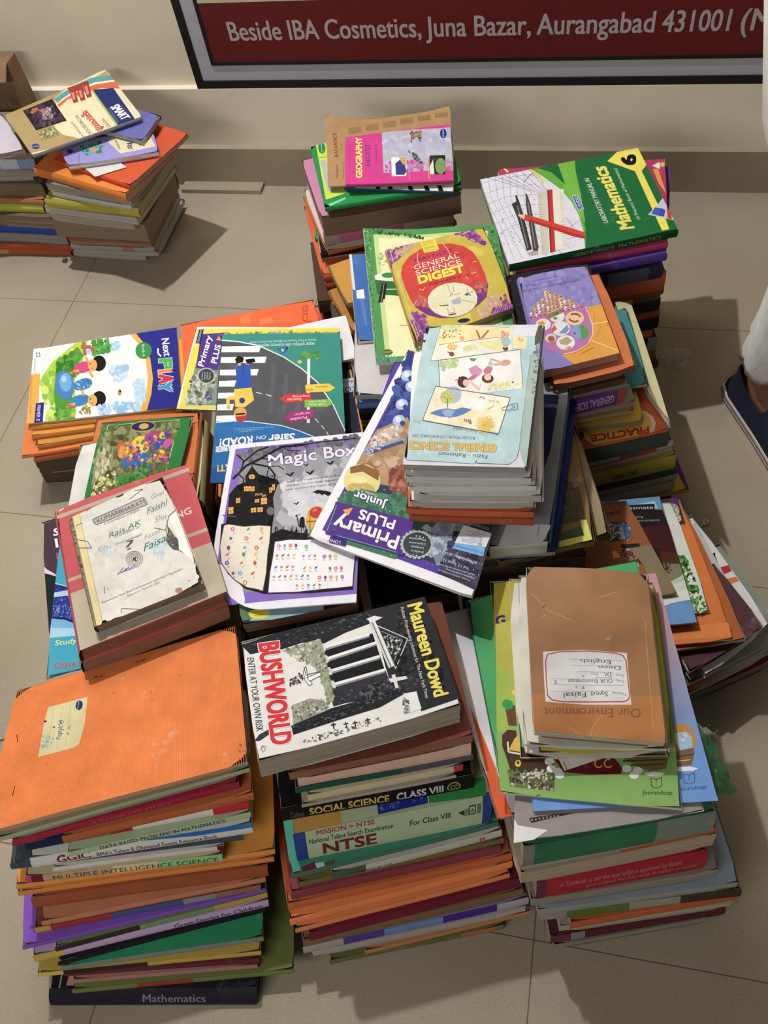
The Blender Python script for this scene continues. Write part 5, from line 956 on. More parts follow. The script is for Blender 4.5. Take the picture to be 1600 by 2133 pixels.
@art('greeny', 600, 200, 3.555)
def _(s, b):
    for u0, v0, u1, v1 in ((0, 0, .08, 1), (0, 0, 1, .055), (.92, 0, 1, 1), (0, .965, 1, 1)): box(s, '4f9450', u0, v0, u1, v1)
    for u0, v0, u1, v1 in ((.07, .05, .105, .965), (.07, .05, .93, .075), (.89, .05, .925, .965)): box(s, 'c2d884', u0, v0, u1, v1)
    s.blobs(['2f8040', '3f8f4a', '6aa85e', '2a6a3a', '98c48a'], [(556, 985), (605, 990), (660, 1960), (600, 1960)], 120, 13, 2); s.blobs(['2f6a3c', '1f5a34', '4a8a54'], [(590, 980), (1000, 1040), (1000, 1060), (600, 1010)], 50, 16, 3); s.blobs(['3f8a44', '5aa054', '2f6a38'], [(1480, 960), (1520, 980), (1660, 1500), (1610, 1500)], 60, 18, 5)
    rd = random.Random(6)
    for k in range(60): x = rd.uniform(600, 790); s.line(['5a9aa0', '3a8a5a', '7ab4a0'][k % 3], [(x, 1975), (x + rd.uniform(-20, 20), 1975 - rd.uniform(30, 260) * (1 if x < 660 else .25))], 4); s.k -= 1
    s.k += 1
    s.blobs(['b8b890', 'a0a878'], [(660, 1160), (760, 1150), (750, 1260), (670, 1250)], 30, 12, 7); s.poly('dfe4d8', [(640, 1330), (760, 1290), (900, 1330), (900, 1380), (650, 1370)]); s.ell('3f8a3c', (740, 1328), (46, 0), (0, 20)); s.poly('2f7034', [(645, 1362), (800, 1375), (950, 1370), (950, 1500), (800, 1478), (660, 1470)]); s.line('dfe4d8', [(720, 1432), (900, 1430)], 6)
    s.poly('26241f', [(695, 1388), (735, 1386), (718, 1505), (706, 1505), (700, 1530), (668, 1532)]); s.line('a8a89a', [(712, 1390), (690, 1530)], 4); s.ell('5a6a2a', (738, 1898), (38, 0), (0, 22)); s.text('c8cc8a', 'BALBHARATI', (708, 1902), (768, 1898), 9, .01); s.line('8a8a6a', [(832, 1700), (890, 1698)], 4)
@art('gsd', 790, 460, 5.333)
def _(s, b):
    s.blobs(['cfb636', 'c4b03a', 'd2be48', 'c8ac44'], [(150, 300), (1000, 100), (1450, 950), (420, 1200)], 60, 80, 2)
    for q, n in (([(60, 330), (400, 240), (200, 420), (110, 480)], 36), ([(800, 120), (1020, 60), (1180, 260), (1080, 220)], 40), ([(1200, 1100), (1380, 800), (1500, 980), (1460, 1060)], 46), ([(330, 1000), (520, 1060), (560, 1320), (440, 1300)], 50)): s.blobs(['9a4c98', '8a3c8e', 'a86aa0', '7c2c84'], q, n, 40, n)
    s.blobs(['d8b8a0', 'cc9a90', 'c8a8a0'], [(1080, 1000), (1300, 800), (1330, 860), (1180, 1090)], 22, 40, 9); s.blobs(['c49a90', 'ccaa80'], [(180, 330), (420, 230), (330, 330), (200, 420)], 16, 36, 10)
    O = [(240, 600), (255, 500), (330, 400), (470, 310), (650, 262), (790, 252), (930, 280), (1040, 345), (1110, 450), (1175, 590), (1212, 720), (1195, 840), (1110, 930), (980, 1020), (830, 1075), (680, 1082), (530, 1045), (400, 960), (350, 880), (290, 750)]
    s.poly('d0392e', O); s.blobs(['d8483a', 'c8342c'], [(290, 480), (1000, 330), (1120, 700), (400, 820)], 40, 60, 11)
    s.poly('7c3084', [(400, 950), (560, 950), (760, 1040), (1000, 960), (1080, 780), (1212, 700), (1195, 840), (1110, 930), (980, 1020), (830, 1075), (680, 1082), (530, 1045)]); s.blobs(['c8563a', 'd07038', 'b85a5a', '9a4a80'], [(380, 840), (540, 850), (560, 960), (420, 940)], 26, 34, 12); s.blobs(['d0703a', 'b85a58', '9a4080'], [(1060, 700), (1200, 680), (1180, 800), (1090, 800)], 20, 34, 13)
    s.ell('e2dcba', (815, 880), (277, -30), (24, 190)); s.blobs(['ded68a', 'd8d8a0'], [(560, 910), (760, 900), (740, 970), (600, 970)], 12, 26, 14)
    for p in ([(760, 710), (800, 830), (900, 810)], [(820, 720), (830, 780), (780, 850)], [(900, 880), (1060, 910)], [(760, 970), (770, 1030), (840, 1020), (820, 960)]): s.line('8a8878', p, 6)
    s.poly('a8b0b8', [(800, 890), (900, 850), (910, 920), (820, 935)]); s.line('4a4438', [(670, 948), (770, 940)], 10); s.line('7a3028', [(770, 1050), (855, 1035)], 14); s.poly('3a48a0', [(940, 820), (990, 800), (985, 840)]); s.poly('d8902c', [(990, 800), (1045, 780), (1040, 800)]); s.poly('3a8a4a', [(990, 800), (1020, 830), (1010, 840)]); s.line('8a3a4a', [(975, 760), (1000, 830)], 6)
    s.poly('e4d02e', [(450, 225), (610, 190), (665, 310), (650, 330), (500, 360)]); s.poly('d9c92c', [(870, 1080), (1010, 1020), (1030, 1120), (880, 1150)]); s.ell('2a2658', (940, 1108), (70, -10), (6, 24))
    for t, p0, p1, h in (('BASED', (485, 255), (595, 232), 20), ('ON THE', (485, 282), (600, 256), 20), ('NEW', (505, 325), (615, 302), 34), ('SYLLABUS', (508, 352), (645, 318), 16)): s.text('8a7a20', t, p0, p1, (-4, -h), .012)
    s.text('3a2c8a', 'NAVNEET', (398, 465), (818, 345), (-4, -42), .03); s.text('ece4de', 'GENERAL', (396, 548), (892, 408), (-16, -52), .05); s.text('ece4de', 'SCIENCE', (414, 610), (918, 476), (-16, -54), .05); s.text('eedf36', 'DIGEST', (448, 700), (945, 564), (-22, -82), .07); s.text('4a1c18', 'STANDARD V', (558, 725), (905, 630), (-6, -24), .012)
    for p in ([(430, 350), (425, 440), (445, 500)], [(700, 250), (745, 300), (800, 385)], [(440, 760), (490, 775), (505, 740)], [(380, 950), (420, 880)], [(960, 620), (985, 650)], [(1040, 460), (1085, 450)], [(1020, 590), (1080, 570)], [(500, 870), (520, 910)], [(840, 355), (880, 350)], [(920, 150), (980, 130)], [(1010, 200), (1070, 230)]): s.line('e6c8bc', p, 6)
    for k in range(7): s.line('c89ac0', [(1260 + k * 30, 1060 - k * 4), (1340 + k * 18, 900 + k * 8)], 5)
    s.line('e4d0a8', [(120, 330), (250, 760), (440, 1280)], 5); s.line('c8a0c0', [(330, 1000), (490, 1260)], 5)
@art('bluew', 600, 200, 3.555)
def _(s, b):
    s.poly('e4e4e8', [(505, 1440), (560, 1430), (570, 1500), (510, 1500)]); s.poly('d8d8e0', [(440, 1120), (470, 1160), (500, 1440), (480, 1430)]); s.poly('5a7ac0', [(530, 1500), (560, 1500), (590, 1700), (570, 1700)])
@art('workbook', 0, 130, 4.571)
def _(s, b):
    s.poly('b2965e', [(40, 480), (560, 270), (640, 240), (520, 340), (540, 420), (480, 520), (520, 620), (600, 690), (800, 735), (830, 745), (270, 870)]); s.poly('b2a06a', [(860, 170), (1015, 78), (1050, 140), (870, 165)])
    s.poly('5aa0a4', [(520, 345), (580, 300), (700, 225), (860, 150), (1070, 120), (1098, 165), (900, 190), (720, 262), (600, 340), (545, 390)]); s.poly('ece4cc', [(545, 390), (700, 270), (900, 192), (1098, 166), (1108, 185), (900, 210), (700, 300), (552, 405)]); s.poly('e0682c', [(548, 400), (640, 330), (760, 270), (900, 212), (1105, 182), (1155, 250), (960, 245), (800, 290), (650, 350), (562, 428)])
    for x, y in ((700, 320), (770, 300), (830, 270)): s.poly('a83a2c', [(x - 50, y - 80), (x + 10, y - 95), (x + 45, y + 55), (x, y + 70)]); s.poly('d88a78', [(x - 25, y - 40), (x, y - 50), (x + 20, y + 30), (x, y + 40)])
    s.poly('a83a2c', [(640, 245), (780, 195), (800, 260), (670, 290)])
    s.poly('2c1f2c', [(218, 460), (495, 348), (635, 555), (345, 648)]); s.blobs(['4a3448', '5e4a5a', '3a2a40'], [(260, 460), (490, 370), (600, 550), (350, 620)], 50, 34, 2); s.blobs(['a88a80', 'c8b0a8', '8a7078'], [(390, 450), (480, 430), (500, 540), (410, 550)], 26, 26, 3); s.blobs(['c87a3a', 'b86a34'], [(290, 445), (370, 430), (370, 470), (300, 480)], 12, 18, 4)
    s.poly('8c8a58', [(348, 655), (515, 605), (570, 695), (400, 745)]); s.blobs(['b0a860', '5a6a38', 'c8c098', '7a7a44'], [(360, 660), (510, 615), (555, 690), (405, 735)], 36, 16, 5); s.ell('2c3c8e', (340, 800), (38, 2), (-2, 26)); s.text('d8dcec', 'navneet', (312, 806), (370, 802), (0, -14), .01)
    s.poly('a8bc54', [(868, 265), (882, 260), (1130, 605), (1112, 612)]); s.poly('2b3474', [(885, 262), (1080, 245), (1290, 545), (1130, 605)]); s.text('eeeef4', 'SMART', (1052, 428), (1165, 552), (78, -34), .03); s.text('9a3048', 'YOUR', (1140, 410), (1205, 500), (20, -14), .03); s.text('8a90b8', 'COURSEBOOK', (1030, 445), (1120, 580), (16, -10))
    s.text('5a5a62', 'WORKBOOK', (705, 512), (850, 694), (34, -18), .012); s.text('5a5448', 'STANDARD VIII', (672, 572), (790, 722), (20, -12), .008)
    s.text('c8342c', 'कुमारभारती', (775, 480), (935, 662), (52, -30), .03); s.text('c8342c', 'भाषा', (955, 545), (1025, 625), (34, -18), .02)
@art('marathi', 0, 130, 4.571)
def _(s, b):
    s.blobs(['3a8a4a', '4aa060', '2f7a50', '6ab8c8', '58a8d8'], [(760, 800), (960, 750), (980, 860), (820, 880)], 50, 26, 2); s.ell('c89a64', (890, 830), (40, 0), (0, 24)); s.poly('e0d2a4', [(1030, 760), (1060, 720), (1400, 640), (1480, 800), (1150, 868)]); s.ell('34409a', (665, 845), (30, 0), (0, 22)); s.text('2c3680', 'वरि', (1215, 830), (1280, 822), (-6, -70), .02); s.text('2c3680', 'पाठ', (1320, 800), (1380, 790), (-6, -60), .02); s.line('c8a03a', [(742, 870), (738, 970)], 8); s.line('3a5ab0', [(752, 870), (750, 970)], 5); s.lines('6a6454', [(1090, 740), (1130, 830), (1150, 826), (1110, 736)], 2, 7, 3)
P1 = 'the orange notebook pile'
special('orange', 'notebook', 'bright orange ribbed notebook with a cream name sticker, topmost of the front pile', G1, [(34, 1440), (490, 1303), (516, 1588), (-40, 1738)], 0.300, 0.012, 'f5822f', spine=0, pages='b9b492', worn=0.007, mat='worn', cat='notebook', bump=curl((0.35, 1.0, 0.004, 0.35)))
pile(P1, G1, 0.288, 2, [
 ('greyish green exercise book', 'exercise_book', (-10, 1745), (521, 1598), .010, 'p', '8d9a78', 'b8b690', dict(spine=0, depth=.13)),
 ('thin crimson paperback', 'paperback_book', (22, 1750), (497, 1628), .010, 's', 'b0163c', 'cfc6b0', dict(txt=[('c9566a', 'A COMPLETE STUDY', .35, .7, .25, .75)])),
 ('rust orange paperback', 'paperback_book', (128, 1742), (527, 1650), .012, 's', 'c2622a', 'cfc6b0'),
 ('navy, white and red spined paperback', 'paperback_book', (50, 1756), (517, 1668), .013, 's', '23305a', 'cfc6b0', dict(bands=[('1f2a4c', 0, .2), ('a0623c', .2, .38), ('b01a28', .38, .48), ('e6dfdc', .48, .84), ('d4182c', .84, 1)])),
 ('thin pale green paperback', 'paperback_book', (138, 1775), (521, 1690), .009, 's', 'b5c79a', 'cfc6b0', dict(txt=[('3a4438', 'DATA BASED PROBLEMS IN MATHEMATICS', .18, .86, .15, .85)])),
 ('white spined exam resource book', 'paperback_book', (60, 1786), (524, 1713), .018, 's', 'ded9d2', 'cfc6b0', dict(bands=[], art=lambda b: (b.side.upoly('1c74c8', [(.45, 0), (1, 0), (1, .30), (.75, .28)]), spine_text(b.side, '3a3a44', "BMA's Talent & Olympiad Exams Resource Book", .30, .84, .36, .86, .004), spine_text(b.side, '8a2c2c', 'GGIC', .12, .27, .1, .8, .03)))),
 ('slate grey paperback', 'paperback_book', (18, 1797), (506, 1735), .012, 's', '47505e', 'bdb4a0'),
 ('thin white booklet', 'booklet', (108, 1806), (466, 1760), .008, 's', 'dcd6cf', 'e0dccc', dict(bands=[('6c1830', .96, 1)])),
 ('cream and mint spined paperback', 'paperback_book', (50, 1824), (462, 1778), .014, 's', 'd6c094', 'cfc6b0', dict(bands=[('d2447a', 0, .03), ('7a1c2c', .03, .09), ('c6a37c', .09, .45), ('e2cf9a', .45, .68), ('8ed28a', .68, 1)], txt=[('6a4a30', 'MULTIPLE INTELLIGENCE SCIENCE', .14, .98, .2, .78)])),
 ('bright orange yellow exercise book', 'exercise_book', (30, 1842), (572, 1768), .009, 's', 'f39a24', 'd8c8a0'),
 ('amber exercise book', 'exercise_book', (34, 1856), (570, 1784), .009, 's', 'e8892a', 'd8c8a0'),
 ('thick rust brown book', 'textbook', (62, 1868), (556, 1800), .022, 's', 'a85228', 'c0a888'),
 ('salmon spined paperback', 'paperback_book', (84, 1918), (552, 1826), .010, 's', 'd0805a', 'cfb898'),
 ('gold, red and blue spined paperback', 'paperback_book', (70, 1932), (542, 1842), .011, 's', '8c4434', 'cfb898', dict(bands=[('d2a030', 0, .07), ('a8343a', .07, .34), ('485a94', .34, .66), ('8d8f96', .66, .8), ('9a6a4c', .8, 1)])),
 ('violet covered workbook', 'workbook', (44, 1970), (553, 1850), .008, 's', '8a52c8', 'cfc0b0'),
 ('olive green paperback', 'paperback_book', (112, 1972), (556, 1858), .010, 's', '6c8858', 'cfc0b0', dict(bands=[('3d3428', 0, .4), ('7c9a62', .4, .75), ('c8a23a', .75, 1)])),
 ('lilac spined storybook', 'paperback_book', (66, 1990), (558, 1873), .014, 's', 'c6a8d2', 'cfc0b0', dict(bands=[('d6b04a', 0, .13)], txt=[('4a3a60', 'Great Stories for Children', .6, .97, .2, .8)])),
 ('black covered paperback', 'paperback_book', (118, 2003), (551, 1890), .009, 's', '25222a', 'a89a88'),
 ('wide emerald green textbook', 'textbook', (124, 2012), (548, 1950), .010, 's', '1f9a63', 'a8a290', dict(scol='7c8c80')),
 ('mustard yellow paperback', 'paperback_book', (74, 2026), (543, 1980), .009, 's', 'c8a63a', 'bdb090', dict(bands=[('dcc040', 0, .12), ('3c2c22', .12, .5)])),
 ('maroon spined paperback', 'paperback_book', (130, 2024), (540, 1996), .010, 's', '6e2834', 'a89080'),
 ('dusty pink paperback', 'paperback_book', (150, 2040), (536, 2008), .009, 's', 'b07a70', 'b0a090'),
 ('olive book with a red patch', 'textbook', (148, 2060), (612, 2018), .010, 's', '75803e', 'a89a80', dict(bands=[('a03a2c', .3, .55)])),
 ('black mathematics book', 'textbook', (101, 2058), (535, 2056), .022, 's', '22202a', '9a9080', dict(bands=[('2a2634', 0, 1)], lean=-.9, depth=.16, txt=[('8c8a90', 'Mathematics', .46, .76, .25, .75)], art=lambda b: (b.top.upoly('c89884', [(.10, .6), (.22, .6), (.22, .98), (.08, .98)]), b.top.upoly('b0aab0', [(.045, .3), (.052, .3), (.052, 1), (.045, 1)])))),
], lean=-0.45, depth=0.185)
P2 = 'the black-and-white paperback pile'
special('bush', 'paperback_book', 'thick black-and-white illustrated paperback with a big red title, topmost of its pile', G2, [(503, 1337), (885, 1243), (962, 1468), (536, 1586)], 0.350, 0.028, 'e6e4e2', spine=0, pages='a89c88', worn=0.003, lean=(0, -0.45))
pile(P2, G2, 0.322, 2, [
 ('worn rust brown paged book', 'textbook', (600, 1612), (988, 1530), .012, 'p', '7a4030', '9a6a52', dict(spine=0)),
 ('peach pink book', 'textbook', (619, 1614), (981, 1546), .018, 's', 'e2b8a2', 'c8b8a0'),
 ('thin dark green book', 'paperback_book', (614, 1641), (985, 1569), .009, 's', '1f4e46', 'c8b8a0', dict(bands=[('26594e', 0, .6), ('5c5a66', .6, 1)])),
 ('cream book with a red-tipped spine', 'paperback_book', (640, 1656), (964, 1590), .010, 's', 'd6c898', 'c8b8a0', dict(bands=[('c8384a', .94, 1)])),
 ('dull white booklet', 'booklet', (628, 1676), (950, 1612), .005, 's', 'b4a898', 'c8b8a0', dict(art=lambda b: (b.top.ell('2a2422', (800, 1622), (13, 0)), b.top.text('3c302c', 'N', (676, 1640), (694, 1636), 12, .03)))),
 ('black social science guide', 'textbook', (583, 1684), (987, 1612), .021, 's', '1d1b1c', 'c8b8a0', dict(art=lambda b: (spine_text(b.side, 'd8c040', 'SOCIAL SCIENCE', .15, .56, .22, .72, .03), spine_text(b.side, 'd8d6d6', 'CLASS VIII', .60, .84, .22, .72, .03), ring(b.side, 'b8b03a', .895, .48, .035, .30), spine_text(b.side, 'b8b03a', 'CC', .878, .914, .33, .62, .02), spine_text(b.side, '6e6c70', 'Galaxy', .05, .12, .25, .75, .005)))),
 ('thick pale green talent search guide', 'textbook', (610, 1737), (1024, 1652), .047, 's', 'b9cba2', 'b8b09a', dict(depth=.2, art=lambda b: ART['ntse'](b))),
 ('teal covered textbook', 'textbook', (606, 1822), (1037, 1711), .008, 's', '3f967a', 'b8b09a', dict(scol='4a7a68', art=lambda b: (b.top.poly('cfe2ea', [(645, 1800), (695, 1792), (697, 1822), (648, 1830)]), b.top.poly('7a3040', [(625, 1808), (655, 1795), (660, 1808), (630, 1820)]), b.top.poly('6a5a4a', [(675, 1796), (697, 1790), (699, 1812), (678, 1816)])))),
 ('white spined book with a small red mark', 'paperback_book', (690, 1818), (1045, 1727), .012, 's', 'cac6b8', 'b8b09a', dict(bands=[('4a6650', 0, .2), ('c8c4b6', .2, 1)], txt=[('c22a28', 'R', .87, .91, .2, .8), ('3a3a3a', 'SCIENCE 10', .1, .35, .5, .9)])),
 ('olive brown paperback', 'paperback_book', (622, 1838), (1050, 1745), .009, 's', '7c6a38', 'b8b09a'),
 ('maroon taped book', 'textbook', (604, 1858), (1043, 1760), .014, 's', '923a48', 'b8a090'),
 ('dark orange exercise book', 'exercise_book', (598, 1882), (1066, 1776), .013, 's', 'd4662a', 'c0a080'),
 ('bright orange exercise book', 'exercise_book', (602, 1914), (1067, 1792), .013, 's', 'ff8c3e', 'c0a080'),
 ('light orange exercise book', 'exercise_book', (614, 1934), (1062, 1818), .009, 's', 'f58a40', 'c0a080'),
 ('dark wine red book', 'textbook', (642, 1944), (1086, 1828), .016, 's', '7c1c34', 'a89078'),
 ('brown taped textbook', 'textbook', (630, 1958), (1090, 1850), .014, 's', '866442', 'a89078'),
 ('book with purple and blue taped spine', 'textbook', (630, 1972), (1101, 1868), .014, 's', '8c8894', 'a89078', dict(bands=[('a8a4a0', 0, .18), ('5a3c90', .18, .36), ('6e8ec0', .36, .62), ('4c2c98', .62, .86), ('b0acb4', .86, 1)])),
 ('grey paged loose-leaved book', 'textbook', (648, 1984), (1098, 1888), .012, 'p', 'b0a89c', 'b4ac9e', dict(spine=0)),
 ('tan orange booklet', 'booklet', (760, 1980), (1106, 1896), .008, 's', 'c8824e', 'a89078'),
 ('olive book lying on the floor tiles', 'textbook', (686, 2000), (1050, 1925), .009, 's', '6f7040', 'a89078', dict(bands=[('b86a38', .75, .95)])),
], lean=-0.40, depth=0.19)
P3 = 'the brown-wrapped book pile'
special('brown', 'textbook', 'brown-paper wrapped textbook with a red-edged name label, on top of its pile', G3, [(1095, 1180), (1348, 1196), (1388, 1548), (1112, 1524)], [.352, .338, .338, .350], 0.018, 'a67546', spine=1, pages='c6bfae', worn=0.006, mat='wrap', bump=curl((0.55, 0.0, .006, .35), (0, 1, .004, .3)))
special('', 'exercise_book', 'white-paged exercise book with grey edges directly beneath the brown-wrapped book', G3, [(1078, 1196), (1340, 1206), (1394, 1562), (1090, 1552)], .322, 0.009, 'd8d4c8', spine=1, pages='d8d2c4', worn=.005, mat='worn', cat='notebook')
special('', 'notebook', 'thin yellow-edged notebook peeping out right of the brown-wrapped book', G3, [(1110, 1215), (1361, 1212), (1404, 1560), (1120, 1570)], .3125, 0.006, 'd2c02c', spine=1, pages='d8d2c4', worn=.004, cat='notebook')
special('', 'exercise_book', 'loose white paper bundle with a ruled margin under the brown-wrapped book', G3, [(1058, 1204), (1330, 1212), (1390, 1575), (1082, 1580)], .3060, 0.005, 'd9d5c9', spine=1, pages='d8d2c4', worn=.008, mat='worn', cat='notebook')
special('greenj', 'notebook', 'lime green drawing book with a ruined stone wall and cooking pots printed on it', G3, [(1033, 1300), (1366, 1222), (1424, 1688), (1036, 1652)], .3005, 0.004, '87b45c', spine=3, worn=.004, cat='book')
special('bluej', 'notebook', 'pink to blue shaded drawing book sticking out right of the lime green one', G3, [(1092, 1222), (1366, 1194), (1496, 1668), (1112, 1690)], .296, 0.004, '7d9fd8', spine=3, worn=.004)
special('filmgrey', 'magazine', 'grey magazine with a film strip and white corner below the lime green book', G3, [(1080, 1420), (1400, 1380), (1470, 1690), (1070, 1756)], .291, 0.004, '9a9290', spine=0, worn=.003, cat='magazine')
special('greenlong', 'textbook', 'mint green book whose long edge shows left of the lime green book', G3, [(972, 1250), (1330, 1163), (1400, 1520), (1042, 1610)], .284, 0.009, '47b26b', spine=3, worn=.004, spine_col='3a8a58')
special('yellowg', 'textbook', 'yellow book with a purple letter showing left of the brown-wrapped book', G3, [(1022, 1210), (1300, 1195), (1350, 1500), (1050, 1560)], .289, 0.004, 'c2b02c', spine=3, worn=.004)
special('orangelilac', 'textbook', 'lilac and orange book slanting beside the mint green one', G3, [(905, 1276), (1250, 1225), (1330, 1640), (1040, 1705)], .274, 0.012, 'e2dce6', spine=3, worn=.005, pages='a89484', spine_col='9a7458')
pile(P3, G3, 0.262, 11, [
 ('dark green taped thick book', 'textbook', (1090, 1762), (1492, 1688), .032, 's', '2f7850', 'a89c88', dict(bands=[('8a8078', 0, .06), ('2f7850', .06, .7), ('7d8a7c', .7, 1)], mat='worn')),
 ('grey paged book', 'textbook', (1086, 1798), (1493, 1714), .012, 'p', 'a89c8c', 'b0a490', dict(spine=0)),
 ('thin rust orange book', 'paperback_book', (1094, 1806), (1494, 1722), .009, 's', 'b45a28', 'a89c88', dict(bands=[('988a78', 0, .5)])),
 ('tan paged thick book', 'textbook', (1084, 1818), (1497, 1736), .020, 'p', 'b09c80', 'b8a488', dict(spine=0)),
 ('red spined textbook with tiny white lettering', 'textbook', (1118, 1834), (1476, 1768), .032, 's', 'b01c30', 'a89c88', dict(bands=[('6a3048', 0, .06)], txt=[('c87a80', 'A Textbook as per the new syllabus approved by Board', .14, .85, .2, .42), ('c87a80', 'prescribed for Nursing & other courses', .3, .95, .5, .7)])),
 ('grey taped paged book', 'textbook', (1106, 1874), (1500, 1812), .014, 'p', '8e8478', '9c9484', dict(spine=0)),
 ('bluish grey covered book jutting out to the right', 'textbook', (1120, 1896), (1541, 1838), .009, 'p', '94a0b0', 'a8a090', dict(spine=0)),
 ('olive green spined book', 'textbook', (1122, 1902), (1546, 1850), .014, 's', '66703a', 'a89c88', dict(bands=[('9a9488', 0, .14), ('5c7a2c', .14, .45), ('a09884', .45, .7), ('4a3c30', .7, 1)])),
 ('burnt orange book', 'textbook', (1188, 1920), (1537, 1860), .013, 's', 'c4602a', 'a89c88'),
 ('beige paged booklet', 'booklet', (1166, 1930), (1530, 1876), .012, 'p', 'a89c84', 'b4a890', dict(spine=0)),
 ('dark maroon taped book', 'textbook', (1146, 1950), (1512, 1888), .014, 's', '602832', 'a89c88', dict(bands=[('7a3038', 0, .12), ('8a8894', .12, .2)])),
 ('grey book lying on the floor', 'textbook', (1152, 1968), (1502, 1906), .010, 'p', '7c7466', '9a907c', dict(spine=0)),
], lean=-0.35, depth=0.2)
P4 = 'the blue science textbook pile'
special('gensci', 'textbook', 'worn pale blue science textbook with three cartoon panels, topmost of the centre pile', G4, [(887, 678), (1132, 676), (1096, 974), (838, 968)], .440, 0.014, 'b4d3da', spine=1, pages='a8a49c', worn=.006, mat='worn', spine_col='8a9490')
pile(P4, G4, 0.426, 2, [
 ('white coverless book with grey edges', 'textbook', (842, 990), (1109, 994), .012, 'p', 'e6e2dc', 'dcd8d2', dict(spine=1, skew=.02)),
 ('white paged exercise book', 'exercise_book', (848, 1011), (1120, 1010), .010, 'p', 'eae7e2', 'e4e0da', dict(spine=1, skew=-.03)),
 ('torn white covered book', 'textbook', (872, 1026), (1130, 1030), .014, 'p', 'eceae6', 'c0bcb4', dict(spine=1)),
 ('grey edged white book', 'textbook', (852, 1042), (1114, 1044), .012, 'p', 'e6e2dc', 'b4b0aa', dict(spine=1)),
 ('orange covered book', 'textbook', (845, 1056), (1112, 1064), .012, 's', 'd4602c', 'b0a090', dict()),
 ('dark orange book', 'textbook', (852, 1070), (1113, 1079), .013, 's', 'b4502c', 'b0a090', dict()),
], zbot=.346, lean=-0.15, depth=0.245)
special('pplus', 'magazine', 'purple planet-themed magazine lying askew beneath the tall science pile', G4, [(852, 726), (1092, 880), (985, 1247), (642, 1117)], [.3405, .341, .341, .3385], 0.004, 'efedf4', spine=3, worn=.002, cat='magazine', bump=curl((1, 1, .004, .5)))
special('pplusb', 'magazine', 'purple bordered page peeping out beyond the planet-themed magazine', G4, [(828, 738), (1080, 850), (1010, 1130), (716, 1040)], .3335, 0.0025, '5b3fa8', spine=3, worn=.001, cat='magazine')
special('pearson', 'textbook', 'thick blue-spined book with a grey and navy cover right of the science pile', G4, [(905, 742), (1194, 748), (1142, 1128), (1020, 1140)], .3305, 0.032, '8a8c90', spine=1, pages='c8c4ba', worn=.004, spine_col='4f7184')
special('navy', 'textbook', 'navy blue book with a white dot below the blue-spined book', G4, [(900, 800), (1205, 800), (1158, 1150), (1000, 1160)], .296, 0.012, '2c3a86', spine=1, pages='b0a890', worn=.003)
special('ylabel', 'textbook', 'brown-covered book with a green and yellow lower corner beside the navy book', G4, [(960, 850), (1186, 850), (1242, 1128), (1030, 1160)], .283, 0.014, '8a6a3c', spine=1, pages='9c9350', worn=.006, mat='worn')
special('', 'textbook', 'tan paper-covered book jutting out below the brown one in the centre pile', G4, [(960, 860), (1192, 868), (1272, 1112), (1040, 1172)], .268, 0.018, 'a08a68', spine=1, pages='7c6a50', worn=.005, mat='worn')
pile(P4, G4, 0.249, 14, [
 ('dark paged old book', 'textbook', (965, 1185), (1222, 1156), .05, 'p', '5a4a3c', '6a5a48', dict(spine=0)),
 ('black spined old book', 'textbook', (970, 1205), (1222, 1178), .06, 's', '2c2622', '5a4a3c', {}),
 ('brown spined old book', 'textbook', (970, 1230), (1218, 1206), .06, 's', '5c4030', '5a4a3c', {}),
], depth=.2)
# ---- the pile left of centre: red hardback and the torn white schoolbook
G5 = 'books in the left pile'
special('kumar', 'textbook', 'torn white English schoolbook scribbled in green ink on the red hardback', G5, [(143, 1080), (338, 991), (425, 1216), (197, 1306)], .365, 0.0175, 'dcd8cf', spine=3, pages='8a7c66', worn=.006, mat='worn', spine_col='8c7c5e')
special('pinkhard', 'hardback_book', 'large red and beige hardback under the torn white schoolbook', G5, [(116, 1061), (390, 964), (472, 1232), (167, 1355)], .346, 0.020, 'c9535a', spine=3, pages='8c5a3e', hard=True, worn=.003, lean=(0, -.5))
special('', 'textbook', 'thick book with brown page edges directly under the red hardback', G5, [(122, 1078), (396, 982), (478, 1262), (171, 1377)], .3255, 0.020, '9a6a4c', spine=3, pages='94664a', worn=.002, lean=(0, -.5))
special('cyan', 'booklet', 'cyan study booklet with a night city photo sticking out left of the red hardback', G5, [(130, 1075), (405, 985), (372, 1330), (94, 1415)], .286, 0.004, '2fa9c8', spine=0, cat='booklet')
special('darkp', 'booklet', 'dark aubergine booklet below the cyan one in the left pile', G5, [(86, 1089), (340, 1015), (366, 1320), (107, 1395)], .279, 0.004, '4a3548', spine=0, cat='booklet')
pile('the torn white schoolbook pile', G5, .272, 6, [
 ('brown covered book', 'textbook', (112, 1330), (450, 1250), .07, 'p', '6a4a38', '8a7058', dict(zr=.272)),
 ('grey covered book', 'textbook', (118, 1345), (450, 1262), .09, 'p', '6a6660', '8a7a64', dict(zr=.272)),
 ('dark covered book', 'textbook', (124, 1360), (450, 1275), .10, 'p', '3a3434', '7a6a58', dict(zr=.272)),
], lean=-.1, depth=.13)
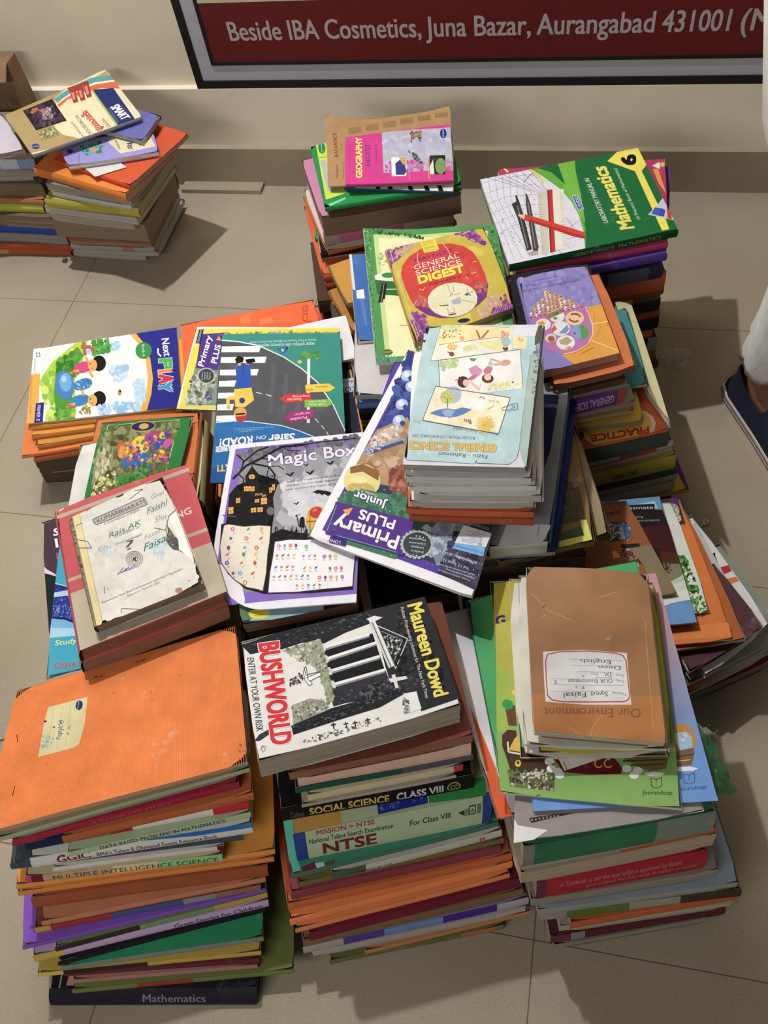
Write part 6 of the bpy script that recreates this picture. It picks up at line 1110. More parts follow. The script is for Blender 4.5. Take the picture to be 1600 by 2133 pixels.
# ---- jungle picture book pile
G6 = 'books in the pile under the jungle picture book'
special('comic', 'picture_book', 'green-bordered picture book with a painted jungle and colourful birds on its cover', G6, [(211, 881), (403, 866), (352, 1062), (165, 1082)], .298, 0.004, '1e7a3a', spine=0, cat='book')
special('', 'textbook', 'white covered book with a blue stain under the jungle picture book', G6, [(166, 924), (380, 900), (340, 1090), (132, 1112)], .2925, 0.006, 'd8d6d2', spine=1, worn=.006, mat='worn')
special('', 'notebook', 'orange notebook edge right of the jungle picture book', G6, [(200, 872), (417, 857), (398, 1030), (176, 1060)], .285, 0.014, 'd8702c', spine=1, spine_col='e07a30', pages='b09070')
special('', 'textbook', 'cream spined book below the orange notebook edge beside the jungle picture book', G6, [(196, 880), (426, 874), (415, 1040), (190, 1062)], .270, 0.03, 'd6c68c', spine=1, pages='b0a080')
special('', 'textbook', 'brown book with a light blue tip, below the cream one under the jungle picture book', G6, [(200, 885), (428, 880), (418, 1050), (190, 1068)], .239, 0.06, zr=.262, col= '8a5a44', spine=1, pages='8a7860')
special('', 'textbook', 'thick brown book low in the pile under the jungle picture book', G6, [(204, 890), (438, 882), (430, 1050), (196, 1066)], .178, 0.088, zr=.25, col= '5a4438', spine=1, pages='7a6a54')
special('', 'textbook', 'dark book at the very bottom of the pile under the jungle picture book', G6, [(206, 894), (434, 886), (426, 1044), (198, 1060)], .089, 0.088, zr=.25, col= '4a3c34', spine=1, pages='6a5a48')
# ---- play-school workbook pile
G7 = 'workbooks in the pile at the left edge'
P7 = 'the white and blue primer pile'
special('nextplay', 'workbook', 'white and blue children\'s primer with painted kids by a pond, topmost of its pile', G7, [(70, 727), (368, 682), (378, 847), (55, 883)], .150, 0.004, 'efeef0', spine=0, worn=.002)
pile(P7, G7, .146, 2, [
 ('yellow orange workbook', 'workbook', (56, 889), (379, 851), .007, 's', 'f0a024', 'd0b080', dict(worn=.002)),
 ('amber workbook', 'workbook', (64, 906), (380, 862), .008, 's', 'e8962a', 'c0a070', dict(worn=.002)),
 ('dark yellow workbook', 'workbook', (75, 926), (382, 872), .009, 's', 'd8902a', 'c0a070', dict(worn=.002)),
 ('bright orange notebook jutting out left', 'notebook', (43, 949), (386, 890), .006, 's', 'ee7c30', 'c0a070', dict(worn=.002)),
 ('rust orange notebook', 'notebook', (68, 953), (387, 897), .010, 's', 'c8602a', 'b09070'),
 ('dark brown tattered book', 'textbook', (68, 960), (388, 912), .030, 'p', '5c4634', '5a4a3a'),
 ('grey edged tattered book', 'textbook', (99, 972), (390, 930), .016, 'p', '8a8074', '948a7c'),
 ('dark maroon tattered book', 'textbook', (80, 982), (390, 944), .030, 'p', '4c2e28', '5c4c3e'),
], lean=-.1, depth=.19)
# ---- road safety pile
G8 = 'magazines in the pile under the road safety magazine'
special('safer', 'magazine', 'road safety magazine showing a cartoon child upside down on a zebra crossing', G8, [(462, 696), (709, 694), (724, 1002), (438, 1006)], .262, 0.004, '2f9083', spine=3, cat='magazine', worn=.001)
special('pplus2', 'magazine', 'white and yellow edged magazine with a purple title block left of the road safety one', G8, [(410, 680), (706, 683), (696, 862), (367, 852)], .2565, 0.004, 'f2f0ea', spine=3, cat='magazine', worn=.001)
special('', 'magazine', 'white booklet with a dark picture peeping out at the road safety pile\'s far corner', G8, [(565, 690), (721, 656), (744, 745), (585, 780)], .251, 0.005, 'e8e6ea', spine=0, cat='booklet', worn=.001)
special('orangetop', 'notebook', 'orange notebook behind the road safety magazine, pressed letters at its corner', G8, [(375, 677), (653, 624), (690, 770), (390, 842)], .245, 0.006, 'ee6224', spine=0, cat='notebook', worn=.003)
special('', 'notebook', 'second orange notebook just below the first behind the road safety magazine', G8, [(384, 690), (664, 636), (700, 780), (396, 856)], .2385, 0.006, 'd85a26', spine=0, cat='notebook', worn=.003)
special('coledit', 'textbook', 'dark navy book with an orange border right of the road safety magazine', G8, [(500, 738), (724, 722), (763, 905), (520, 960)], .232, 0.012, '23283e', spine=0)
special('', 'exercise_book', 'yellow orange exercise book under the left edge of the road safety magazine', G8, [(464, 780), (706, 790), (718, 985), (450, 1040)], .219, 0.016, 'e89a2c', spine=3, spine_col='e89a2c', pages='c8a878')
special('', 'exercise_book', 'second yellow orange exercise book under the road safety magazine', G8, [(464, 790), (706, 800), (718, 990), (451, 1052)], .2025, 0.016, 'd88a2c', spine=3, spine_col='d8902c', pages='c8a878')
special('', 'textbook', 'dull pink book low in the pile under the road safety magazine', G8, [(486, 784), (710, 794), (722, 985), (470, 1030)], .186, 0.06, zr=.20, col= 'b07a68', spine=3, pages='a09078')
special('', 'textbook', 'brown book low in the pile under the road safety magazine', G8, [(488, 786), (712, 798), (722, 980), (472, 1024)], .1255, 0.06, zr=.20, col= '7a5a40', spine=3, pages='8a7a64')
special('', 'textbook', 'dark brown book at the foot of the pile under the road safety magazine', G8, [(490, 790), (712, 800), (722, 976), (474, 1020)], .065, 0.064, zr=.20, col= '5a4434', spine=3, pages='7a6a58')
# ---- haunted house sheet pile
G9 = 'books in the pile under the haunted house sheet'
special('magic', 'magazine', 'purple puzzle page with a haunted house, its near corner drooping over the pile', G9, [(481, 927), (758, 900), (742, 1254), (420, 1278)], .328, 0.003, 'e9e6f2', spine=0, cat='magazine', worn=0.0, bump=curl((0.0, 1.0, -.006, .35)), round_bl=(.42, .42))
special('burst', 'textbook', 'dark textbook with a yellow starburst under the haunted house page', G9, [(476, 1075), (741, 1040), (743, 1257), (503, 1303)], .318, 0.026, '2c3030', spine=3, pages='7a5c48', worn=.003, spine_col='1c1c1c')
pile('the haunted house page pile', G9, .291, 3, [
 ('black spined book', 'textbook', (508, 1325), (748, 1270), .05, 's', '26211f', '6a5a48', dict(zr=.285)),
 ('dark brown spined book', 'textbook', (512, 1340), (752, 1285), .06, 's', '4a362a', '6a5a48', dict(zr=.285)),
 ('maroon spined book', 'textbook', (514, 1360), (756, 1305), .07, 's', '4c2628', '6a5a48', dict(zr=.285)),
 ('grey paged book', 'textbook', (516, 1375), (756, 1320), .08, 'p', '6a6258', '6a5a48', dict(zr=.285)),
], lean=-.1, depth=.125)
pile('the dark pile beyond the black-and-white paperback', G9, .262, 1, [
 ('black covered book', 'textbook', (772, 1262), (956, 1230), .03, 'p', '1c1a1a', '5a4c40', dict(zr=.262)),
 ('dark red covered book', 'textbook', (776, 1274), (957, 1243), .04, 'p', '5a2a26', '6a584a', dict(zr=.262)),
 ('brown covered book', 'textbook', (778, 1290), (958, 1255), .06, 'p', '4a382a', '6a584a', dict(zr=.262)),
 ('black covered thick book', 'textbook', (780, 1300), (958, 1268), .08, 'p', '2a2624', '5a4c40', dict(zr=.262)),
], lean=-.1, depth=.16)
# ---- notebooks fanned out on the right
G10 = 'notebooks in the fanned pile at the right'
special('hindi', 'notebook', 'brown-orange notebook with a Hindi title and two small photos, top of the fanned pile', G10, [(1150, 1062), (1306, 1041), (1411, 1236), (1215, 1258)], .152, 0.006, 'a3602f', spine=3, cat='notebook')
special('classmate', 'notebook', 'black and sky blue notebook under the Hindi-titled one', G10, [(1170, 1052), (1375, 1034), (1452, 1296), (1235, 1318)], .145, 0.007, '2c1e24', spine=3, cat='notebook', spine_col='d8dde4')
special('leaf', 'notebook', 'notebook printed with green leaves beside the sky blue one', G10, [(1225, 1062), (1400, 1044), (1481, 1274), (1290, 1300)], .137, 0.005, 'e4e8e0', spine=3, cat='notebook')
special('dog', 'notebook', 'orange notebook with a fluffy white animal photo in its corner', G10, [(1215, 1056), (1416, 1036), (1531, 1333), (1310, 1350)], .131, 0.006, 'e67a24', spine=3, cat='notebook')
special('', 'notebook', 'plain brown-orange notebook under the one with the animal photo', G10, [(1225, 1080), (1428, 1060), (1558, 1332), (1320, 1368)], .1245, 0.010, 'b86424', spine=0, cat='notebook')
special('', 'textbook', 'aubergine covered book jutting out to the right of the orange notebooks', G10, [(1350, 1240), (1488, 1172), (1594, 1306), (1436, 1402)], .113, 0.012, '5a3a42', spine=0)
special('whitered', 'textbook', 'white book with red and orange labels at the right edge of the fanned pile', G10, [(1325, 1160), (1442, 1072), (1606, 1300), (1468, 1412)], .100, 0.012, 'e2e0e0', spine=0)
special('', 'textbook', 'greyish green book second from the bottom of the fanned pile', G10, [(1330, 1240), (1500, 1130), (1640, 1322), (1436, 1424)], .087, 0.018, '8c9486', spine=0, pages='a8a490')
special('', 'textbook', 'bright red covered book low in the fanned pile', G10, [(1320, 1270), (1450, 1200), (1560, 1352), (1428, 1436)], .068, 0.012, 'c4202c', spine=2)
special('', 'textbook', 'cream paged book low in the fanned pile', G10, [(1330, 1280), (1490, 1200), (1620, 1350), (1434, 1446)], .055, 0.018, 'd0c8b4', spine=0, pages='b4ac98')
special('', 'textbook', 'dark red book at the bottom of the fanned pile', G10, [(1330, 1280), (1500, 1210), (1636, 1362), (1440, 1450)], .036, 0.034, '7a242a', spine=0, pages='8a7a68')
# ---- pile with the upside-down purple and orange schoolbook
G11 = 'books in the pile right of centre'
P11 = 'the purple and orange schoolbook pile'
special('purpleo', 'textbook', 'purple and orange schoolbook lying upside down, topmost of its pile', G11, [(1080, 578), (1222, 551), (1291, 735), (1128, 776)], .362, 0.016, '8a80c4', spine=3, pages='c8967c', worn=.004)
special('', 'textbook', 'orange covered book directly under the purple and orange schoolbook', G11, [(1108, 592), (1249, 568), (1328, 763), (1150, 806)], .345, 0.013, 'd4723a', spine=0, pages='8a6048', worn=.004)
special('', 'textbook', 'black covered book left of the purple and orange schoolbook', G11, [(1056, 572), (1230, 546), (1290, 760), (1108, 806)], .331, 0.012, '26242c', spine=3, pages='5c4a3c')
pile(P11, G11, .318, 4, [
 ('brown taped book', 'textbook', (1180, 815), (1306, 784), .012, 'p', '5c4032', '6a5040', dict(spine=0)),
 ('grey plastic-edged book', 'textbook', (1182, 824), (1314, 796), .010, 'p', '8c8880', '9a9488', dict(spine=0)),
 ('purple spined science book', 'textbook', (1176, 838), (1302, 806), .032, 's', '7a3fa2', 'a89c88', dict(bands=[('c85040', .88, 1)], art=lambda b: spine_text(b.side, 'd8ccd8', 'GENERAL SCIENCE', .82, .02, .72, .22, .02))),
 ('grey paged book', 'textbook', (1178, 862), (1326, 832), .016, 'p', 'a09684', 'a89c88', dict(spine=0)),
 ('mustard covered book', 'textbook', (1174, 880), (1322, 852), .010, 'p', 'c89c28', 'b8a878', dict(spine=0)),
 ('yellow edged mustard book', 'textbook', (1170, 892), (1342, 874), .012, 'p', 'd8ac2c', '988a68', dict(spine=0)),
], zbot=.226, lean=-.15, depth=.19)
special('teal', 'notebook', 'teal notebook standing out right of the purple and orange schoolbook', G11, [(1225, 660), (1304, 640), (1350, 800), (1260, 815)], .252, 0.008, '3f8c90', spine=1)
special('creamopen', 'textbook', 'cream paper edge book slanting right of the purple and orange schoolbook', G11, [(1278, 625), (1317, 634), (1397, 879), (1350, 818)], .242, 0.012, 'd0c894', spine=0, pages='d8d4c0', worn=.003)
pile(P11, G11, .226, 12, [
 ('orange workbook with a big red word', 'workbook', (1172, 940), (1392, 892), .006, 's', 'e0662a', 'a89c88', dict(art=lambda b: ART['practice'](b), worn=.002)),
 ('dark glossy green book', 'textbook', (1176, 946), (1395, 899), .026, 's', '46524a', 'a89c88'),
 ('red and grey spined book', 'textbook', (1182, 965), (1402, 914), .016, 's', 'a83a34', 'a89c88', dict(bands=[('a89c8c', 0, .5), ('a83a30', .5, .85), ('b0a898', .85, 1)])),
 ('grey paged thin book', 'textbook', (1190, 985), (1404, 932), .008, 'p', 'a09888', 'a89c88', dict(spine=0)),
 ('olive yellow grammar book', 'textbook', (1196, 994), (1409, 946), .028, 's', 'b09a2e', 'a89c88', dict(art=lambda b: spine_text(b.side, '5a5030', 'GRAMMAR', .62, .38, .75, .35, .01))),
 ('dark green spined book', 'textbook', (1206, 1020), (1412, 974), .012, 's', '3a4a48', 'a89c88'),
 ('grey white spined book', 'textbook', (1208, 1030), (1411, 982), .016, 's', 'a4a496', 'a89c88'),
 ('pale grey book', 'textbook', (1214, 1042), (1406, 1000), .020, 's', 'b4b4a6', 'b4ac98'),
 ('mustard and purple workbook', 'workbook', (1224, 1054), (1436, 1018), .008, 's', 'd4a42c', 'a89c88', dict(art=lambda b: b.top.upoly('6a2c6a', [(.90, .3), (1, .3), (1, 1), (.97, 1)]))),
 ('mint green booklet', 'booklet', (1226, 1056), (1356, 1036), .008, 's', 'b4c4b0', 'b4b0a0'),
 ('brown floor-level book', 'textbook', (1226, 1062), (1400, 1034), .040, 's', '5a4434', '8a7a68'),
], lean=-.15, depth=.19)
# ---- laboratory manual pile
G12 = 'books in the pile under the green mathematics manual'
P12 = 'the green mathematics manual pile'
special('lab', 'textbook', 'green and white mathematics laboratory manual with a yellow six, topmost of the back right pile', G12, [(1000, 374), (1329, 308), (1413, 477), (1060, 551)], .342, 0.016, '116b35', spine=2, pages='b8b09c', worn=.001, spine_col='0d4a26')
special('crimson', 'textbook', 'crimson and pink book peeping out behind the green mathematics manual', G12, [(1036, 352), (1386, 330), (1392, 504), (1075, 566)], .325, 0.013, 'b83464', spine=2, worn=.002)
special('', 'textbook', 'violet book under the crimson one in the back right pile', G12, [(1050, 366), (1398, 344), (1390, 527), (1080, 586)], .311, 0.016, '5a3a96', spine=2, worn=.002)
def fr(x, y, d=285): return (x - d, y + 52), (x, y)
pile(P12, G12, .294, 4, [
 ('navy spined book', 'textbook', *fr(1382, 548), .020, 's', '2a2c48', '8a7a68', dict(bands=[('4a4a60', .6, .9)])),
 ('rust orange book', 'textbook', *fr(1389, 560), .030, 's', 'b4562a', '8a7a68'),
 ('brown taped book', 'textbook', *fr(1384, 592), .014, 's', '8a4428', '8a7a68'),
 ('yellow edged book', 'textbook', *fr(1376, 606), .012, 's', 'c4a840', '8a7a68', dict(bands=[('6a4a30', .8, 1)])),
 ('black spined book', 'textbook', *fr(1377, 616), .022, 's', '2c2624', '8a7a68'),
 ('red brown book', 'textbook', *fr(1376, 640), .014, 's', 'a04a32', '8a7a68'),
 ('yellow and black spined book', 'textbook', *fr(1374, 654), .022, 's', '2a2420', '8a7a68', dict(bands=[('c8a030', .7, .8)])),
 ('orange spined book', 'textbook', *fr(1360, 684), .014, 's', 'd06a2c', '8a7a68'),
 ('black book with white scraps', 'textbook', *fr(1370, 698), .026, 's', '302a28', '8a7a68', dict(bands=[('a8a4a0', .93, 1)])),
 ('dull orange book', 'textbook', *fr(1366, 724), .020, 's', 'b8602c', '8a7a68'),
 ('brown floor-level book', 'textbook', *fr(1372, 748), .014, 's', '6a4c38', '8a7a68'),
], lean=-.1, depth=.2)
# ---- geography digest pile
G13 = 'books in the pile under the pink geography digest'
P13 = 'the pink geography digest pile'
special('geo', 'textbook', 'pink geography digest with yellow lettering, topmost of the back centre pile', G13, [(719, 286), (938, 258), (946, 376), (719, 385)], .319, 0.005, 'd8318e', spine=2, worn=.001)
special('radiance', 'newspaper', 'brown printed newspaper sheet with a curled corner under the pink digest', G13, [(680, 262), (938, 226), (946, 383), (683, 388)], .3095, 0.003, 'b58a58', spine=0, cat='newspaper', worn=.001, bump=curl((0, 0, .022, .22), (1, 0, .006, .12)))
special('zebra', 'textbook', 'white and black patterned book under the brown newspaper sheet', G13, [(702, 300), (945, 282), (945, 399), (717, 391)], .305, 0.006, 'e4e2de', spine=2, worn=.001, spine_col='24527a')
special('navg', 'textbook', 'glossy green and lime guidebook bent down under the brown newspaper sheet', G13, [(646, 304), (925, 242), (962, 385), (676, 430)], .298, 0.012, '189048', spine=2, pages='4a382c', worn=.006, bump=curl((0, 0.6, -.004, .5)))
pile(P13, G13, .285, 5, [
 ('brown paged book', 'textbook', (684, 442), (955, 392), .016, 'p', '5a4234', '5c483a', dict(spine=0)),
 ('pink covered thick book', 'textbook', (669, 452), (962, 398), .050, 'p', 'cf83a8', '857060', dict(spine=0, skew=-.12)),
 ('beige and pink spined book', 'textbook', (672, 484), (944, 432), .034, 's', 'b0a090', '857060', dict(bands=[('b0a090', 0, .12), ('d06a98', .12, .3), ('c0a898', .3, .45), ('cc5e90', .45, .62), ('b8a89a', .62, 1)])),
 ('white edged book with a black corner', 'textbook', (680, 512), (945, 462), .012, 'p', 'd8d2cc', 'b8ae9c', dict(spine=0, skew=-.15)),
 ('orange covered book', 'textbook', (682, 522), (951, 456), .012, 's', 'cc6428', '857060', dict(skew=-.1)),
 ('black taped book', 'textbook', (668, 526), (950, 474), .016, 's', '2a2422', '857060'),
 ('grey edged book', 'textbook', (666, 532), (946, 486), .012, 'p', 'a8a49c', 'a8a090', dict(spine=0)),
 ('bright green covered book jutting left', 'textbook', (656, 500), (940, 470), .008, 'p', '1c9a48', '857060', dict(spine=0, depth=.14)),
 ('bright orange covered book', 'textbook', (672, 572), (930, 530), .020, 's', 'e0662a', '857060', dict(skew=-.12, depth=.24)),
 ('dark orange covered book', 'textbook', (678, 590), (935, 545), .020, 's', 'c85a2a', '857060', dict(skew=-.1)),
 ('brown paged book with a black spine', 'textbook', (662, 630), (935, 580), .030, 's', '5a4030', '857060'),
 ('black picture-covered book', 'textbook', (672, 640), (935, 590), .020, 's', '2c2426', '857060'),
 ('red brown book at floor level', 'textbook', (668, 670), (935, 620), .030, 's', '8a4030', '857060'),
 ('green and white book at floor level', 'textbook', (676, 690), (935, 640), .020, 's', '2c7a40', '857060'),
], lean=-.1, depth=.2)
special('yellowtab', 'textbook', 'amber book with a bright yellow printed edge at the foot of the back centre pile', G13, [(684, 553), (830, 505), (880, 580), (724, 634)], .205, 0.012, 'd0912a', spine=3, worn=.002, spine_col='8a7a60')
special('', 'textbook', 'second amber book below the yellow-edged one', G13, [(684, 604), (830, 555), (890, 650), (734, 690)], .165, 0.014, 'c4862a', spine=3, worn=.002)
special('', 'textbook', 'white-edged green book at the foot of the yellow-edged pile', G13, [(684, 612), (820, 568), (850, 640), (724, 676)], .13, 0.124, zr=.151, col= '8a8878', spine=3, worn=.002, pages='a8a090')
# ---- science digest pile
G14 = 'books in the pile under the red oval science digest'
special('gsd', 'textbook', 'science digest with a red oval on a purple and yellow cover', G14, [(804, 520), (1009, 472), (1072, 640), (866, 714)], .350, 0.014, 'c9b02e', spine=3, pages='b8a070', worn=.004, spine_col='c4924c')
special('greeny', 'textbook', 'pale yellow book with a leafy green border under the red oval digest', G14, [(757, 474), (1034, 468), (1080, 735), (784, 757)], .335, 0.006, 'e6e6b0', spine=3, worn=.003, bump=curl((.35, 0, -.006, .3)))
special('bluew', 'booklet', 'blue and white booklet left of the green-bordered book', G14, [(728, 530), (940, 515), (958, 700), (744, 712)], .322, 0.006, '3a6ab4', spine=3, cat='booklet', spine_col='e0e0e0')
special('', 'textbook', 'plain greyish white book standing out left of the green-bordered one', G14, [(742, 602), (960, 590), (985, 815), (738, 824)], .3155, 0.012, 'c8c4c6', spine=3, worn=.006, pages='b4aea4', spine_col='b8b4b0')
pile('the red oval science digest pile', G14, .302, 5, [
 ('blue edged magazine', 'magazine', (742, 838), (900, 830), .012, 's', '5a78b0', 'a89c88'),
 ('black spined book', 'textbook', (746, 846), (900, 838), .03, 's', '2a2624', 'a89c88'),
 ('yellow edged book', 'textbook', (750, 862), (900, 850), .03, 's', 'c8a838', 'a89c88'),
 ('grey covered thick book', 'textbook', (745, 870), (900, 858), .10, 'p', '6a665e', 'a89c88', dict(spine=0)),
 ('brown covered thick book', 'textbook', (745, 878), (900, 866), .12, 'p', '5a4638', 'a89c88', dict(spine=0)),
], lean=-.05, depth=.16)
# ---- back left piles
G15, G16 = 'books in the back left pile', 'books in the pile cut by the left edge'
special('workbook', 'workbook', 'cream and tan language workbook with a blue title block, topmost of the back left pile', G15, [(10, 240), (222, 149), (296, 243), (67, 323)], .312, 0.008, 'e4d9b0', spine=2, worn=.002, spine_col='8c8a8c', bump=curl((1, 0, .006, .3)))
special('', 'textbook', 'lilac blue covered book tucked under the cream workbook\'s right corner', G15, [(240, 215), (333, 240), (297, 293), (200, 268)], .298, 0.012, '6a6ab0', spine=0, pages='b0aca0')
special('marathi', 'textbook', 'lilac and cream storybook under the cream workbook', G15, [(120, 298), (318, 272), (331, 316), (141, 346)], .285, 0.012, '9a92d8', spine=0, pages='d8d4cc')
special('', 'sheet_of_paper', 'loose white sheet lying on the orange books of the back left pile', G15, [(170, 345), (238, 330), (264, 348), (198, 368)], .2722, 0.0012, 'd8d4d0', spine=0, cat='paper', worn=0, thin=True)
pile('the cream workbook pile', G15, .271, 5, [
 ('orange red covered book', 'textbook', (110, 330), (270, 385), .007, 's', 'd8501c', 'c8a080', dict(depth=.20)),
 ('orange covered book', 'textbook', (70, 348), (262, 402), .014, 's', 'e8821e', 'c8a080', dict(depth=.185)),
 ('grey edged book', 'textbook', (92, 380), (270, 412), .013, 'p', '908478', 'a8a094', dict(spine=0)),
 ('white paged book', 'textbook', (104, 396), (270, 424), .010, 'p', 'dcd8d6', 'd8d4d0', dict(spine=0)),
 ('olive yellow book with a blue emblem', 'textbook', (92, 412), (288, 432), .015, 's', 'b8ae30', 'b0a890', dict(bands=[('c8b83a', .8, 1)])),
 ('pale grey curled book', 'textbook', (90, 430), (284, 454), .012, 'p', 'b8b4b4', 'c0bab2', dict(spine=0)),
 ('white flapped book', 'textbook', (102, 444), (276, 464), .012, 'p', 'd8d6da', 'b0a898', dict(spine=0)),
 ('thick brown paged book', 'textbook', (104, 458), (300, 468), .030, 'p', '8a6a50', '94806a', dict(spine=0, depth=.20)),
 ('rust red spined book', 'textbook', (138, 482), (304, 488), .016, 's', 'a85028', 'b0a890', dict(depth=.19)),
 ('brown paged book', 'textbook', (140, 494), (312, 500), .014, 'p', '8a6a50', '988470', dict(spine=0)),
 ('grey covered book', 'textbook', (146, 506), (320, 512), .012, 's', 'a8a69a', 'b0a890', dict(bands=[('c07a58', .62, .76)])),
 ('pale blue white covered book', 'textbook', (150, 516), (328, 524), .009, 'p', 'c4c4d4', 'b8b4ae', dict(spine=0, depth=.20)),
 ('white and black edged book on the floor', 'textbook', (150, 524), (303, 533), .009, 'p', 'c0b8bc', 'b8b0a8', dict(spine=0)),
], lean=-.1, depth=.2)
special('', 'textbook', 'pale lilac page-topped book, topmost in the back pile cut by the edge', G16, [(-110, 262), (4, 238), (52, 312), (-90, 335)], .280, 0.012, 'c8c0cc', spine=0, pages='a89884', worn=.004)
pile('the back pile cut by the edge', G16, .268, 2, [
 ('brown edged book', 'textbook', (-110, 318), (60, 312), .014, 'p', '8a7a6a', '94826e', dict(spine=0)),
 ('pale blue spined book', 'textbook', (-110, 335), (68, 326), .020, 's', 'a9bcd4', '94826e', dict(bands=[('c4ccd8', .6, .8), ('8c9ec8', .8, 1)])),
 ('lilac grey book', 'textbook', (-110, 356), (70, 352), .012, 'p', 'a8a0b8', 'a89c90', dict(spine=0)),
 ('green and white edged book', 'textbook', (-110, 372), (66, 362), .010, 'p', 'a0a898', 'b0aca0', dict(spine=0)),
 ('brown tattered book', 'textbook', (-110, 384), (84, 378), .026, 'p', '7a6a58', '84725e', dict(spine=0)),
 ('dull orange book', 'textbook', (-110, 410), (88, 412), .012, 's', 'b07a4a', '94826e'),
 ('lime yellow spined book', 'textbook', (-110, 422), (87, 424), .016, 's', 'b8c42c', '94826e'),
 ('brown paged thick book', 'textbook', (-110, 442), (104, 450), .024, 'p', '7c6450', '8a765e', dict(spine=0)),
 ('royal blue spined book', 'textbook', (-110, 458), (130, 466), .020, 's', '3050b4', '94826e', dict(bands=[('2a6a50', 0, .1)])),
 ('grey curled book', 'textbook', (-110, 480), (134, 488), .020, 'p', '8a8690', '9a9490', dict(spine=0)),
 ('rust orange book', 'textbook', (-110, 504), (146, 506), .014, 's', 'b05028', '94826e'),
 ('brown orange book on the floor', 'textbook', (-110, 516), (144, 518), .012, 's', 'b8582c', '94826e', dict(bands=[('c88a60', 0, .5)])),
], lean=-.1, depth=.16)
# ================================================================ other things on the floor and the person at the edge
def cardboard():
    c = PW(14, 132, 1.765); root = empty('cardboard_box', (c.x - 0.1, 1.785, 0)); tag(root, 'brown cardboard box between the wall and the pile cut by the edge', 'box')
    og = Vector(root.location); x0, x1, y0, y1, h = c.x - 0.24, c.x, 1.765, 1.810, c.z
    mb = MB(); mb.box((x0, y0, 0), (x1, y1, h), '8a6a4a'); mb.build('carton', M['worn'], root, og)
    mb = MB(); A, B = Vector((x0, y0, h)), Vector((x1, y0, h)); off = Vector((0, -0.035, -0.028)); e = Vector((0, 0, 0.003))
    mb.add([A, B, B + off, A + off, A + e, B + e, B + off + e, A + off + e], [(0, 3, 2, 1), (4, 5, 6, 7), (0, 1, 5, 4), (1, 2, 6, 5), (2, 3, 7, 6), (3, 0, 4, 7)], '94744f'); mb.build('flap', M['worn'], root, og)
cardboard()
def crumple(name, label, cat, pts, hgt, col, mat, seed):
    rd = random.Random(seed); q = [P(x, y, 0) for x, y in pts]; n = 9; sh = Sheet(q); mb = MB(); vs = []
    for j in range(n + 1):
        for i in range(n + 1):
            u, v = i / n, j / n; p = sh.flat(u, v); e = min(u, 1 - u, v, 1 - v) * 4
            vs.append(p + Vector((rd.uniform(-1, 1) * .004, rd.uniform(-1, 1) * .004, 0.001 + rd.random() * hgt * min(1, .35 + e))))
    mb.add(vs, [(j * (n + 1) + i, (j + 1) * (n + 1) + i, (j + 1) * (n + 1) + i + 1, j * (n + 1) + i + 1) for j in range(n) for i in range(n)], col)
    o = mb.build(name, mat, None, sh.c); tag(o, label, cat); return o
def polythene():
    m, nt, b = newmat('clear_polythene'); b.inputs['Base Color'].default_value = (0.9, 0.9, 0.88, 1); b.inputs['Roughness'].default_value = 0.25
    b.inputs['Alpha'].default_value = 0.28; b.inputs['Specular IOR Level'].default_value = 0.8
    crumple('plastic_wrapper', 'crumpled clear plastic wrapper on the floor beside the back right pile', 'wrapper', [(1385, 728), (1438, 736), (1425, 772), (1362, 756)], 0.02, 'ffffff', m, 3)
    m2, nt, b = newmat('green_polythene'); b.inputs['Base Color'].default_value = hx('1f6a40'); b.inputs['Roughness'].default_value = 0.3; b.inputs['Alpha'].default_value = 0.75
    # loose green book jacket hanging out of the front right pile
    q = [P(1440, 1490, .292), P(1486, 1545, .287), P(1532, 1650, .262), P(1478, 1662, .284)]
    sh = Sheet(q); rd = random.Random(8); mb = MB(); n = 8; vs = []
    for j in range(n + 1):
        for i in range(n + 1): vs.append(sh.flat(i / n, j / n) + Vector((rd.uniform(-1, 1) * .003, rd.uniform(-1, 1) * .003, rd.uniform(-1, 1) * .003)))
    mb.add(vs, [(j * (n + 1) + i, (j + 1) * (n + 1) + i, (j + 1) * (n + 1) + i + 1, j * (n + 1) + i + 1) for j in range(n) for i in range(n)], 'ffffff')
    tag(mb.build('plastic_jacket', m2, None, sh.c), 'crumpled green plastic jacket sticking out beside the pink to blue drawing book', 'jacket')
polythene()
crumple('paper_scrap', 'tiny white paper scrap on the floor beside the fanned notebooks', 'scrap', [(1462, 1088), (1474, 1084), (1476, 1094), (1464, 1098)], 0.006, 'd8cfc4', M['plain'], 5)
crumple('paper_scrap', 'tiny dark speck of litter on the floor below the back left pile', 'scrap', [(132, 541), (141, 540), (140, 547), (132, 548)], 0.004, '5a4636', M['plain'], 6)
# ---- person standing at the right edge of the picture
def skin_mesh(name, pts, edges, rad, mat, col, parent, og, levels=2, root=0):
    me = bpy.data.meshes.new(name); me.from_pydata([tuple(Vector(p) - og) for p in pts], edges, []); o = bpy.data.objects.new(name, me); COL.objects.link(o)
    sm = o.modifiers.new('grow', 'SKIN'); sm.use_smooth_shade = True
    for v, r in zip(me.skin_vertices[0].data, rad): v.radius = r if isinstance(r, tuple) else (r, r); v.use_root = False
    me.skin_vertices[0].data[root].use_root = True
    ss = o.modifiers.new('smooth', 'SUBSURF'); ss.levels = levels; ss.render_levels = levels
    bpy.context.view_layer.update()
    m2 = bpy.data.meshes.new_from_object(o.evaluated_get(bpy.context.evaluated_depsgraph_get())); o.modifiers.clear(); o.data = m2
    ca = m2.color_attributes.new('Col', 'FLOAT_COLOR', 'CORNER'); ca.data.foreach_set('color', list(hx(col)) * len(m2.loops))
    m2.materials.clear(); m2.materials.append(mat); m2.polygons.foreach_set('use_smooth', [True] * len(m2.polygons)); o.parent = parent
    return o
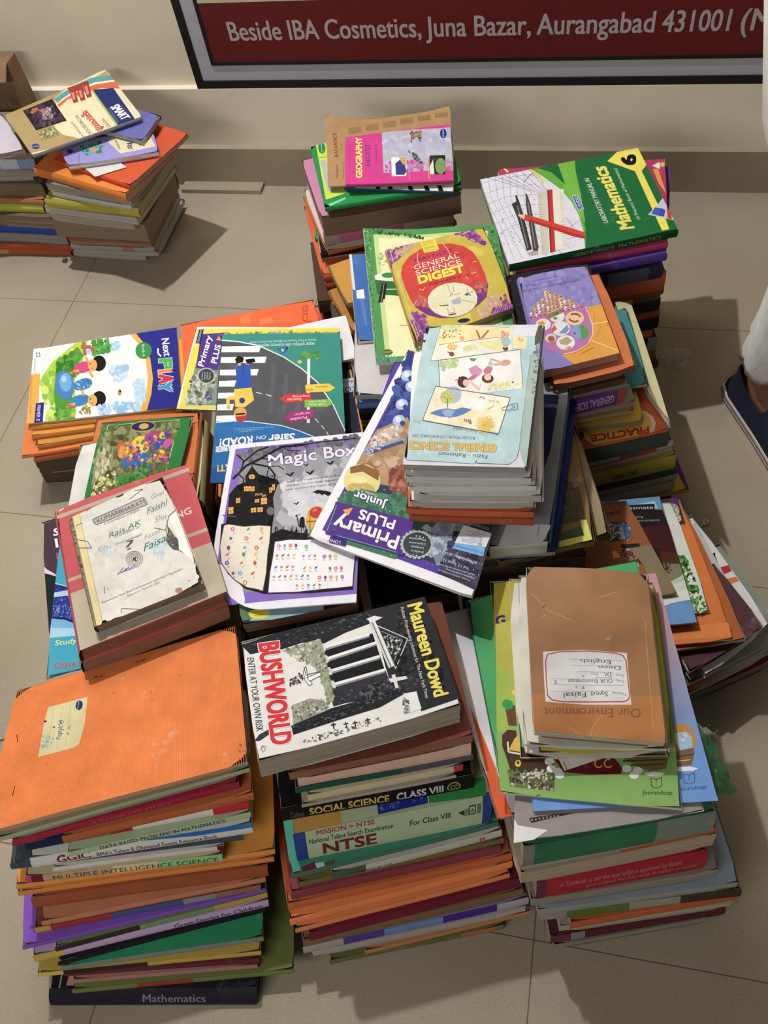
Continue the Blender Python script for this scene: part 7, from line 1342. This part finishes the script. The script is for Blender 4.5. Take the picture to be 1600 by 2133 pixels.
def lathe(mb, rings, col, n=28):   # rings: (centre, rx, ry, turn, wobble)
    vs = []; fs = []
    for k, (c, rx, ry, wob, ph) in enumerate(rings):
        for i in range(n):
            t = 2 * math.pi * i / n; w_ = 1 + wob * math.sin(5 * t + ph) + wob * .6 * math.sin(9 * t + 2 * ph)
            vs.append(Vector(c) + Vector((rx * w_ * math.cos(t), ry * w_ * math.sin(t), 0)))
    for k in range(len(rings) - 1):
        for i in range(n): a = k * n + i; b = k * n + (i + 1) % n; fs.append((a, b, b + n, a + n))
    mb.add(vs, fs, col)
def person():
    ank = P(1596, 806, 0.075)            # near ankle
    ax, ay = ank.x, ank.y
    toe = P(1690, 1010, 0.0); fd = Vector((toe.x - ax, toe.y - ay, 0)).normalized(); sd = Vector((-fd.y, fd.x, 0))   # sd: towards the person's left
    if sd.x < 0: sd = -sd
    org = Vector((ax, ay, 0)) + sd * 0.13
    root = empty('person', org); tag(root, 'person in loose white trousers and navy slip-on shoe standing at the right edge', 'person'); og = Vector(org)
    def L(f, s, z): return org + fd * f + sd * s + Vector((0, 0, z))
    # body, one continuous figure: 0 pelvis
    pts = [L(0, 0, .93), L(0, 0, 1.10), L(0, 0, 1.27), L(0, 0, 1.40), L(.0, 0, 1.47), L(.01, 0, 1.53), L(.015, 0, 1.61), L(.02, 0, 1.68)]
    rad = [(.15, .12), (.13, .10), (.15, .11), (.12, .09), (.055, .055), (.055, .055), (.085, .095), (.075, .08)]
    ed = [(i, i + 1) for i in range(7)]
    def chain(start, ps, rs):
        k = start
        for p, r in zip(ps, rs): pts.append(p); rad.append(r); ed.append((k, len(pts) - 1)); k = len(pts) - 1
        return k
    for s in (-1, 1):
        st = 0 if s < 0 else 0.10
        chain(0, [L(0, s * .10, .86), L(.02 + st * .3, s * .115, .50), L(.01 + st, s * .13, .30), L(-.01 + st, s * .13, .085), L(.04 + st, s * .13, .040), L(.12 + st, s * .13, .026), L(.175 + st, s * .13, .020)], [.088, .062, .056, .038, .030, .020, .013])
        wr = chain(3, [L(0, s * .19, 1.39), L(-.02, s * .23, 1.12), L(.06, s * .22, .90), L(.075, s * .22, .86)], [.055, .042, .032, .024])
        chain(wr, [L(.09, s * .215, .81), L(.095, s * .215, .775)], [.03, .024])
        k = len(pts) - 1
        for f in range(4): chain(k, [L(.075 + f * .016, s * .215, .742 - (f == 0) * -.006), L(.08 + f * .016, s * .205, .705 + (f in (0, 3)) * .008), L(.085 + f * .015, s * .19, .685 + (f in (0, 3)) * .008)], [.0085, .008, .0065])
        chain(k - 1, [L(.12, s * .20, .80), L(.135, s * .19, .765)], [.011, .008])
    skin_mesh('body', pts, ed, rad, M['skin'], '8a5f4a', root, og)
    # face, ears, hair
    mb = MB()
    mb.add([L(.105, -.014, 1.60), L(.105, .014, 1.60), L(.128, 0, 1.598), L(.108, 0, 1.645)], [(0, 1, 2), (1, 3, 2), (3, 0, 2)], '85594a'); mb.build('nose', M['skin'], root, og)
    mb = MB()
    for s in (-1, 1): lathe(mb, [(L(.098, s * .032, 1.636), .002, .002, 0, 0), (L(.101, s * .032, 1.642), .010, .008, 0, 0), (L(.098, s * .032, 1.650), .002, .002, 0, 0)], 'e8e4e0', 10)
    mb.build('eyes', M['plain'], root, og)
    mb = MB(); lathe(mb, [(L(.098, 0, 1.562), .018, .006, 0, 0), (L(.102, 0, 1.568), .026, .010, 0, 0), (L(.098, 0, 1.574), .018, .006, 0, 0)], '6a3c34', 14); mb.build('mouth', M['skin'], root, og)
    for s in (-1, 1):
        mb = MB(); lathe(mb, [(L(.01, s * .092, 1.59), .008, .006, 0, 0), (L(.005, s * .098, 1.62), .018, .010, 0, 0), (L(0, s * .094, 1.65), .012, .007, 0, 0)], '85594a', 12); mb.build('ear', M['skin'], root, og)
    mb = MB(); lathe(mb, [(L(-.02, 0, 1.62), .093, .098, .02, 0), (L(-.012, 0, 1.68), .102, .105, .02, 1), (L(-.005, 0, 1.73), .09, .09, .02, 2), (L(0, 0, 1.762), .05, .05, .02, 3), (L(0, 0, 1.772), .004, .004, 0, 0)], '1a1614'); mb.build('hair', M['worn'], root, og)
    # loose white trousers, one leg each ending in a cuff above the ankle, and a long white shirt
    mb = MB()
    for s in (-1, 1):
        st = 0 if s < 0 else 0.10
        rings = [(L(-.005 + st, s * .13, .135), .048, .048, .05, 0), (L(-.005 + st, s * .13, .130), .054, .054, .06, .4), (L(0 + st, s * .13, .150), .058, .058, .06, 1), (L(.002 + st, s * .13, .19), .060, .060, .07, 2.2), (L(.008 + st, s * .13, .25), .062, .062, .06, 3.0), (L(.015 + st, s * .128, .34), .064, .064, .05, 3.5), (L(.02 + st * .6, s * .122, .48), .072, .072, .04, 4), (L(.01 + st * .2, s * .110, .68), .112, .112, .03, 4.4), (L(0, s * .095, .86), .125, .125, .02, 5), (L(0, s * .06, .98), .12, .12, 0, 0)]
        lathe(mb, rings, 'e6e4e0')
    mb.build('trousers', M['cloth'], root, og, True)
    mb = MB(); lathe(mb, [(L(.01, 0, .53), .222, .195, .02, 0), (L(.01, 0, .545), .231, .205, .02, .2), (L(0, 0, .78), .282, .23, .02, .8), (L(0, 0, 1.0), .245, .19, .03, 1.4), (L(0, 0, 1.25), .19, .155, .01, 2), (L(0, 0, 1.38), .17, .125, 0, 0), (L(0, 0, 1.44), .10, .085, 0, 0), (L(0, 0, 1.465), .068, .066, 0, 0)], 'e4e2de'); mb.build('shirt', M['cloth'], root, og, True)
    for s in (-1, 1):
        mb = MB(); lathe(mb, [(L(.03, s * .222, .98), .052, .052, .04, 0), (L(-.01, s * .23, 1.12), .062, .062, .03, 1), (L(0, s * .20, 1.32), .075, .075, .02, 2), (L(0, s * .165, 1.405), .07, .07, 0, 0)], 'e4e2de', 20); mb.build('sleeve', M['cloth'], root, og, True)
    # navy slip-on shoes with a white foxing band
    prof = ((-.075, .001), (-.068, .030), (-.04, .041), (.0, .043), (.06, .046), (.12, .052), (.165, .048), (.195, .034), (.212, .001))
    def outline(st, s, z, grow, top=None):
        out = []
        for sg in (1, -1):
            for f, h in (prof if sg > 0 else prof[::-1]): out.append(L(f + (grow if f > .1 else -grow if f < -.06 else 0) + st, s * .13 + sg * (h + grow), z))
        return out
    for s in (-1, 1):
        st = 0 if s < 0 else 0.10; nm = len(prof) * 2
        sh = MB(); o0 = outline(st, s, .001, .004); o1 = outline(st, s, .026, .005); sh.add(o0 + o1, [(i, (i + 1) % nm, nm + (i + 1) % nm, nm + i) for i in range(nm)] + [tuple(reversed(range(nm))), tuple(range(nm, 2 * nm))], 'cfc6ba')
        sole = sh.build('sole', M['plain'], root, og)
        for z in (.010, .019):
            st_ = MB(); a_ = outline(st, s, z, .0058); b_ = outline(st, s, z + .003, .0058); st_.add(a_ + b_, [(i, (i + 1) % nm, nm + (i + 1) % nm, nm + i) for i in range(nm)], '6a3a34'); st_.build('sole_stripe', M['plain'], root, og)
        up = MB(); rows = []
        for z, g, cut in ((.026, .002, 0), (.045, -.001, 0), (.062, -.008, 0)):
            rows.append(outline(st, s, z, g))
        # collar follows the foot opening: low at the sides, closed over the instep
        col = []
        for p, q in zip(rows[2], outline(st, s, .0, 0)):
            f = (q - L(st, s * .13, 0)).dot(fd); lat = (q - L(st, s * .13, 0)).dot(sd)
            if f > .07: col.append(L(st + .07 + (f - .07) * .35, s * .13 + lat * .30, .082 - (f - .07) * .18))
            else: col.append(L(st + f * .80, s * .13 + lat * .86, .070 + (.020 if f < -.03 else 0)))
        rows.append(col); vs = [p for r in rows for p in r]; fs = []
        for k in range(3):
            for i in range(nm): fs.append((k * nm + i, k * nm + (i + 1) % nm, (k + 1) * nm + (i + 1) % nm, (k + 1) * nm + i))
        h = len(prof)
        fr_ = [3 * nm + i for i in range(4, h)] + [3 * nm + i for i in range(h, 2 * h - 4)]
        fs.append(tuple(fr_)); up.add(vs, fs, '232838'); up.build('shoe_upper', M['cloth'], root, og, True)
person()
